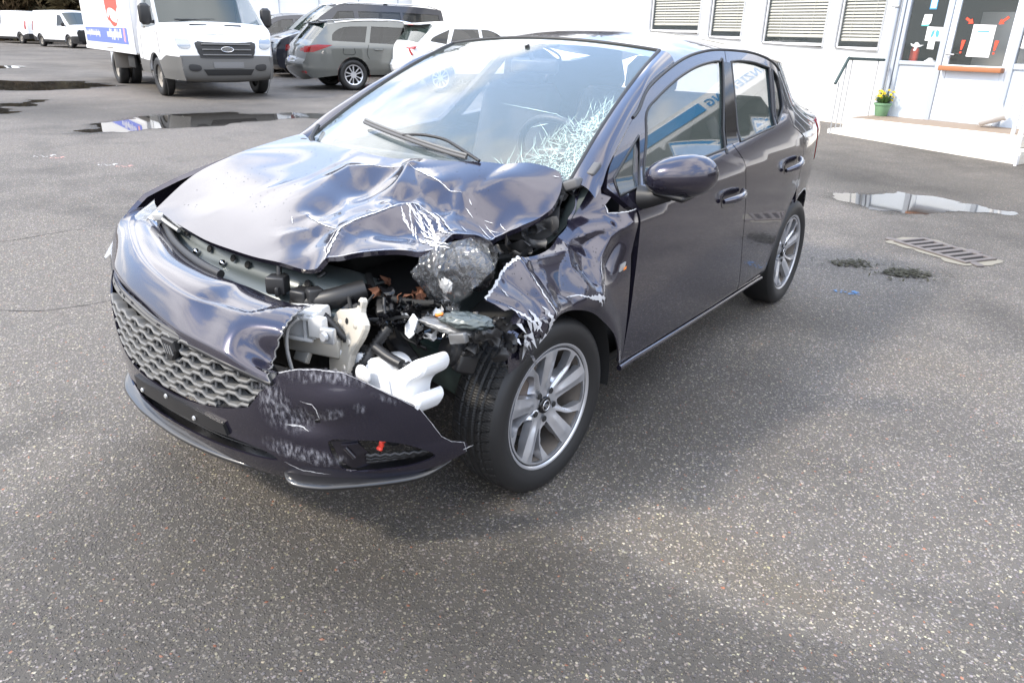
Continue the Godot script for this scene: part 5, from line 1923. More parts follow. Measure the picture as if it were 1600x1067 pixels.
	# ---- A pillars
	for s in [1.0, -1.0]:
		rows = []
		var Dp := cr(V2([-1.13, 1.342, -0.855, 1.268, -0.713, 1.194, -0.60, 1.145, -0.40, 1.045, -0.31, 0.985, -0.24, 0.955]), 5)
		for i in Dp.size():
			var v := 1.0 - i / float(Dp.size() - 1)
			var a := ws_f(s, v * 1.0)
			var b := C(Dp[i].x, s * (ys(Dp[i].x, Dp[i].y) - 0.002), Dp[i].y)
			var row: Array = []
			for j in 9:
				var t := j / 8.0
				var q: Vector3 = a.lerp(b, t)
				var outw := C(0.25, s * 0.6, 0.75).normalized()
				row.append(q + outw * 0.022 * sin(PI * t))
			rows.append(row)
		g = Geo.new()
		g.grid(rows, false, false, s > 0)
		obj("windscreen_pillar", g, M.plum_paint, car)
	# ---- windscreen, its black edge and the shattered corner
	g = Geo.new()
	g.sheet(poly([-1.03, 0.0, -1.0, 1.0, 1.0, 1.0, 1.03, 0.0]), [], Vector2(0.07, 0.06), ws_f)
	var wsn := obj("windscreen", g, M.windscreen_glass, car)
	g = Geo.new()
	g.sheet(poly([-1.02, 0.005, -0.99, 0.995, 0.99, 0.995, 1.02, 0.005]), [], Vector2(0.07, 0.06), func(u: float, v: float) -> Vector3: return ws_f(u, v) - C(0.45, 0, 0.89) * 0.006)
	obj("inner_pane", g, M.windscreen_inner, wsn)
	g = Geo.new()
	var band: Array = []
	for i in 21:
		band.append(ws_f(-1.0 + i / 10.0, 1.0))
	g.tube(band, 0.008, 6)
	for s in [1.0, -1.0]:
		var e: Array = []
		for i in 13:
			e.append(ws_f(s * 1.01, i / 12.0))
		g.tube(e, 0.009, 6)
	obj("windscreen_seal", g, M.black_plastic, wsn)
	g = Geo.new()
	rng.seed = 41
	var c0 := Vector2(1.0, 0.05)
	for i in 230:
		var v0 := 0.48 * pow(rng.randf(), 1.3)
		var reach := 0.36 * (1.0 - v0 / 0.55)
		var q := Vector2(1.0 - reach * pow(rng.randf(), 1.4), v0 + 0.01)
		var an := deg_to_rad(rng.randf_range(62.0, 122.0) + (0.99 - q.x) * 90.0)
		var L := rng.randf_range(0.03, 0.17) * (1.0 - 0.5 * v0)
		var pts: Array = []
		for k in 5:
			pts.append(Vector2(clampf(q.x, -1.0, 1.0), clampf(q.y, 0.01, 0.98)))
			an += rng.randf_range(-0.14, 0.14)
			q += Vector2(cos(an) * 1.25, sin(an)) * L / 4.0
		crack(g, ws_f, pts, rng.randf_range(0.0004, 0.0013), 0.002 + 0.0001 * (i % 5), 0.02)
	for i in 120:
		var v0 := 0.36 * pow(rng.randf(), 1.2)
		var q := Vector2(1.0 - 0.34 * (1.0 - v0 / 0.5) * rng.randf(), v0 + 0.01)
		var e := Vector2(rng.randf_range(0.02, 0.07) * 1.2, rng.randf_range(-0.035, 0.02))
		crack(g, ws_f, [Vector2(clampf(q.x - e.x, -1.0, 1.0), clampf(q.y - e.y, 0.01, 0.98)), q, Vector2(clampf(q.x + e.x, -1.0, 1.0), clampf(q.y + e.y * 0.6, 0.01, 0.98))], rng.randf_range(0.0003, 0.0010), 0.0025, 0.02)
	for i in 240:
		var v0 := 0.40 * pow(rng.randf(), 1.4)
		var q := Vector2(1.0 - 0.22 * (1.0 - v0 / 0.5) * pow(rng.randf(), 1.5), v0 + 0.012)
		var e := Vector2(rng.randf_range(-0.02, 0.02), rng.randf_range(-0.006, 0.024))
		crack(g, ws_f, [q, Vector2(clampf(q.x + e.x, -1.0, 1.0), clampf(q.y + e.y, 0.01, 0.98))], rng.randf_range(0.0008, 0.0030), 0.003, 0.01)
	crack(g, ws_f, V2([0.339, 0.437, 0.552, 0.415, 0.724, 0.393, 0.80, 0.36]), 0.0016, 0.002, 0.02)
	crack(g, ws_f, V2([0.64, 0.30, 0.72, 0.33]), 0.0025, 0.002, 0.02)
	obj("glass_crack", g, M.crack_glass, wsn).set_meta("kind", "stuff")
	# ---- bonnet
	var hp := [0.45, -0.647, 0.817, 0.49, -0.448, 0.801, 0.52, -0.24, 0.786, 0.53, -0.068, 0.783, 0.53, 0.06, 0.782, 0.52, 0.177, 0.782, 0.49, 0.287, 0.765, 0.46, 0.303, 0.787, 0.43, 0.364, 0.822, 0.38, 0.431, 0.841, 0.32, 0.495, 0.846, 0.25, 0.559, 0.845, 0.22, 0.586, 0.868, 0.16, 0.621, 0.876, 0.031, 0.6, 0.839, 0.0, 0.63, 0.862, -0.02, 0.66, 0.88, -0.097, 0.689, 0.901, -0.132, 0.704, 0.925, -0.184, 0.695, 0.957, -0.238, 0.669, 0.99, -0.272, 0.627, 1.019, -0.259, 0.528, 1.035, -0.227, 0.443, 1.033, -0.168, 0.279, 1.023, -0.129, 0.114, 1.013, -0.115, -0.04, 1.007, -0.146, -0.241, 1.012, -0.232, -0.578, 1.008, -0.28, -0.735, 1.012, 0.029, -0.71, 0.97, 0.258, -0.7, 0.905,
		0.0, -0.42, 0.955, 0.25, -0.42, 0.89, 0.38, -0.35, 0.847, 0.12, 0.0, 0.93, 0.35, 0.0, 0.857, 0.0, 0.1, 0.965, -0.12, 0.5, 0.985, 0.12, 0.35, 0.905, 0.3, 0.2, 0.866, -0.02, 0.4, 0.95]
	var P: Array = []
	for i in range(0, hp.size(), 3):
		P.append(Vector3(hp[i], hp[i + 1], hp[i + 2]))
	hood_t = tps_solve(P)
	var C1 := V2([0.47, 0.30, 0.35, 0.24, 0.29, 0.26, 0.22, 0.29, 0.15, 0.31, 0.11, 0.34])
	var C2 := V2([0.30, 0.02, 0.33, 0.12, 0.34, 0.23])
	var C3 := V2([-0.06, 0.14, 0.07, 0.20, 0.21, 0.29])
	var C4 := V2([-0.06, 0.14, -0.03, 0.26, -0.02, 0.37, -0.02, 0.42])
	var C5 := V2([0.11, 0.34, 0.13, 0.44, 0.22, 0.58])
	var C6 := V2([-0.02, 0.37, 0.03, 0.42, 0.10, 0.36])
	var C7 := V2([0.07, -0.10, 0.0, -0.10, -0.04, -0.01, -0.06, 0.14])
	hood_folds = [[C1, 0.034, 0.045], [C2, 0.018, 0.03], [C3, 0.030, 0.05], [C4, 0.020, 0.04], [C5, 0.026, 0.04], [C6, -0.018, 0.03], [C7, 0.018, 0.045], [V2([0.42, 0.05, 0.36, 0.10, 0.34, 0.23]), 0.008, 0.03], [V2([-0.24, 0.44, -0.04, 0.44, -0.06, 0.57]), -0.010, 0.05], [V2([0.20, 0.42, 0.28, 0.50]), -0.02, 0.03], [V2([0.06, 0.48, 0.02, 0.60]), 0.008, 0.03], [V2([0.25, -0.30, 0.10, -0.22, -0.02, -0.20]), 0.006, 0.06]]
	hood_dents = [[0.07, 0.06, -0.034, 0.10, 0.08, 0.3], [0.10, 0.25, -0.026, 0.05, 0.06, 0.5], [0.27, 0.05, -0.022, 0.08, 0.07, 0.2], [0.04, 0.36, -0.024, 0.06, 0.05, 0.0], [-0.14, 0.58, 0.014, 0.09, 0.10, 0.0], [0.26, 0.37, -0.024, 0.05, 0.06, 0.4], [-0.08, 0.14, 0.008, 0.022, 0.018, 0.0], [0.2, -0.12, 0.010, 0.12, 0.1, 0.0], [0.18, 0.48, -0.014, 0.04, 0.05, 0.3], [0.39, 0.16, -0.014, 0.07, 0.05, 0.2], [0.17, -0.45, 0.006, 0.10, 0.12, 0.0]]
	var hout: Array = []
	for i in 32:
		hout.append(Vector2(hp[i * 3], hp[i * 3 + 1]))
	hout.insert(7, hout[6])
	hout.insert(16, hout[15])
	hout.insert(0, hout[0])
	var hpoly := PackedVector2Array(cr(hout, 4, true))
	g = Geo.new()
	g.sheet(hpoly, [], Vector2(0.009, 0.009), hood_f, 0.016)
	var hood := obj("bonnet", g, M.plum_paint, car)
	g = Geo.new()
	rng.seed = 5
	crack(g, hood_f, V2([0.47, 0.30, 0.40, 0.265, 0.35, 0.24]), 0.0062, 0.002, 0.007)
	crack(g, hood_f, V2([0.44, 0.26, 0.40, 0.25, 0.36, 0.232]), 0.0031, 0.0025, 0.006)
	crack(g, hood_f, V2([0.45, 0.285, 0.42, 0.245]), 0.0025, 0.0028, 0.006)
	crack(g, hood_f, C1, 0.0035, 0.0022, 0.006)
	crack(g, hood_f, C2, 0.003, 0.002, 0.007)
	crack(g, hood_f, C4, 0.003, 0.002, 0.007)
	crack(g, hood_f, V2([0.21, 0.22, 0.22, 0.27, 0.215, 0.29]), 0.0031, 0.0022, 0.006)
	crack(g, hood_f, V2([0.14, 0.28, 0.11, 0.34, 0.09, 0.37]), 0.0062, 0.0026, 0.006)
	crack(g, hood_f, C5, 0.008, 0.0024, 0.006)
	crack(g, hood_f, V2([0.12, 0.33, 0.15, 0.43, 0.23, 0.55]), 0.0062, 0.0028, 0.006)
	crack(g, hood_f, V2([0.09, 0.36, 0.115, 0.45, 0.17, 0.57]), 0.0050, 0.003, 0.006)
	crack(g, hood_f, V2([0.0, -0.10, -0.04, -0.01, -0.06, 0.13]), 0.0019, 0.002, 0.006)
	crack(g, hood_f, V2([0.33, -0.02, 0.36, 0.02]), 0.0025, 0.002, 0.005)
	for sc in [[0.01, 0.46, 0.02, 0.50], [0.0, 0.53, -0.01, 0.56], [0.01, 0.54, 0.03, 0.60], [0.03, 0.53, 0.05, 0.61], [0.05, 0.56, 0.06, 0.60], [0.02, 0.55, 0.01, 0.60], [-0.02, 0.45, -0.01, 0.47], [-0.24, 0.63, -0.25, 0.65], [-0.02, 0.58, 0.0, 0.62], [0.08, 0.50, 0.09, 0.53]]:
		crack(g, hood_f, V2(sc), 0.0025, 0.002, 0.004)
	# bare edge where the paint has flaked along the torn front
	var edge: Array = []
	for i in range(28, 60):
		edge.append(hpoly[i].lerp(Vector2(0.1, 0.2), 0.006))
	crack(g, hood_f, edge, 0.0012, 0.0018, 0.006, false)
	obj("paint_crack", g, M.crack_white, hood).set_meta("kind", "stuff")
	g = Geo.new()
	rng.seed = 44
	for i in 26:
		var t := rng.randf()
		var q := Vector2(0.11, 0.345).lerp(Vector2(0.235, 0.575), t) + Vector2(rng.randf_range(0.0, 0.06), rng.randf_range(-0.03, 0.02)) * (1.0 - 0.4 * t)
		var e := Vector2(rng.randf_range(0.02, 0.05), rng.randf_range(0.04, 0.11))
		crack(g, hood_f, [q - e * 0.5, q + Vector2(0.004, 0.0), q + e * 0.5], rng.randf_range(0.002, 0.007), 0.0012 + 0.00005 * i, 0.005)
	obj("glare_strips", g, M.glare_white, hood).set_meta("kind", "stuff")  # pale strips: sun glare painted as colour over the cracked facet
	scuff(car, hood_f, Vector2(0.135, 0.42), Vector2(0.035, 0.12), 0.3, 0.002, hood)  # pale overlay that adds to the painted glare on this facet
	scuff(car, hood_f, Vector2(0.40, 0.27), Vector2(0.07, 0.02), 0.2, 0.0016, hood)
	# rain beads on the bonnet, wing and mirror
	var bead := Geo.new().lathe(V2([0.0, 0.45, 0.5, 0.38, 0.9, 0.2, 1.0, 0.0]), 8).mesh()
	var spots: Array = []
	rng.seed = 55
	for i in 260:
		var q := Vector2(rng.randf_range(-0.20, 0.42), rng.randf_range(-0.60, 0.62))
		if Geometry2D.is_point_in_polygon(q, hpoly):
			spots.append([on(hood_f, q.x, q.y, 0.0), (on(hood_f, q.x, q.y, 0.01) - on(hood_f, q.x, q.y, 0.0)).normalized()])
	rain(car, bead, spots)
	# ---- struck left wing
	var wing := PackedVector2Array(V2([-0.292, 0.977, -0.359, 1.04, -0.399, 0.982, -0.365, 0.95, -0.326, 0.918, -0.328, 0.892, -0.437, 0.897, -0.415, 0.80, -0.398, 0.743, -0.41, 0.577, -0.425, 0.393, -0.416, 0.317, -0.394, 0.335]))
	for q in cr(V2([-0.385, 0.36, -0.311, 0.478, -0.175, 0.585, -0.064, 0.637, 0.069, 0.662, 0.112, 0.655]), 4):
		wing.append(q)
	wing.append_array(poly([0.118, 0.612, 0.150, 0.602, 0.17, 0.63, 0.199, 0.640, 0.205, 0.675, 0.230, 0.69, 0.234, 0.712, 0.27, 0.715, 0.29, 0.735, 0.312, 0.751, 0.285, 0.765, 0.24, 0.785, 0.18, 0.81]))
	for q in cr(V2([0.123, 0.833, 0.084, 0.822, -0.027, 0.825, -0.123, 0.844, -0.201, 0.877, -0.245, 0.915, -0.272, 0.96]), 4):
		wing.append(q)
	fend_folds = [[V2([0.123, 0.832, 0.126, 0.796, 0.119, 0.761, 0.110, 0.683]), 0.036, 0.028], [V2([0.085, 0.82, 0.085, 0.75, 0.09, 0.68]), -0.012, 0.018], [V2([0.309, 0.753, 0.229, 0.711]), -0.02, 0.03], [V2([0.20, 0.775, 0.15, 0.72]), -0.022, 0.035], [V2([0.10, 0.82, -0.014, 0.813, -0.107, 0.807, -0.078, 0.765, -0.114, 0.713, -0.176, 0.661]), 0.034, 0.035],
		[V2([-0.206, 0.882, -0.257, 0.882, -0.32, 0.885]), -0.035, 0.022], [V2([-0.134, 0.829, -0.209, 0.864, -0.305, 0.866]), 0.026, 0.026], [V2([-0.237, 0.762, -0.295, 0.823, -0.387, 0.865]), 0.022, 0.022], [V2([-0.163, 0.65, -0.197, 0.695, -0.237, 0.762]), 0.022, 0.022], [V2([-0.151, 0.733, -0.154, 0.70]), -0.03, 0.026], [V2([-0.265, 0.73, -0.34, 0.80]), -0.022, 0.035], [V2([-0.20, 0.80, -0.26, 0.83]), -0.016, 0.025], [V2([0.03, 0.70, -0.02, 0.675]), -0.02, 0.025]]
	g = Geo.new()
	g.sheet(wing, [], Vector2(0.0068, 0.0068), fend_f, 0.006, true)
	var wg := obj("left_wing", g, M.plum_paint, car)
	g = Geo.new()
	crack(g, fend_f, V2([0.312, 0.751, 0.285, 0.767, 0.24, 0.786, 0.18, 0.81, 0.125, 0.83]), 0.005, -0.002, 0.006, false)
	crack(g, fend_f, V2([0.124, 0.79, 0.116, 0.74, 0.108, 0.67]), 0.004, -0.002, 0.006)
	crack(g, fend_f, V2([0.135, 0.70, 0.125, 0.66, 0.13, 0.615]), 0.010, -0.0025, 0.006)
	crack(g, fend_f, V2([0.19, 0.70, 0.17, 0.66, 0.185, 0.64]), 0.010, -0.0025, 0.006)
	crack(g, fend_f, V2([0.25, 0.72, 0.21, 0.69, 0.16, 0.63]), 0.007, -0.002, 0.006)
	crack(g, fend_f, V2([0.001, 0.691, -0.053, 0.688, -0.10, 0.672]), 0.004, -0.002, 0.006)
	crack(g, fend_f, V2([-0.08, 0.678, -0.13, 0.665, -0.178, 0.652, -0.182, 0.63]), 0.010, -0.002, 0.006)
	crack(g, fend_f, V2([-0.10, 0.67, -0.16, 0.648, -0.175, 0.622]), 0.007, -0.0022, 0.006)
	crack(g, fend_f, V2([0.245, 0.765, 0.235, 0.745]), 0.004, -0.002, 0.006)
	crack(g, fend_f, V2([-0.326, 0.918, -0.328, 0.892, -0.437, 0.897]), 0.0022, -0.002, 0.006, false)
	crack(g, fend_f, V2([-0.24, 0.77, -0.215, 0.73, -0.20, 0.69]), 0.0018, -0.002, 0.006)
	obj("paint_crack", g, M.crack_white, wg).set_meta("kind", "stuff")
	g = Geo.new()
	g.sheet(poly([-0.325, 0.700, -0.352, 0.706, -0.362, 0.728, -0.338, 0.722]), [], Vector2(0.02, 0.02), func(u: float, v: float) -> Vector3: return on(fend_f, u, v, -0.006), -0.006)
	spots = []
	for i in 420:
		var q := Vector2(rng.randf_range(-0.40, 0.28), rng.randf_range(0.66, 1.02))
		if Geometry2D.is_point_in_polygon(q, wing):
			spots.append([on(fend_f, q.x, q.y, 0.0), (on(fend_f, q.x, q.y, -0.01) - on(fend_f, q.x, q.y, 0.0)).normalized()])
	rain(car, bead, spots)
	var badge := obj("side_badge", g, M.grey_metal, wg)
	g = Geo.new()
	g.sheet(poly([-0.333, 0.703, -0.350, 0.707, -0.354, 0.716, -0.338, 0.712]), [], Vector2(0.02, 0.02), func(u: float, v: float) -> Vector3: return on(fend_f, u, v, -0.0135))
	obj("badge_mark", g, M.orange_plastic, badge)
	# torn strips of wing skin hanging over the tyre
	g = Geo.new()
	rng.seed = 17
	for i in 16:
		var b := on(fend_f, rng.randf_range(0.12, 0.30), rng.randf_range(0.61, 0.70), 0.01)
		var e := Vector3(rng.randf_range(-0.05, 0.06), rng.randf_range(-0.09, -0.02), rng.randf_range(-0.03, 0.04))
		var w := Vector3(rng.randf_range(0.02, 0.06), rng.randf_range(-0.02, 0.02), rng.randf_range(-0.03, 0.03))
		g.tri3(b, b + w, b + e + w * 0.5)
		g.tri3(b, b + e + w * 0.5, b + e * 0.7 - w * 0.4)
	obj("torn_wing_edge", g, M.plum_paint, car).set_meta("kind", "stuff")
	g = Geo.new()
	for i in 12:
		var b := on(fend_f, rng.randf_range(0.12, 0.28), rng.randf_range(0.61, 0.69), -0.004)
		var e := Vector3(rng.randf_range(-0.03, 0.03), rng.randf_range(-0.06, -0.01), rng.randf_range(-0.02, 0.02))
		g.tri3(b, b + Vector3(0.018, rng.randf_range(-0.01, 0.02), 0.006), b + e)
	obj("torn_filler", g, M.crack_white, car).set_meta("kind", "stuff")
	# wheel arch liner
	for w in [[0.0, 1.0], [-2.51, 1.0], [0.0, -1.0], [-2.51, -1.0]]:
		g = Geo.new()
		rows = []
		for i in 19:
			var a := deg_to_rad(-8.0 + i * 196.0 / 18.0) if w[0] != 0.0 or w[1] < 0 else deg_to_rad(58.0 + i * 130.0 / 18.0)
			rows.append([C(w[0] + 0.365 * cos(a), w[1] * (minf(0.85, ys(w[0] + 0.365 * cos(a), maxf(0.28, 0.30 + 0.365 * sin(a)))) - 0.015), 0.30 + 0.365 * sin(a)), C(w[0] + 0.365 * cos(a), w[1] * 0.60, 0.30 + 0.365 * sin(a))])
		g.grid(rows)
		obj("wheel_arch_liner", g, M.black_matt, car)
	# ---- underbody, engine mass, firewall
	g = Geo.new()
	g.box(C(-1.3, 0, 0.25), Vector3(1.9, 0.16, 1.36), Basis.IDENTITY, 0.03)
	g.box(C(-2.75, 0, 0.36), Vector3(0.7, 0.24, 1.0), Basis.IDENTITY, 0.05)
	g.box(C(-2.5, 0, 0.30), Vector3(0.1, 0.1, 1.3), Basis.IDENTITY, 0.02)
	obj("underbody", g, M.black_matt, car)
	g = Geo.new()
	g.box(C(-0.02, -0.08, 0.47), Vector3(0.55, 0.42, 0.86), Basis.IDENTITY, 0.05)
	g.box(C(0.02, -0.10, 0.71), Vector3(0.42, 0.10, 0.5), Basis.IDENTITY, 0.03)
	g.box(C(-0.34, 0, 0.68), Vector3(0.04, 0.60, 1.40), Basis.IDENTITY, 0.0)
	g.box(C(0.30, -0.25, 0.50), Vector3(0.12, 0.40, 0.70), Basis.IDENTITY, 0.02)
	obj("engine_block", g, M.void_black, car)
	# ---- cabin
	g = Geo.new()
	rows = []
	for i in 15:
		var t := -1.0 + i / 7.0
		rows.append([C(-0.10 - 0.17 * t * t, t * 0.66, 0.955), C(-0.30 - 0.06 * t * t, t * 0.68, 0.965), C(-0.52, t * 0.70, 0.955), C(-0.60, t * 0.70, 0.90), C(-0.58, t * 0.70, 0.55)])
	g.grid(rows)
	obj("dashboard", g, M.dash_plastic, car)
	for s in [0.36, -0.36]:
		var seat := obj("front_seat", Geo.new().box(C(-1.02, s, 0.56), Vector3(0.50, 0.16, 0.50), Basis(Vector3(0, 0, 1), 0.12), 0.06), M.seat_cloth, car)
		obj("backrest", Geo.new().box(C(-1.36, s, 0.90), Vector3(0.14, 0.66, 0.48), Basis(Vector3(0, 0, 1), 0.30), 0.06), M.seat_cloth, seat)
		obj("headrest", Geo.new().box(C(-1.46, s, 1.275), Vector3(0.10, 0.18, 0.26), Basis(Vector3(0, 0, 1), 0.15), 0.045), M.seat_cloth, seat)
	obj("rear_bench", Geo.new().box(C(-2.05, 0, 0.58), Vector3(0.5, 0.2, 1.2), Basis.IDENTITY, 0.06).box(C(-2.36, 0, 0.86), Vector3(0.14, 0.62, 1.2), Basis(Vector3(0, 0, 1), 0.35), 0.05), M.seat_cloth, car)
	g = Geo.new()
	var sb := Basis(C(0, -1, 0), C(0.45, 0, 0.89), C(-0.89, 0, 0.45))
	torus(g, C(-0.66, 0.39, 0.99), sb, 0.182, 0.015)
	g.box(C(-0.63, 0.39, 0.98), Vector3(0.15, 0.13, 0.05), sb, 0.02)
	for k in 3:
		var a := deg_to_rad([0.0, 180.0, 270.0][k])
		g.tube([C(-0.65, 0.39, 0.985), C(-0.66, 0.39, 0.99) + sb * Vector3(cos(a) * 0.18, sin(a) * 0.18, 0)], 0.014, 6)
	g.tube([C(-0.62, 0.39, 0.975), C(-0.40, 0.39, 0.86)], 0.03, 8)
	obj("steering_wheel", g, M.black_plastic, car)
	g = Geo.new()
	g.box(C(-0.98, 0.03, 1.315), Vector3(0.035, 0.065, 0.23), Basis(Vector3(0, 1, 0), 0.15), 0.015)
	g.tube([C(-0.98, 0.02, 1.34), C(-0.96, 0, 1.40)], 0.012, 6)
	obj("rear_view_mirror", g, M.black_plastic, car)
	# ---- tailgate, rear bumper (behind)
	rows = []
	for q in [[-2.80, 1.385, 0.66], [-2.90, 1.20, 0.66], [-2.97, 1.06, 0.68]]:
		var row: Array = []
		for j in 11:
			var t := -1.0 + j / 5.0
			row.append(C(q[0] - 0.05 * (1.0 - t * t), t * (ys(q[0], q[1]) - 0.05), q[1] - 0.02 * t * t))
		rows.append(row)
	g = Geo.new()
	g.grid(rows)
	obj("rear_window", g, M.side_glass, car)
	rows = []
	for q in [[-2.97, 1.055, 0.62], [-3.05, 0.90, 0.72], [-3.09, 0.72, 0.76], [-3.12, 0.55, 0.78], [-3.10, 0.42, 0.76], [-3.02, 0.36, 0.70]]:
		var row: Array = []
		for j in 11:
			var t := -1.0 + j / 5.0
			row.append(C(q[0] - 0.06 * (1.0 - t * t), t * (ys(q[0], q[1]) - 0.012), q[1]))
		rows.append(row)
	g = Geo.new()
	g.grid(rows)
	obj("tailgate", g, M.plum_paint, car)
	# ---- door mirrors
	for s in [1.0]:
		g = Geo.new()
		rows = []
		for i in 15:
			var a := PI * i / 14.0
			var row: Array = []
			for j in 28:
				var w := TAU * j / 28.0
				var d := Vector3(sin(a) * cos(w), sin(a) * sin(w), -cos(a))
				# across (outwards), up, depth
				var u := signf(d.z) * pow(absf(d.z), 0.85)
				var hgt := 0.072 * (1.0 + 0.10 * u)
				var dep := 0.085 if d.x > 0 else 0.045
				var q := Vector3(-0.52 + dep * d.x - 0.03 * u, 0.965 + 0.118 * u, 1.012 + hgt * d.y + 0.012 * u)
				row.append(C(q.x, s * q.y, q.z))
			rows.append(row)
		g.grid(rows, true)
		var mr := obj("door_mirror", g, M.plum_paint, car)
		g = Geo.new()
		g.box(C(-0.515, s * 0.945, 0.950), Vector3(0.10, 0.026, 0.13), Basis(Vector3(1, 0, 0), -s * 0.10), 0.012)
		g.tube([C(-0.52, s * 0.93, 0.95), C(-0.50, s * 0.87, 0.93), C(-0.49, s * 0.83, 0.925)], [0.028, 0.034, 0.045], 10)
		obj("mirror_base", g, M.black_plastic, mr)
	# ---- wipers
	g = Geo.new()
	var bl: Array = []
	for i in 12:
		var t := i / 11.0
		bl.append(on(ws_f, lerpf(-0.512, 0.45, t), lerpf(0.203, 0.088, t) + 0.010 * sin(PI * t), 0.020))
	g.tube(bl, 0.0075, 6)
	var wp := obj("wiper", g, M.grille_dark, car)
	g = Geo.new()
	var fl: Array = []
	for i in 12:
		fl.append(bl[i] + Vector3(0, 0.010, 0) - C(0.006, 0, 0))
	g.tube(fl, 0.006, 5)
	obj("wiper_spoiler", g, M.grille_grey, wp)
	g = Geo.new()
	g.tube(cr([on(ws_f, -0.06, 0.165, 0.026), on(ws_f, 0.08, 0.172, 0.032), on(ws_f, 0.25, 0.160, 0.032), on(ws_f, 0.40, 0.118, 0.030), on(ws_f, 0.54, 0.070, 0.026)], 5), 0.006, 6)
	obj("wiper_arm", g, M.black_plastic, wp)
	g = Geo.new()
	g.tube([on(ws_f, -1.0, 0.10, 0.02), on(ws_f, -0.90, 0.03, 0.02), on(ws_f, -0.80, 0.0, 0.0)], 0.010, 6)
	g.box(on(ws_f, -0.96, 0.02, 0.0), Vector3(0.08, 0.03, 0.05), Basis.IDENTITY, 0.008)
	obj("cowl_end", g, M.black_plastic, car)
	g = Geo.new()
	rows = []
	for i in 15:
		var t := -1.0 + i / 7.0
		rows.append([ws_f(t, 0.02) + Vector3(0, -0.012, 0), C(-0.02 - 0.18 * t * t, t * 0.69, 0.92), C(0.0 - 0.18 * t * t, t * 0.70, 0.80)])
	g.grid(rows)
	obj("cowl", g, M.black_plastic, car)
	front_end(car)
	# ---- wheels
	make_wheel(car, C(0.0, 0.738, 0.302), PI - 0.0594, true)
	make_wheel(car, C(-2.51, 0.735, 0.302), PI, false).get_node("rim")
	make_wheel(car, C(0.0, -0.738, 0.302), -0.0594, false)
	make_wheel(car, C(-2.51, -0.735, 0.302), 0.0, false)

func lip_part(car: Node3D, called: String, pts: Array, drop: float) -> void:
	var path := cr(pts, 6)
	var rows: Array = []
	var prof := [[-0.070, 0.022], [-0.030, 0.016], [0.002, 0.010], [0.015, 0.005], [0.019, -0.001], [0.016, -0.008], [0.002, -0.014], [-0.070, -0.016]]
	for i in path.size():
		var t: Vector3 = (path[mini(i + 1, path.size() - 1)] - path[maxi(i - 1, 0)]).normalized()
		var o := t.cross(Vector3.UP).normalized()
		if o.dot(path[i] - C(0.0, 0.0, 0.23)) < 0.0:
			o = -o
		var e := float(i) / (path.size() - 1)
		var sc := 0.35 + 0.65 * minf(1.0, minf(e, 1.0 - e) * 8.0)
		var row: Array = []
		for q in prof:
			row.append(path[i] + o * q[0] * sc + Vector3.UP * (q[1] * sc - drop * e))
		rows.append(row)
	var g := Geo.new()
	g.grid(rows)
	obj(called, g, M.lip_black, car)

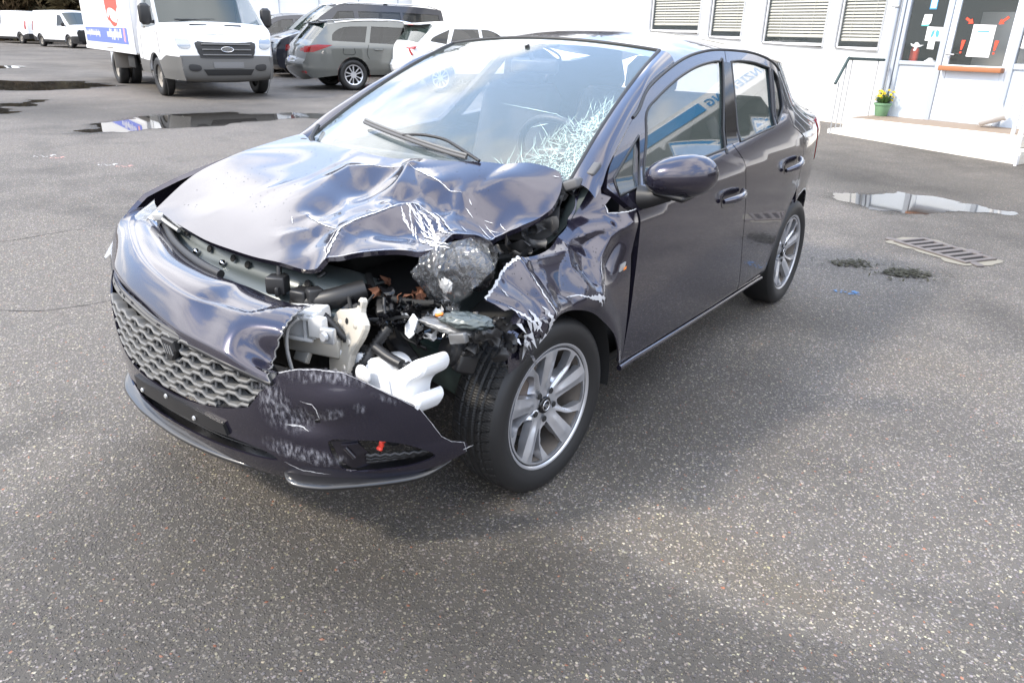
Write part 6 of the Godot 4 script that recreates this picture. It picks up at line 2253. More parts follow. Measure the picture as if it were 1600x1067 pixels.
func front_end(car: Node3D) -> void:
	# ---- bumper skin with its openings
	var grille_hole := PackedVector2Array(V2([-0.50, 0.68, -0.47, 0.60, -0.37, 0.495]))
	for q in cr(V2([-0.37, 0.495, -0.29, 0.440, -0.16, 0.416, 0.026, 0.409, 0.209, 0.430, 0.334, 0.463]), 5):
		grille_hole.append(q)
	grille_hole.append_array(poly([0.384, 0.522, 0.444, 0.585, 0.40, 0.590, 0.2, 0.612, -0.07, 0.640, -0.2, 0.662, -0.46, 0.690]))
	var skin := PackedVector2Array(V2([-1.06, 0.66, -1.06, 0.25, -0.8, 0.235, -0.4, 0.225, 0.0, 0.222, 0.4, 0.225, 0.62, 0.235, 0.80, 0.252]))
	for q in cr(V2([0.80, 0.252, 0.902, 0.273, 0.967, 0.293, 0.967, 0.293, 0.972, 0.318, 0.959, 0.335, 0.959, 0.335, 0.915, 0.350, 0.884, 0.375, 0.856, 0.422, 0.82, 0.479, 0.768, 0.515, 0.709, 0.553, 0.66, 0.583, 0.619, 0.601, 0.55, 0.606, 0.497, 0.602, 0.444, 0.587]), 4):
		skin.append(q)
	skin.append_array(poly([0.41, 0.583, 0.2, 0.600, -0.07, 0.628, -0.2, 0.650, -0.46, 0.680, -0.62, 0.70, -0.85, 0.72]))
	var slot := spoly([-0.44, 0.335, -0.323, 0.342, -0.14, 0.338, 0.042, 0.336, 0.219, 0.338, 0.350, 0.326, 0.400, 0.300, 0.350, 0.292, 0.186, 0.288, 0.0, 0.286, -0.2, 0.288, -0.40, 0.296], 4)
	var fog := spoly([0.565, 0.385, 0.641, 0.393, 0.711, 0.386, 0.79, 0.362, 0.868, 0.312, 0.806, 0.290, 0.716, 0.284, 0.63, 0.282, 0.59, 0.300], 4)
	var tear := poly([0.545, 0.450, 0.528, 0.446, 0.522, 0.436, 0.538, 0.437, 0.546, 0.443])
	var g := Geo.new()
	g.sheet(skin, [grille_hole, slot, fog, tear], Vector2(0.014, 0.012), bump_f, 0.006)
	var bp := obj("front_bumper", g, M.plum_paint, car)
	for sc in [[0.42, 0.49, 0.055, 0.09, 0.0], [0.45, 0.46, 0.05, 0.075, 0.3], [0.40, 0.525, 0.04, 0.05, 0.0], [0.49, 0.455, 0.05, 0.05, 0.0], [0.58, 0.478, 0.055, 0.022, 0.3], [0.55, 0.59, 0.12, 0.022, 0.05], [0.62, 0.585, 0.10, 0.022, -0.2], [0.44, 0.345, 0.09, 0.035, -0.2], [0.50, 0.335, 0.09, 0.030, -0.1], [0.55, 0.325, 0.08, 0.030, 0.0], [0.66, 0.50, 0.02, 0.02, 0.0], [0.73, 0.52, 0.05, 0.012, -0.5]]:
		scuff(car, bump_f, Vector2(sc[0], sc[1]), Vector2(sc[2], sc[3]), sc[4], 0.0016, bp)
		scuff(car, bump_f, Vector2(sc[0] + 0.004, sc[1] - 0.003), Vector2(sc[2], sc[3]) * 0.8, sc[4] + 0.2, 0.0024, bp)
	g = Geo.new()
	rng.seed = 8
	crack(g, bump_f, V2([0.444, 0.587, 0.497, 0.602, 0.55, 0.606, 0.619, 0.601]), 0.0022, 0.002, 0.006, false)
	crack(g, bump_f, V2([0.619, 0.601, 0.66, 0.583, 0.709, 0.553, 0.768, 0.515, 0.82, 0.479, 0.856, 0.422, 0.884, 0.375, 0.915, 0.35, 0.957, 0.335, 0.968, 0.30]), 0.0011, 0.002, 0.006, false)
	crack(g, bump_f, V2([0.955, 0.31, 0.99, 0.315]), 0.003, 0.002, 0.006)
	crack(g, bump_f, V2([0.500, 0.512, 0.536, 0.506, 0.544, 0.49, 0.546, 0.455, 0.53, 0.447]), 0.0022, 0.002, 0.006)
	crack(g, bump_f, V2([0.44, 0.425, 0.49, 0.422, 0.51, 0.41]), 0.004, 0.002, 0.006)
	crack(g, bump_f, V2([0.42, 0.30, 0.47, 0.275, 0.56, 0.268]), 0.003, 0.002, 0.006)
	obj("paint_crack", g, M.crack_white, bp).set_meta("kind", "stuff")
	g = Geo.new()
	g.sheet(poly([-0.248, 0.398, -0.1, 0.403, 0.05, 0.402, 0.150, 0.396, 0.228, 0.386, 0.236, 0.346, 0.10, 0.348, -0.1, 0.349, -0.255, 0.348]), [], Vector2(0.02, 0.02), func(u: float, v: float) -> Vector3: return on(bump_f, u, v, 0.010 - 0.06 * maxf(0.0, v - 0.385)), 0.012)
	obj("plate_mount", g, M.black_plastic, bp)
	g = Geo.new()
	for q in [[-0.20, 0.362], [0.10, 0.366], [-0.03, 0.40]]:
		g.lathe(V2([0.0, 0.004, 0.006, 0.004, 0.008, 0.0]), 10, Transform3D(Basis(C(0, 1, 0), C(1, 0, 0), C(0, 0, 1)), on(bump_f, q[0], q[1], 0.012)))
	obj("plate_screw", g, M.grey_metal, bp)
	# dark mesh behind the lower slot
	g = Geo.new()
	g.sheet(poly([-0.5, 0.36, 0.45, 0.36, 0.45, 0.26, -0.5, 0.26]), [], Vector2(0.05, 0.05), func(u: float, v: float) -> Vector3: return on(bump_f, u, v, -0.05))
	var lg := obj("lower_grille", g, M.void_black, bp)
	for k in 2:
		g = Geo.new()
		var path: Array = []
		for i in 30:
			path.append(on(bump_f, lerpf(-0.43, 0.37, i / 29.0), 0.303 + 0.016 * k, -0.022))
		g.tube(path, 0.003, 5)
		obj("lower_bar", g, M.black_plastic, bp)
	g = Geo.new()
	for i in 17:
		var s := lerpf(-0.38, 0.34, i / 16.0)
		g.tube([on(bump_f, s, 0.29, -0.024), on(bump_f, s + 0.008, 0.335, -0.024)], 0.003, 4)
	obj("lower_web", g, M.black_plastic, bp)
	# splitter lip in two broken halves
	lip_part(car, "splitter", CC([0.40, -0.80, 0.25, 0.52, -0.745, 0.24, 0.62, -0.665, 0.235, 0.710, -0.537, 0.23, 0.758, -0.38, 0.23, 0.777, -0.268, 0.23, 0.793, -0.081, 0.23, 0.787, 0.079, 0.23, 0.769, 0.209, 0.23, 0.742, 0.302, 0.23, 0.712, 0.386, 0.23]), 0.0)
	lip_part(car, "splitter", CC([0.738, 0.385, 0.250, 0.748, 0.44, 0.238, 0.725, 0.50, 0.238, 0.688, 0.55, 0.24, 0.592, 0.640, 0.242, 0.507, 0.700, 0.246, 0.412, 0.735, 0.262]), 0.0)
	# ---- fog lamp bay: loose flap, ribbed insert, red clip
	g = Geo.new()
	g.sheet(poly([0.572, 0.383, 0.640, 0.392, 0.668, 0.345, 0.700, 0.305, 0.668, 0.287, 0.625, 0.290, 0.590, 0.325]), [], Vector2(0.02, 0.02), func(u: float, v: float) -> Vector3: return on(bump_f, u, v, -0.004 - 0.25 * maxf(0.0, u - 0.62)), 0.004)
	var fl := obj("fog_lamp_flap", g, M.plum_dark, car)
	g = Geo.new()
	g.sheet(poly([0.600, 0.378, 0.648, 0.380, 0.672, 0.345, 0.628, 0.335]), [], Vector2(0.02, 0.02), func(u: float, v: float) -> Vector3: return on(bump_f, u, v, 0.004 - 0.25 * maxf(0.0, u - 0.62)), 0.006)
	g.tube([on(bump_f, 0.612, 0.372, 0.006), on(bump_f, 0.636, 0.338, 0.006)], 0.006, 6)
	obj("socket_cover", g, M.plum_dark, fl)
	for k in 3:
		g = Geo.new()
		var path: Array = []
		for i in 14:
			var t := i / 13.0
			path.append(on(bump_f, lerpf(0.665, 0.845, t), lerpf(0.300, 0.312, t) + 0.016 * k * (1.0 - 0.6 * t) + 0.003 * sin(t * 40.0 + k), -0.020 + 0.004 * k))
		g.tube(path, 0.0065, 6)
		obj("fog_grille_bar", g, M.black_plastic, car)
	g = Geo.new()
	g.box(on(bump_f, 0.712, 0.366, -0.015), Vector3(0.016, 0.026, 0.013), Basis(Vector3(0, 1, 0), 0.5), 0.004)
	g.box(on(bump_f, 0.722, 0.378, -0.015), Vector3(0.020, 0.012, 0.014), Basis(Vector3(0, 1, 0), 0.2), 0.004)
	g.box(on(bump_f, 0.706, 0.353, -0.013), Vector3(0.012, 0.012, 0.018), Basis(Vector3(0, 0, 1), 0.6), 0.003)
	obj("red_clip", g, M.red_plastic, car)
	g = Geo.new()
	torus(g, on(bump_f, 0.745, 0.366, -0.06), Basis(C(0, 1, 0), C(0, 0, 1), C(1, 0, 0)), 0.030, 0.010, 24)
	hose(g, [on(bump_f, 0.74, 0.37, -0.06), on(bump_f, 0.77, 0.39, -0.05), on(bump_f, 0.80, 0.36, -0.04)], 0.007, false)
	obj("fog_lamp_wire", g, M.black_plastic, car)
	# ---- grille
	var top := func(s: float) -> float:
		var k := [[-0.50, 0.668], [-0.2, 0.655], [-0.07, 0.632], [0.076, 0.612], [0.20, 0.604], [0.307, 0.588], [0.44, 0.572]]
		for i in k.size() - 1:
			if s <= k[i + 1][0]:
				return lerpf(k[i][1], k[i + 1][1], clampf((s - k[i][0]) / (k[i + 1][0] - k[i][0]), 0.0, 1.0))
		return 0.57
	g = Geo.new()
	g.sheet(grille_hole, [], Vector2(0.04, 0.04), func(u: float, v: float) -> Vector3: return on(bump_f, u, v, -0.045))
	var gb := obj("grille_backing", g, M.void_black, car)
	var period := 0.092
	for k in 7:
		g = Geo.new()
		var up: Array = []
		var runs: Array = []
		var n := 330
		for i in n + 1:
			var s := lerpf(-0.50, 0.445, float(i) / n)
			var ph := fposmod(s / period + 0.5 * (k % 2), 1.0)
			var w := clampf((absf(ph - 0.5) - 0.25) / 0.085, -1.0, 1.0)
			var z := 0.428 + 0.0285 * k + 0.0058 * w + 0.012 * maxf(0.0, s - 0.1)
			var inside := Geometry2D.is_point_in_polygon(Vector2(s, z), grille_hole) and z < float(top.call(s)) + 0.004
			if inside:
				up.append(Vector2(s, z))
			elif up.size() > 4:
				runs.append(up)
				up = []
			else:
				up = []
		if up.size() > 4:
			runs.append(up)
		for rn in runs:
			var rows: Array = []
			for q in rn:
				var row: Array = []
				for e in [[-0.028, 0.0042], [0.0, 0.0062], [0.006, 0.0030], [0.0045, -0.0035], [0.0, -0.0052], [-0.028, -0.0042]]:
					row.append(on(bump_f, q.x, q.y + e[1], e[0] - 0.006))
				rows.append(row)
			g.grid(rows)
		for i in 22:
			var s := (i - 11) * period * 0.5 + period * 0.25
			var z := 0.432 + 0.0285 * k - 0.014
			if k > 0 and (i + k) % 2 == 0 and Geometry2D.is_point_in_polygon(Vector2(s, z - 0.012), grille_hole) and z < float(top.call(s)) - 0.01 and s > -0.47 and s < 0.42:
				g.tube([on(bump_f, s, z + 0.012, -0.014), on(bump_f, s, z - 0.012, -0.014)], 0.0042, 5)
		if g.v.size():
			obj("grille_bar", g, M.grille_grey, car)
	# pale carrier strip under the nose panel with its clip slots
	g = Geo.new()
	var strip := PackedVector2Array()
	for i in 16:
		var s := lerpf(-0.48, 0.43, i / 15.0)
		strip.append(Vector2(s, float(top.call(s)) + 0.008))
	for i in 16:
		var s := lerpf(0.43, -0.48, i / 15.0)
		strip.append(Vector2(s, float(top.call(s)) - 0.016))
	var slots: Array = []
	for s in [-0.42, -0.33, -0.29, -0.22, -0.05, 0.115, 0.16, 0.265, 0.285, 0.37]:
		var z: float = top.call(s)
		slots.append(poly([s, z - 0.002, s + 0.022, z - 0.004, s + 0.020, z - 0.012, s - 0.002, z - 0.010]))
	g.sheet(strip, slots, Vector2(0.03, 0.012), func(u: float, v: float) -> Vector3: return on(bump_f, u, v, -0.004), 0.006)
	obj("grille_carrier", g, M.grille_grey, car)
	g = Geo.new()
	var bm := Transform3D(Basis(C(0, 1, 0), C(0, 0, 1), C(1, 0, 0)), on(bump_f, 0.035, 0.572, 0.0))
	g.prism(poly([-0.035, 0.030, 0.030, 0.030, 0.034, 0.0, 0.012, -0.034, -0.012, -0.036, -0.036, 0.0]), bm, 0.022, 0.004)
	var bmo := obj("badge_mount", g, M.black_plastic, car)
	for k in 4:
		g = Geo.new()
		g.box(on(bump_f, 0.016 + k * 0.012, 0.572, 0.012), Vector3(0.004, 0.030, 0.005), Basis(Vector3(1, 0, 0), 0.35), 0.0)
		obj("badge_rib", g, M.grille_grey, bmo)
	# ---- torn nose panel above the grille
	var T := CC([0.40, -0.72, 0.80, 0.418, -0.704, 0.78, 0.50, -0.50, 0.755, 0.565, -0.307, 0.735, 0.608, -0.098, 0.730, 0.615, 0.032, 0.728, 0.590, 0.090, 0.712, 0.598, 0.227, 0.708, 0.585, 0.36, 0.708])
	var B := CC([0.62, -0.69, 0.70, 0.66, -0.62, 0.69, 0.735, -0.46, 0.682, 0.782, -0.30, 0.668, 0.812, -0.12, 0.640, 0.832, 0.04, 0.618, 0.835, 0.18, 0.612, 0.832, 0.30, 0.604, 0.800, 0.43, 0.580])
	var tt := cr(T, 7)
	var bb := cr(B, 7)
	var rows: Array = []
	var NV := 34
	for i in tt.size():
		var u := float(i) / (tt.size() - 1)
		var row: Array = []
		for j in NV + 1:
			var v := float(j) / NV
			var q: Vector3 = tt[i].lerp(bb[i], v)
			var outw := C(0.55, 0.10, 0.83).normalized()
			q += outw * (0.060 * sin(PI * pow(v, 0.85)) * (1.0 - 0.3 * u))
			# pressed step that runs round the upper area
			var vs := 0.36 + 0.16 * sin(PI * clampf((u - 0.12) / 0.8, 0.0, 1.0)) - 0.55 * smoothstep(0.16, 0.02, u) - 0.42 * smoothstep(0.86, 0.985, u)
			q -= outw * 0.010 * smoothstep(vs + 0.035, vs - 0.02, v)
			# hem turned in along the grille
			q -= outw * 0.014 * smoothstep(0.93, 1.0, v)
			# torn end curls under
			var ce := smoothstep(0.86, 1.0, u) * smoothstep(0.25, 0.9, v)
			q += C(-0.035, -0.055, -0.055) * ce * (0.6 + 0.4 * sin(v * 11.0))
			if i == tt.size() - 1:
				q += C(0, 0.010, 0.004) * sin(j * 1.9) * 0.6
			row.append(q)
		rows.append(row)
	g = Geo.new()
	g.grid(rows)
	var np := obj("nose_panel", g, M.plum_paint, car)
	g = Geo.new()
	var er: Array = []
	for j in NV + 1:
		er.append(rows[rows.size() - 1][j])
	g.tube(er, 0.0022, 6)
	obj("torn_edge", g, M.trim_grey, np)
	g = Geo.new()
	er = []
	for i in rows.size():
		er.append(rows[i][NV] + C(-0.004, 0, -0.004))
	g.tube(er, 0.007, 6)
	obj("grille_seal", g, M.black_plastic, np)
	# ---- right headlamp lens, seen at the far corner
	rows = []
	for i in 9:
		var t := i / 8.0
		var a: Vector3 = C(0.40, -0.735, 0.835).lerp(C(0.66, -0.655, 0.665), t)
		var b: Vector3 = C(0.44, -0.655, 0.812).lerp(C(0.68, -0.600, 0.688), t)
		var row: Array = []
		for j in 7:
			var e := j / 6.0
			row.append(a.lerp(b, e) + C(0.5, -0.3, 0.8).normalized() * 0.022 * sin(PI * e) * (0.4 + sin(PI * t)))
		rows.append(row)
	g = Geo.new()
	g.grid(rows)
	var hl := obj("headlamp", g, M.lens_clear, car)
	g = Geo.new()
	var r2: Array = []
	for r in rows:
		var o: Array = []
		for q in r:
			o.append(q - C(0.5, -0.3, 0.8).normalized() * 0.03)
		r2.append(o)
	g.grid(r2)
	obj("reflector", g, M.chrome, hl)
	g = Geo.new()
	g.grid([CC([0.38, -0.70, 0.82, 0.42, -0.62, 0.79]), CC([0.60, -0.66, 0.69, 0.64, -0.60, 0.67]), CC([0.60, -0.66, 0.5, 0.64, -0.6, 0.5])])
	obj("headlamp_body", g, M.black_plastic, hl)
	engine_bay(car)

func engine_bay(car: Node3D) -> void:
	# radiator support: a bent pressed channel under the bonnet edge
	var rows: Array = []
	for q in [[-0.70, 0.735, 0.40], [-0.62, 0.742, 0.42], [-0.50, 0.730, 0.44], [-0.318, 0.705, 0.455], [-0.067, 0.698, 0.46], [0.063, 0.695, 0.46], [0.16, 0.688, 0.45], [0.25, 0.682, 0.43], [0.36, 0.66, 0.40]]:
		rows.append([C(q[2] - 0.12, q[0], q[1] + 0.045), C(q[2] - 0.02, q[0], q[1] + 0.050), C(q[2] + 0.004, q[0], q[1] + 0.040), C(q[2] + 0.010, q[0], q[1] + 0.016), C(q[2] + 0.030, q[0], q[1] - 0.004), C(q[2] + 0.070, q[0], q[1] - 0.020), C(q[2] + 0.080, q[0], q[1] - 0.040), C(q[2] + 0.070, q[0], q[1] - 0.12)])
	var fine: Array = []
	var cols: Array = []
	for j in 8:
		var line: Array = []
		for r in rows:
			line.append(r[j])
		cols.append(cr(line, 6))
	for i in cols[0].size():
		var row: Array = []
		for j in 8:
			row.append(cols[j][i])
		fine.append(row)
	var g := Geo.new()
	g.grid(fine)
	var rs := obj("radiator_support", g, M.bay_metal, car)
	g = Geo.new()
	for q in [[-0.45, 0.757, 0.452], [-0.16, 0.722, 0.468], [-0.08, 0.716, 0.470], [0.10, 0.712, 0.468], [0.20, 0.706, 0.455], [-0.30, 0.728, 0.463]]:
		g.lathe(V2([0.0, 0.003, 0.012, 0.003, 0.013, 0.0]), 14, Transform3D(Basis(C(0, 1, 0), C(0.9, 0, 0.4), C(-0.4, 0, 0.9)), C(q[2] + 0.006, q[0], q[1] + 0.005)))
	obj("pressed_hole", g, M.void_black, rs)
	g = Geo.new()
	for q in [[-0.20, 0.706, 0.49], [0.225, 0.70, 0.463], [-0.36, 0.715, 0.485]]:
		g.lathe(V2([0.0, 0.010, 0.008, 0.009, 0.011, 0.004, 0.012, 0.0]), 12, Transform3D(Basis(C(0, 1, 0), C(0.8, 0, 0.6), C(-0.6, 0, 0.8)), C(q[2], q[0], q[1])))
	obj("bolt", g, M.chrome, rs)
	# black trim rail along the nose panel's upper edge, hinge and latch pieces
	g = Geo.new()
	g.tube(cr(CC([0.42, -0.66, 0.782, 0.50, -0.48, 0.752, 0.545, -0.33, 0.735, 0.585, -0.16, 0.728, 0.595, -0.05, 0.722]), 6), 0.014, 8)
	obj("trim_rail", g, M.black_plastic, car)
	g = Geo.new()
	rng.seed = 23
	for i in 26:
		var t := i / 25.0
		var p := C(lerpf(0.40, 0.42, t), lerpf(-0.62, 0.22, t), lerpf(0.79, 0.735, t) + rng.randf_range(-0.015, 0.012))
		g.box(p, Vector3(rng.randf_range(0.012, 0.04), rng.randf_range(0.01, 0.03), rng.randf_range(0.015, 0.05)), Basis.from_euler(Vector3(rng.randf(), rng.randf(), rng.randf()) * 1.2), 0.004)
	obj("latch_parts", g, M.black_plastic, car)
	g = Geo.new()
	g.tube(cr(CC([0.46, -0.62, 0.80, 0.47, -0.55, 0.785, 0.48, -0.46, 0.772]), 5), 0.008, 6)
	g.box(C(0.47, -0.60, 0.797), Vector3(0.02, 0.03, 0.05), Basis(Vector3(0, 1, 0), 0.4), 0.006)
	g.tube(CC([0.44, -0.26, 0.745, 0.46, -0.235, 0.765, 0.47, -0.20, 0.748]), 0.006, 6)
	obj("bonnet_latch", g, M.grey_metal, car)
	# connector block with its post
	g = Geo.new()
	g.box(C(0.53, 0.145, 0.715), Vector3(0.05, 0.055, 0.062), Basis(Vector3(0, 1, 0), 0.5), 0.006)
	g.box(C(0.545, 0.135, 0.71), Vector3(0.03, 0.045, 0.012), Basis(Vector3(0, 1, 0), 0.5), 0.003)
	g.box(C(0.545, 0.165, 0.70), Vector3(0.03, 0.03, 0.012), Basis(Vector3(0, 1, 0), 0.5), 0.003)
	g.tube(CC([0.515, 0.135, 0.74, 0.505, 0.128, 0.775]), 0.008, 8)
	g.box(C(0.50, 0.22, 0.69), Vector3(0.06, 0.04, 0.06), Basis(Vector3(0, 1, 0), 0.2), 0.008)
	g.box(C(0.49, 0.265, 0.695), Vector3(0.05, 0.05, 0.04), Basis(Vector3(0, 1, 0), -0.3), 0.008)
	obj("connector_block", g, M.black_plastic, car)
	# fat black pipe and crash beam end
	g = Geo.new()
	g.tube(cr(CC([0.50, 0.19, 0.655, 0.49, 0.25, 0.668, 0.45, 0.32, 0.69, 0.38, 0.37, 0.71]), 6), 0.032, 12)
	obj("air_pipe", g, M.black_plastic, car)
	g = Geo.new()
	g.box(C(0.56, 0.290, 0.640), Vector3(0.10, 0.075, 0.14), Basis(Vector3(0, 1, 0), 0.30) * Basis(Vector3(1, 0, 0), 0.10), 0.005)
	g.box(C(0.575, 0.375, 0.652), Vector3(0.05, 0.075, 0.012), Basis(Vector3(0, 1, 0), 0.3), 0.003)
	g.box(C(0.590, 0.395, 0.655), Vector3(0.03, 0.060, 0.05), Basis(Vector3(0, 1, 0), 0.3), 0.004)
	g.box(C(0.60, 0.350, 0.645), Vector3(0.012, 0.085, 0.012), Basis(Vector3(0, 1, 0), 0.3), 0.003)
	g.box(C(0.612, 0.33, 0.675), Vector3(0.012, 0.012, 0.10), Basis(Vector3(0, 1, 0), 0.3), 0.003)
	g.box(C(0.612, 0.33, 0.610), Vector3(0.012, 0.012, 0.10), Basis(Vector3(0, 1, 0), 0.3), 0.003)
	obj("crash_beam", g, M.beam_grey, car)
	g = Geo.new()
	g.box(C(0.60, 0.448, 0.645), Vector3(0.022, 0.045, 0.045), Basis(Vector3(0, 1, 0), 0.3), 0.004)
	g.lathe(V2([0.0, 0.012, 0.012, 0.012, 0.014, 0.0]), 12, Transform3D(Basis(C(0, 1, 0), C(1, 0.2, 0.1), C(0, 0, 1)), C(0.612, 0.45, 0.647)))
	obj("bolt_block", g, M.galv, car)
	g = Geo.new()
	g.box(C(0.53, 0.31, 0.570), Vector3(0.07, 0.06, 0.20), Basis(Vector3(0, 1, 0), 0.25), 0.006)
	g.box(C(0.56, 0.28, 0.53), Vector3(0.02, 0.05, 0.06), Basis(Vector3(0, 0, 1), 0.5), 0.004)
	obj("lower_beam", g, M.cast_metal, car)
	# cast bracket with a lug and holes
	g = Geo.new()
	var bx := Transform3D(Basis(C(0.30, 0.95, 0), C(-0.25, 0, 0.97), C(0.92, -0.3, 0.25)), C(0.515, 0.335, 0.475))
	g.prism(spoly([0.03, 0.00, 0.10, -0.02, 0.14, 0.03, 0.15, 0.10, 0.19, 0.16, 0.205, 0.205, 0.17, 0.232, 0.172, 0.262, 0.16, 0.272, 0.148, 0.262, 0.142, 0.238, 0.08, 0.215, 0.02, 0.19, 0.0, 0.12], 3), bx, 0.022, 0.004)
	var br := obj("cast_bracket", g, M.cast_metal, car)
	g = Geo.new()
	for q in [[0.10, 0.185, 0.009], [0.16, 0.254, 0.006]]:
		g.lathe(V2([0.0, 0.013, q[2], 0.013]), 14, Transform3D(bx.basis * Basis(Vector3(1, 0, 0), PI / 2), bx * Vector3(q[0], q[1], 0)))
	obj("bracket_hole", g, M.void_black, br)
	g = Geo.new()
	for q in [[0.155, 0.19, 0.012], [0.055, 0.165, 0.012], [0.13, 0.13, 0.010], [0.07, 0.02, 0.013], [0.12, 0.05, 0.010]]:
		g.lathe(V2([0.0, 0.016, q[2] * 0.8, 0.015, q[2], 0.011]), 14, Transform3D(bx.basis * Basis(Vector3(1, 0, 0), PI / 2), bx * Vector3(q[0], q[1], 0)))
	obj("bracket_boss", g, M.cast_metal, br)
	# corrugated hoses and thin wires
	g = Geo.new()
	hose(g, CC([0.49, 0.22, 0.675, 0.52, 0.30, 0.665, 0.525, 0.36, 0.650, 0.52, 0.42, 0.610, 0.50, 0.47, 0.58, 0.48, 0.53, 0.585]), 0.0125)
	obj("corrugated_hose", g, M.black_plastic, car)
	g = Geo.new()
	hose(g, CC([0.46, 0.55, 0.655, 0.48, 0.535, 0.625, 0.50, 0.515, 0.585, 0.52, 0.505, 0.550, 0.53, 0.46, 0.51, 0.53, 0.40, 0.475]), 0.0155)
	obj("corrugated_hose", g, M.black_plastic, car)
	g = Geo.new()
	hose(g, CC([0.50, 0.53, 0.60, 0.50, 0.58, 0.583, 0.50, 0.635, 0.574]), 0.0155, false)
	g.box(C(0.50, 0.66, 0.572), Vector3(0.03, 0.03, 0.03), Basis.IDENTITY, 0.006)
	obj("coolant_pipe", g, M.black_plastic, car)
	g = Geo.new()
	hose(g, CC([0.64, 0.375, 0.690, 0.66, 0.352, 0.66, 0.665, 0.345, 0.60, 0.66, 0.352, 0.535]), 0.0055, false)
	obj("loose_wire", g, M.grey_metal, car)
	g = Geo.new()
	hose(g, CC([0.44, 0.47, 0.73, 0.46, 0.44, 0.68, 0.48, 0.455, 0.64, 0.48, 0.42, 0.60]), 0.004, false)
	hose(g, CC([0.40, 0.47, 0.71, 0.42, 0.50, 0.66, 0.40, 0.56, 0.62, 0.34, 0.58, 0.55]), 0.005, false)
	hose(g, CC([0.36, 0.50, 0.70, 0.38, 0.52, 0.60, 0.36, 0.60, 0.57]), 0.004, false)
	obj("loose_wire", g, M.black_plastic, car)
	g = Geo.new()
	g.box(C(0.50, 0.445, 0.545), Vector3(0.05, 0.05, 0.085), Basis(Vector3(0, 1, 0), 0.2), 0.005)
	g.box(C(0.49, 0.41, 0.545), Vector3(0.03, 0.02, 0.03), Basis(Vector3(0, 1, 0), 0.2), 0.003)
	obj("sensor_box", g, M.white_plastic, car)
	g = Geo.new()
	g.box(C(0.50, 0.44, 0.588), Vector3(0.03, 0.022, 0.035), Basis(Vector3(0, 1, 0), 0.2), 0.003)
	obj("sensor_plug", g, M.black_plastic, car)
	g = Geo.new()
	g.tube(CC([0.51, 0.447, 0.595, 0.50, 0.452, 0.622]), 0.0035, 5)
	obj("yellow_wire", g, M.yellow_plastic, car)
	# washer bottle
	g = Geo.new()
	var wb := Transform3D(Basis(C(0.05, 1, 0), C(-0.1, 0, 1), C(1, 0, 0.1)), C(0.50, 0, 0))
	g.prism(spoly([0.468, 0.516, 0.500, 0.552, 0.538, 0.568, 0.564, 0.572, 0.590, 0.566, 0.618, 0.549, 0.660, 0.575, 0.705, 0.610, 0.735, 0.622, 0.750, 0.604, 0.740, 0.575, 0.700, 0.545, 0.684, 0.520, 0.683, 0.492, 0.700, 0.498, 0.722, 0.517, 0.736, 0.500, 0.728, 0.475, 0.700, 0.445, 0.62, 0.42, 0.54, 0.44], 3), wb, 0.11, 0.008, false)
	var wbo := obj("washer_bottle", g, M.white_plastic, car)
	g = Geo.new()
	g.lathe(V2([0.0, 0.006, 0.026, 0.005, 0.030, 0.0]), 24, Transform3D(Basis(C(0, 1, 0), C(1, 0, 0.1), C(0, 0, 1)), C(0.557, 0.535, 0.535)))
	g.tube(CC([0.557, 0.60, 0.555, 0.560, 0.625, 0.48, 0.555, 0.64, 0.44]), 0.004, 5)
	obj("bottle_mould", g, M.white_plastic, wbo)
	# horn
	g = Geo.new()
	var hb := Basis(C(0.30, 0.95, 0), C(0.85, -0.35, 0.38).normalized(), C(-0.3, 0.1, 0.95)).orthonormalized()
	g.lathe(V2([0.0, 0.030, 0.030, 0.030, 0.034, 0.022, 0.046, 0.020, 0.049, 0.010, 0.049, -0.012, 0.040, -0.022, 0.0, -0.022]), 32, Transform3D(hb, C(0.35, 0.695, 0.585)))
	g.box(C(0.345, 0.735, 0.555), Vector3(0.045, 0.07, 0.06), hb, 0.01)
	obj("horn", g, M.black_plastic, car)
	g = Geo.new()
	g.box(C(0.345, 0.655, 0.645), Vector3(0.006, 0.07, 0.022), Basis(Vector3(1, 0, 0), -0.35), 0.002)
	obj("horn_bracket", g, M.galv, car)
	# crushed rail end, folded tin
	g = Geo.new()
	lump(g, C(0.40, 0.79, 0.715), Vector3(0.10, 0.055, 0.20), Basis(Vector3(0, 1, 0), 0.3), 0.5, 3, 22)
	obj("crushed_rail", g, M.bay_metal, car)
	g = Geo.new()
	lump(g, C(0.42, 0.74, 0.690), Vector3(0.07, 0.035, 0.22), Basis(Vector3(0, 1, 0), 0.2) * Basis(Vector3(1, 0, 0), -0.1), 0.35, 9, 20)
	g.box(C(0.45, 0.80, 0.682), Vector3(0.02, 0.03, 0.06), Basis(Vector3(1, 0, 0), 0.3), 0.004)
	obj("crushed_bracket", g, M.dark_metal, car)
	g = Geo.new()
	rng.seed = 31
	for i in 22:
		scrap(g, C(rng.randf_range(0.28, 0.42), rng.randf_range(0.76, 0.88), rng.randf_range(0.62, 0.71)), rng.randf_range(0.03, 0.075), rng, 1.0)
	obj("folded_tin", g, M.black_plastic, car).set_meta("kind", "stuff")
	g = Geo.new()
	g.prism(poly([0.0, 0.0, 0.035, 0.045, 0.062, 0.035, 0.050, -0.012, 0.030, -0.03, 0.006, -0.025]), Transform3D(Basis(C(0.3, 0.95, 0), C(-0.2, 0, 0.97), C(0.95, -0.3, 0.2)), C(0.43, 0.585, 0.660)), 0.006, 0.001)
	obj("plastic_shard", g, M.white_plastic, car)
	# bag of clear film pulled over the headlamp hole
	var nz := FastNoiseLite.new()
	nz.seed = 12; nz.frequency = 5.5; nz.fractal_octaves = 4; nz.fractal_type = FastNoiseLite.FRACTAL_RIDGED
	var n2 := FastNoiseLite.new()
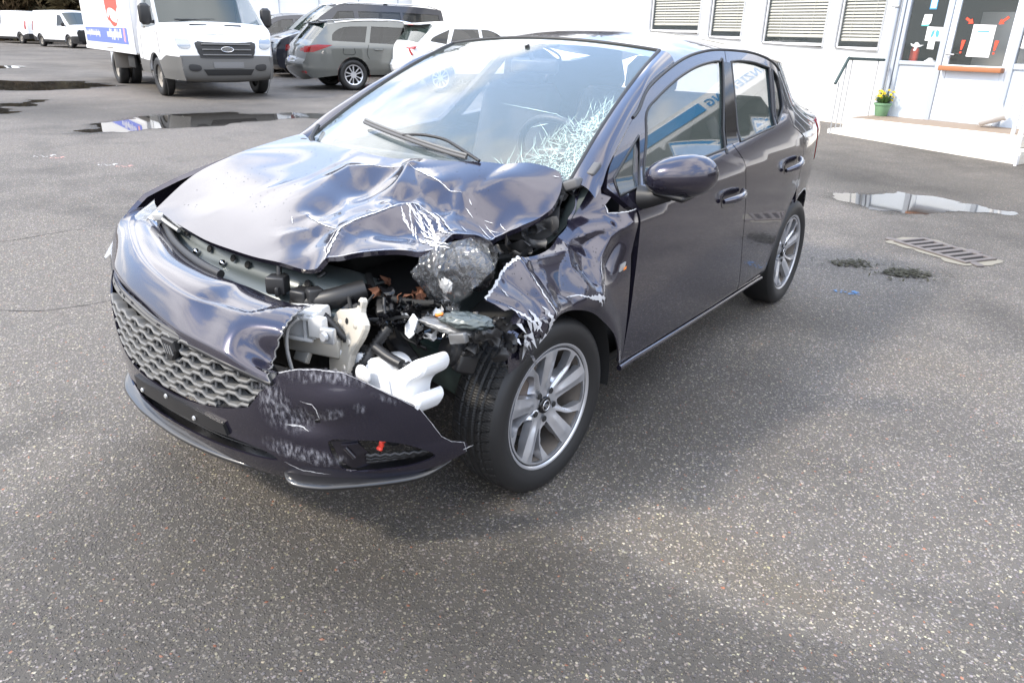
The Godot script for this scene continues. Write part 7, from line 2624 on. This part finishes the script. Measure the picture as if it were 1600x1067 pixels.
	n2.seed = 2; n2.frequency = 16.0; n2.noise_type = FastNoiseLite.TYPE_CELLULAR
	for layer in 2:
		var bag := spoly([0.571, 0.790, 0.609, 0.848, 0.650, 0.885, 0.705, 0.914, 0.793, 0.935, 0.838, 0.920, 0.850, 0.889, 0.816, 0.827, 0.775, 0.780, 0.738, 0.750, 0.715, 0.705, 0.700, 0.68, 0.679, 0.727, 0.640, 0.742, 0.595, 0.762], 4)
		var f := func(u: float, v: float) -> Vector3:
			var d := Vector2((u - 0.70) / 0.14, (v - 0.83) / 0.10).length()
			var puff := 0.055 * sqrt(maxf(0.0, 1.0 - minf(d, 1.0)))
			return C(0.36 + puff - 0.02 * layer + 0.030 * nz.get_noise_3d(u * 1.3 + layer + v * 0.4, v * 0.8, 0.0) + 0.008 * n2.get_noise_2d(u + v, v * 1.4 - layer), u, v)
		g = Geo.new()
		g.sheet(bag, [], Vector2(0.005, 0.005), f)
		obj("clear_film", g, M.film, car)
	g = Geo.new()
	lump(g, C(0.29, 0.70, 0.82), Vector3(0.07, 0.15, 0.22), Basis.IDENTITY, 0.35, 5, 18)
	obj("black_bag", g, M.black_gloss, car)
	g = Geo.new()
	lump(g, C(0.345, 0.665, 0.775), Vector3(0.03, 0.07, 0.08), Basis(Vector3(1, 0, 0), 0.4), 0.9, 6, 16)
	obj("lamp_remains", g, M.grey_metal, car)
	g = Geo.new()
	g.tube(CC([0.41, 0.685, 0.710, 0.42, 0.70, 0.715, 0.415, 0.715, 0.722]), 0.005, 5)
	obj("orange_tie", g, M.orange_plastic, car)
	# rusty torn metal and ragged plastic under the bonnet
	for i in 9:
		g = Geo.new()
		scrap(g, C(rng.randf_range(0.26, 0.38), rng.randf_range(0.30, 0.56), rng.randf_range(0.690, 0.722)), rng.randf_range(0.03, 0.06), rng, 1.4)
		obj("rusty_scrap", g, M.rusty, car)
	for i in 34:
		g = Geo.new()
		scrap(g, C(rng.randf_range(0.28, 0.46), rng.randf_range(0.33, 0.74), rng.randf_range(0.640, 0.705)), rng.randf_range(0.04, 0.09), rng, 1.2)
		obj("ragged_plastic", g, M.black_gloss, car)
	for i in 14:
		g = Geo.new()
		scrap(g, C(rng.randf_range(0.33, 0.46), rng.randf_range(0.36, 0.74), rng.randf_range(0.650, 0.705)), rng.randf_range(0.02, 0.045), rng, 1.2)
		obj("bright_scrap", g, M.galv, car)
	g = Geo.new()
	g.box(C(0.16, 0.30, 0.45), Vector3(0.07, 0.13, 0.60), Basis(Vector3(1, 0, 0), -0.18), 0.01)
	obj("subframe", g, M.bay_green, car)
	for q in [[0.30, 0.50, 0.60, 0.10, 0.07, 0.12, 0.3], [0.36, 0.44, 0.66, 0.06, 0.05, 0.08, -0.4], [0.34, 0.60, 0.64, 0.07, 0.06, 0.09, 0.2], [0.40, 0.35, 0.60, 0.05, 0.09, 0.06, 0.1], [0.38, 0.52, 0.545, 0.05, 0.05, 0.16, -0.2], [0.42, 0.26, 0.56, 0.06, 0.16, 0.05, 0.15]]:
		g = Geo.new()
		g.box(C(q[0], q[1], q[2]), Vector3(q[3], q[4], q[5]), Basis.from_euler(Vector3(q[6], q[6] * 2.0, q[6] * 0.7)), 0.008)
		obj("bay_housing", g, M.black_plastic, car)
	g = Geo.new()
	hose(g, CC([0.30, 0.30, 0.72, 0.36, 0.40, 0.70, 0.34, 0.52, 0.69, 0.30, 0.62, 0.70]), 0.011)
	hose(g, CC([0.44, 0.36, 0.70, 0.47, 0.42, 0.655, 0.46, 0.50, 0.665, 0.42, 0.58, 0.68, 0.40, 0.66, 0.665]), 0.006, false)
	hose(g, CC([0.46, 0.28, 0.60, 0.45, 0.36, 0.56, 0.40, 0.46, 0.52, 0.36, 0.58, 0.50]), 0.009)
	obj("wiring_loom", g, M.black_matt, car)
	g = Geo.new()
	g.tube(CC([0.12, 0.20, 0.36, 0.12, 0.62, 0.30]), 0.035, 10)
	g.tube(CC([0.05, 0.55, 0.33, 0.0, 0.66, 0.31]), 0.05, 10)
	g.tube(CC([-0.02, 0.60, 0.35, -0.06, 0.56, 0.80]), 0.035, 10)
	obj("suspension_arm", g, M.black_matt, car)
	# inner wing seen in the gap beside the bonnet
	rows = []
	for q in [[0.22, 0.70, 0.775, 0.795], [0.15, 0.705, 0.80, 0.82], [0.05, 0.71, 0.785, 0.808], [-0.05, 0.715, 0.79, 0.812], [-0.13, 0.72, 0.805, 0.832], [-0.22, 0.73, 0.86, 0.888], [-0.27, 0.745, 0.93, 0.955], [-0.31, 0.75, 0.985, 1.0]]:
		rows.append([C(q[0], q[1], q[3] - 0.002), C(q[0] + 0.01, q[1] - 0.025, q[2]), C(q[0] + 0.01, q[1] - 0.06, q[2] - 0.015), C(q[0], q[1] - 0.11, q[2] - 0.06), C(q[0], q[1] - 0.13, q[2] - 0.22)])
	cols = []
	for j in 5:
		var line: Array = []
		for r in rows:
			line.append(r[j])
		cols.append(cr(line, 5))
	fine = []
	for i in cols[0].size():
		var row: Array = []
		for j in 5:
			row.append(cols[j][i])
		fine.append(row)
	g = Geo.new()
	g.grid(fine)
	var iw := obj("inner_wing", g, M.bay_metal, car)
	g = Geo.new()
	for q in [[-0.17, 0.70, 0.832], [-0.10, 0.69, 0.800], [0.06, 0.685, 0.785]]:
		g.lathe(V2([0.0, 0.006, 0.009, 0.006, 0.010, 0.0]), 12, Transform3D(Basis.IDENTITY, C(q[0], q[1], q[2])))
	obj("wing_hole", g, M.void_black, iw)
	for i in 16:
		var t := i / 15.0
		g = Geo.new()
		scrap(g, C(lerpf(0.20, -0.27, t), 0.655 + rng.randf_range(-0.03, 0.05), lerpf(0.775, 0.955, t * t) + rng.randf_range(-0.005, 0.02)), rng.randf_range(0.05, 0.10), rng, 0.8)
		obj("crumpled_seal", g, M.black_plastic, iw)
	g = Geo.new()
	g.box(C(-0.26, 0.70, 0.985), Vector3(0.05, 0.035, 0.06), Basis(Vector3(1, 0, 0), 0.4), 0.008)
	g.box(C(-0.33, 0.735, 1.03), Vector3(0.06, 0.02, 0.03), Basis(Vector3(0, 0, 1), -0.6), 0.006)
	obj("hinge", g, M.grille_dark, iw)

# ---------------------------------------------------------------- office building: u along the wall, h up, n out of the wall
func OW(u: float, h: float, n: float) -> Vector3:
	return Wd(5.27 + 0.6 * u - 0.8 * n, 14.13 - 0.8 * u - 0.6 * n, h)

func obox(u0: float, u1: float, h0: float, h1: float, n0: float, n1: float, bev := 0.0, g: Geo = null) -> Geo:
	if g == null:
		g = Geo.new()
	var b := Basis(Vector3(0.6, 0, 0.8), Vector3.UP, Vector3(-0.8, 0, 0.6))
	return g.box(OW((u0 + u1) / 2, (h0 + h1) / 2, (n0 + n1) / 2), Vector3(u1 - u0, h1 - h0, n1 - n0), b, bev)

func sheet_card(called: String, pl: Array, n: float, m: String, parent: Node, smooth := false) -> MeshInstance3D:
	var p := spoly(pl, 3) if smooth else poly(pl)
	return obj(called, Geo.new().sheet(p, [], Vector2(0.5, 0.5), func(u: float, h: float) -> Vector3: return OW(u, h, n), 0.002, true), M[m], parent)

func office() -> void:
	var of := thing("office_building", "white rendered office building with slatted blinds in its windows", "building")
	var wins := [[-4.12, -2.75, 1.60], [-2.50, -1.69, 1.50], [-1.21, 0.075, 1.42], [0.31, 1.10, 1.375]]
	var outline := poly([-14.5, -0.5, 1.36, -0.5, 1.36, 4.2, -14.5, 4.2])
	var holes: Array = []
	for w in wins:
		holes.append(poly([w[0], w[2] + 0.012, w[1], w[2] - 0.012 - 0.02 * (w[1] - w[0]), w[1], 2.75, w[0], 2.75]))
	var wf := func(u: float, h: float) -> Vector3: return OW(u, h, 0.0)
	obj("wall", Geo.new().sheet(outline, holes, Vector2(1.0, 1.0), wf, 0.05, true), M.render_white, of)
	obox(4.6, 12.0, -0.5, 4.2, -0.2, 0.0)
	obj("wall", obox(4.9, 12.0, -0.5, 4.2, -0.2, 0.0), M.render_white, of)
	obj("wall", obox(1.36, 4.9, 3.0, 4.2, -0.2, 0.0), M.render_white, of)
	obj("roof_edge", obox(-14.6, 12.1, 4.2, 4.45, -6.0, 0.25, 0.03), M.frame_white, of)
	obj("plinth", obox(-14.5, 1.30, -0.4, 0.16, -0.05, 0.025, 0.008), M.plinth_stone, of)
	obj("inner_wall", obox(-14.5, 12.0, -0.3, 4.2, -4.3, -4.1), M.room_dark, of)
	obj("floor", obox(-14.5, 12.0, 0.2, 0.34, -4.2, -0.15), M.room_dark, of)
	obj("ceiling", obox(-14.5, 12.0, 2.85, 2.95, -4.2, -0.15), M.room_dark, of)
	for w in wins:
		var s0: float = w[2] + 0.012
		var wd: float = w[1] - w[0]
		var g := Geo.new()
		obox(w[0], w[0] + 0.03, s0, 2.75, -0.05, -0.008, 0.004, g)
		obox(w[1] - 0.03, w[1], s0 - 0.02, 2.75, -0.05, -0.008, 0.004, g)
		obox(w[0] + 0.03, w[1] - 0.03, s0 - 0.03, s0 + 0.015, -0.0505, -0.0085, 0.004, g)
		var win := obj("window", g, M.frame_white, of)
		obj("pane", Geo.new().sheet(poly([w[0], s0 - 0.03, w[1], s0 - 0.03, w[1], 2.75, w[0], 2.75]), [], Vector2(2, 2), func(u: float, h: float) -> Vector3: return OW(u, h, -0.03), 0.0, true), M.office_glass, win)
		var z := s0 + 0.145
		var k := 0
		var slat := Geo.new()
		slat.box(Vector3.ZERO, Vector3(wd - 0.07, 0.003, 0.046), Basis(Vector3(1, 0, 0), 0.85))
		var sm := slat.mesh()
		var b := Basis(Vector3(0.6, 0, 0.8), Vector3.UP, Vector3(-0.8, 0, 0.6))
		while z < 2.75:
			var sl := obj("blind_slat", sm, M.blind_slat, win)
			sl.transform = Transform3D(b, OW((w[0] + w[1]) / 2, z, -0.085))
			z += 0.05 + 0.0005 * (k % 3)
			k += 1
		obj("bottom_rail", obox(w[0] + 0.05, w[1] - 0.05, s0 + 0.105, s0 + 0.125, -0.10, -0.07, 0.004), M.blind_slat, win)
		for q in [0.25, 0.75]:
			obj("blind_cord", Geo.new().tube([OW(lerpf(w[0], w[1], q), s0 + 0.11, -0.060), OW(lerpf(w[0], w[1], q), 2.75, -0.060)], 0.003, 4), M.blind_slat, win)
	# glazed entrance
	var fr := Geo.new()
	for u in [[1.36, 1.42], [1.44, 1.50], [2.08, 2.17], [4.1, 4.2], [4.84, 4.90]]:
		obox(u[0], u[1], 0.30, 3.0, -0.06, 0.02, 0.006, fr)
	obox(3.12, 3.20, 0.30, 3.0, -0.06, 0.02, 0.006, fr)
	obox(1.50, 2.08, 1.16, 1.22, -0.05, 0.015, 0.006, fr)
	obox(3.20, 4.10, 1.16, 1.24, -0.05, 0.015, 0.006, fr)
	obox(1.36, 4.90, 2.90, 3.0, -0.055, 0.025, 0.006, fr)
	var ent := obj("entrance_frame", fr, M.frame_bluegrey, of)
	for u in [[1.50, 2.08], [3.20, 4.10], [4.2, 4.84]]:
		obj("lower_panel", obox(u[0], u[1], 0.32, 1.16, -0.04, -0.02, 0.0), M.door_panel, ent)
		obj("pane", Geo.new().sheet(poly([u[0], 1.22, u[1], 1.22, u[1], 2.9, u[0], 2.9]), [], Vector2(2, 2), func(a: float, h: float) -> Vector3: return OW(a, h, -0.025), 0.0, true), M.office_glass, ent)
	var leaf := Geo.new()
	obox(2.175, 2.26, 0.37, 2.88, -0.05, 0.0, 0.006, leaf)
	obox(3.04, 3.115, 0.37, 2.88, -0.05, 0.0, 0.006, leaf)
	obox(2.26, 3.04, 2.80, 2.88, -0.05, 0.0, 0.006, leaf)
	obox(2.26, 3.04, 0.37, 1.19, -0.045, -0.005, 0.006, leaf)
	var door := obj("door", leaf, M.door_panel, of)
	obj("pane", Geo.new().sheet(poly([2.26, 1.19, 3.04, 1.19, 3.04, 2.80, 2.26, 2.80]), [], Vector2(2, 2), func(a: float, h: float) -> Vector3: return OW(a, h, -0.025), 0.0, true), M.office_glass, door)
	obj("handle", Geo.new().tube([OW(2.215, 1.34, 0.0), OW(2.215, 1.34, 0.05), OW(2.35, 1.335, 0.055)], 0.012, 8), M.galv, door)
	obj("shelf", obox(2.19, 3.09, 1.105, 1.175, -0.005, 0.13, 0.006), M.varnished_wood, door)
	obj("threshold", obox(2.175, 3.115, 0.355, 0.37, -0.08, 0.03, 0.003), M.galv, door)
	# notices stuck to the glass
	var n1 := sheet_card("notice", [2.50, 1.555, 2.82, 1.545, 2.82, 1.755, 2.50, 1.765], -0.018, "paper", door)
	sheet_card("notice_print", [2.58, 1.66, 2.74, 1.657, 2.74, 1.675, 2.58, 1.678], -0.0155, "print_blue", door)
	sheet_card("notice_print", [2.56, 1.63, 2.76, 1.627, 2.76, 1.635, 2.56, 1.638], -0.0155, "print_teal", door)
	sheet_card("notice", [2.49, 1.315, 2.82, 1.310, 2.82, 1.540, 2.50, 1.550], -0.018, "paper", door)
	for s in [[2.37, 1.85, 2.49, 1.775, 0.0], [2.96, 1.865, 2.84, 1.765, 0.0]]:
		var p := Vector2(s[0], s[1])
		var q := Vector2(s[2], s[3])
		var e := (q - p).normalized()
		var w := Vector2(-e.y, e.x)
		var m := q - e * 0.065
		var pts: Array = []
		for x in [p + w * 0.018, m + w * 0.018, m + w * 0.048, q, m - w * 0.048, m - w * 0.018, p - w * 0.018]:
			pts.append(x.x); pts.append(x.y)
		sheet_card("red_arrow", pts, -0.018, "sign_red", door)
	for u in [2.405, 2.875]:
		sheet_card("red_exclamation_mark", [u - 0.018, 1.405, u + 0.008, 1.405, u + 0.035, 1.545, u - 0.025, 1.545], -0.018, "sign_red", door)
		sheet_card("exclamation_dot", [u - 0.022, 1.362, u - 0.005, 1.352, u + 0.012, 1.362, u + 0.008, 1.385, u - 0.016, 1.385], -0.018, "sign_red", door)
	sheet_card("notice", [1.82, 1.525, 2.075, 1.52, 2.075, 1.72, 1.82, 1.73], -0.018, "paper", ent)
	sheet_card("notice_print", [1.90, 1.585, 1.925, 1.58, 1.945, 1.64, 1.94, 1.68, 1.91, 1.66], -0.0155, "print_blue", ent, true)
	sheet_card("notice_print", [2.00, 1.575, 2.02, 1.60, 2.015, 1.66, 1.98, 1.68, 1.965, 1.63, 1.98, 1.59], -0.0155, "print_blue", ent, true)
	sheet_card("notice", [1.88, 1.405, 1.985, 1.40, 1.985, 1.522, 1.88, 1.526], -0.018, "paper", ent)
	sheet_card("notice", [1.715, 1.735, 1.83, 1.735, 1.855, 1.80, 1.855, 1.905, 1.735, 1.905], -0.018, "paper", ent)
	sheet_card("notice_print", [1.715, 1.735, 1.83, 1.735, 1.842, 1.762, 1.72, 1.755], -0.0155, "print_teal", ent)
	sheet_card("notice", [1.79, 1.975, 1.90, 1.975, 1.90, 2.18, 1.79, 2.18], -0.018, "print_blue", ent)
	sheet_card("notice_print", [1.805, 1.995, 1.885, 1.995, 1.885, 2.16, 1.805, 2.16], -0.0155, "paper", ent)
	sheet_card("notice", [3.215, 1.45, 3.42, 1.45, 3.42, 1.78, 3.215, 1.78], -0.018, "paper", ent)
	sheet_card("notice_print", [3.24, 1.56, 3.30, 1.55, 3.33, 1.62, 3.27, 1.66], -0.0155, "print_blue", ent)
	var an := obj("angel_figure", Geo.new().prism(spoly([-0.10, 0.05, -0.05, 0.035, -0.03, 0.06, 0.0, 0.07, 0.025, 0.055, 0.05, 0.03, 0.11, 0.03, 0.06, 0.0, 0.02, -0.01, 0.0, -0.06, -0.04, -0.055, -0.03, -0.01, -0.08, 0.01], 3), Transform3D(Basis(Vector3(0.6, 0, 0.8), Vector3.UP, Vector3(-0.8, 0, 0.6)), OW(1.69, 1.43, -0.06)), 0.02, 0.005), M.white_paint)
	tag(an, "small white winged ornament hanging behind the glass left of the office door", "ornament")
	var bw := obj("shell_ornament", Geo.new().lathe(V2([0.0, 0.055, 0.03, 0.05, 0.05, 0.025, 0.08, 0.01, 0.085, 0.0, 0.0, 0.0]), 20, Transform3D(Basis.IDENTITY, OW(1.93, 1.222, -0.10))), M.white_paint)
	tag(bw, "small white dish-shaped ornament on the ledge left of the office door", "ornament")
	var ext := obj("fire_extinguisher", Geo.new().lathe(V2([0.0, 0.0, 0.06, 0.0, 0.065, 0.02, 0.065, 0.32, 0.03, 0.38, 0.02, 0.42, 0.0, 0.42]), 18, Transform3D(Basis.IDENTITY, OW(1.56, 1.06, -0.30))), M.sign_red)
	tag(ext, "red cylinder standing behind the glass at the left edge of the entrance", "fire extinguisher")
	# grey office cabinets inside
	var cb := obj("cabinet", obox(1.85, 2.75, 0.34, 2.0, -2.2, -1.7, 0.01), M.grey_metal)
	tag(cb, "pale grey cabinet standing inside the entrance behind the notices", "cabinet")
	# rain pipe with a bracket lamp
	var rp := thing("rain_pipe", "slim grey rain pipe between the last window and the entrance", "pipe")
	obj("pipe", Geo.new().tube([OW(1.31, 4.2, 0.05), OW(1.31, 0.1, 0.05)], 0.035, 10), M.frame_bluegrey, rp)
	obj("pipe_clip", Geo.new().box(OW(1.29, 2.02, 0.08), Vector3(0.12, 0.03, 0.04), Basis(Vector3.UP, -0.93), 0.006), M.galv, rp)
	# steps
	var st := thing("front_steps", "two pale stone steps up to the office door", "steps")
	obj("step", obox(1.22, 4.06, -0.2, 0.185, 0.0, 1.28, 0.012), M.step_stone, st)
	obj("step", obox(1.30, 3.92, 0.187, 0.352, 0.002, 1.0, 0.012), M.step_stone, st)
	obj("landing", obox(1.34, 3.88, 0.3525, 0.357, 0.02, 0.93, 0.0), M.landing_tile, st)
	# handrails
	var hr := thing("handrail", "steel handrail with dark green grip left of the office steps", "handrail")
	obj("grip", Geo.new().tube(cr([OW(1.33, 0.87, 1.47), OW(1.33, 1.21, 1.24), OW(1.33, 1.24, 1.20), OW(1.33, 1.235, 1.1), OW(1.33, 1.22, 0.17)], 4), 0.024, 8), M.rail_green, hr)
	for q in [[1.37, 0.0, 0.90], [1.10, 0.18, 1.22], [0.33, 0.35, 1.20], [1.24, 0.18, 1.2]]:
		obj("post", Geo.new().tube([OW(1.33, q[1], q[0]), OW(1.33, q[2], q[0])], 0.011, 8), M.galv, hr)
	var h2 := thing("handrail", "white tubular handrail right of the office steps at the photo's edge", "handrail")
	obj("grip", Geo.new().tube(cr([OW(4.02, 0.30, 1.40), OW(4.02, 0.75, 1.30), OW(4.02, 0.94, 1.05), OW(3.86, 0.95, 0.86), OW(3.74, 0.93, 0.85)], 4), 0.022, 8), M.frame_white, h2)
	obj("post", Geo.new().tube([OW(3.74, 0.93, 0.85), OW(3.74, 0.35, 0.85)], 0.028, 8), M.frame_white, h2)
	obj("post", Geo.new().tube([OW(4.08, 0.0, 1.42), OW(4.03, 0.55, 1.36)], 0.018, 8), M.frame_white, h2)
	obj("foot_bracket", Geo.new().box(OW(4.06, 0.08, 1.36), Vector3(0.05, 0.12, 0.04), Basis.IDENTITY, 0.005), M.frame_white, h2)
	# flower pot
	var fp := thing("flower_pot", "green pot of yellow flowers on the landing left of the office door", "flower pot", OW(1.46, 0.358, 0.17))
	obj("pot", Geo.new().lathe(V2([0.0, 0.0, 0.085, 0.0, 0.092, 0.01, 0.125, 0.17, 0.14, 0.175, 0.142, 0.205, 0.128, 0.207, 0.122, 0.185, 0.0, 0.18]), 32), M.pot_green, fp)
	obj("soil", Geo.new().lathe(V2([0.0, 0.192, 0.121, 0.188]), 20), M.soil, fp)
	rng.seed = 12
	var lv := Geo.new()
	for i in 90:
		var a := rng.randf() * TAU
		var d := Vector3(cos(a), rng.randf_range(0.5, 2.2), sin(a)).normalized() * rng.randf_range(0.10, 0.26)
		var b := Vector3(cos(a), 0, sin(a)) * rng.randf() * 0.08 + Vector3(0, 0.19, 0)
		var w := d.cross(Vector3.UP).normalized() * rng.randf_range(0.006, 0.014)
		lv.face(b - w * 0.4, b + d * 0.55 - w, b + d, b + d * 0.55 + w)
	var foliage := obj("leaves", lv, M.leaf_green, fp)
	foliage.set_meta("kind", "stuff")
	for i in 24:
		var a := rng.randf() * TAU
		var r := sqrt(rng.randf()) * 0.14
		var c := Vector3(cos(a) * r, rng.randf_range(0.27, 0.42) - r * 0.3, sin(a) * r)
		var fl := Geo.new()
		var nn := (c - Vector3(0, 0.12, 0)).normalized() + Vector3(-0.3, 0, 0.3)
		var t1 := nn.cross(Vector3.UP).normalized()
		var t2 := nn.normalized().cross(t1)
		for k in 6:
			var w0 := TAU * k / 6.0
			var p0 := c + (t1 * cos(w0) + t2 * sin(w0)) * 0.030 + nn * 0.006
			var p1 := c + (t1 * cos(w0 + 0.6) + t2 * sin(w0 + 0.6)) * 0.020
			var p2 := c + (t1 * cos(w0 - 0.6) + t2 * sin(w0 - 0.6)) * 0.020
			fl.face(c, p2, p0, p1)
		fl.tube([c, c + nn * 0.018], 0.010, 6)
		obj("flower", fl, M.petal_yellow, fp)
	# tipped white tub
	var tb := obj("white_tub", Geo.new().lathe(V2([0.0, 0.0, 0.10, 0.0, 0.115, 0.02, 0.135, 0.30, 0.145, 0.31, 0.143, 0.335, 0.13, 0.335, 0.12, 0.31, 0.10, 0.03, 0.0, 0.03]), 32, Transform3D(Basis(Vector3(0.25, 0.10, -0.45).normalized(), Vector3(0.75, 0.42, 0.45).normalized(), Vector3(-0.5, 0.9, -0.2).normalized()).orthonormalized(), OW(3.04, 0.47, 0.36))), M.white_plastic)
	tag(tb, "white plastic tub lying tipped on the landing right of the office door", "tub")

func _ready() -> void:
	var cam := Camera3D.new()
	cam.name = "camera"
	add_child(cam)
	cam.fov = rad_to_deg(2.0 * atan(533.5 / 1160.0))
	cam.near = 0.05
	cam.far = 900.0
	var pitch := 0.39094184
	var roll := 0.02722364
	var fw := Wd(0, cos(pitch), -sin(pitch))
	var rt := Vector3.RIGHT
	var up := rt.cross(fw)
	var r2 := rt * cos(roll) + up * sin(roll)
	var u2 := up * cos(roll) - rt * sin(roll)
	cam.transform = Transform3D(Basis(r2, u2, -fw), Wd(0, 0, 1.43660265))
	cam.current = true
	var we := WorldEnvironment.new()
	we.name = "environment"
	var env := Environment.new()
	env.background_mode = Environment.BG_SKY
	var sky := Sky.new()
	sky.sky_material = make_sky()
	env.sky = sky
	env.tonemap_mode = Environment.TONE_MAPPER_LINEAR
	env.tonemap_exposure = 1.8
	env.sdfgi_enabled = true
	env.ssao_enabled = true
	env.ssil_enabled = true
	we.environment = env
	add_child(we)
	var sun := DirectionalLight3D.new()
	sun.name = "sun"
	sun.light_energy = 0.9
	sun.light_color = Color(1.0, 0.96, 0.90)
	sun.light_angular_distance = 7.0
	sun.shadow_enabled = true
	add_child(sun)
	sun.look_at_from_position(Wd(-0.90, -0.30, 0.85) * 10.0, Vector3.ZERO)
	materials()
	yard()
	office()
	vehicles()
	damaged_car()
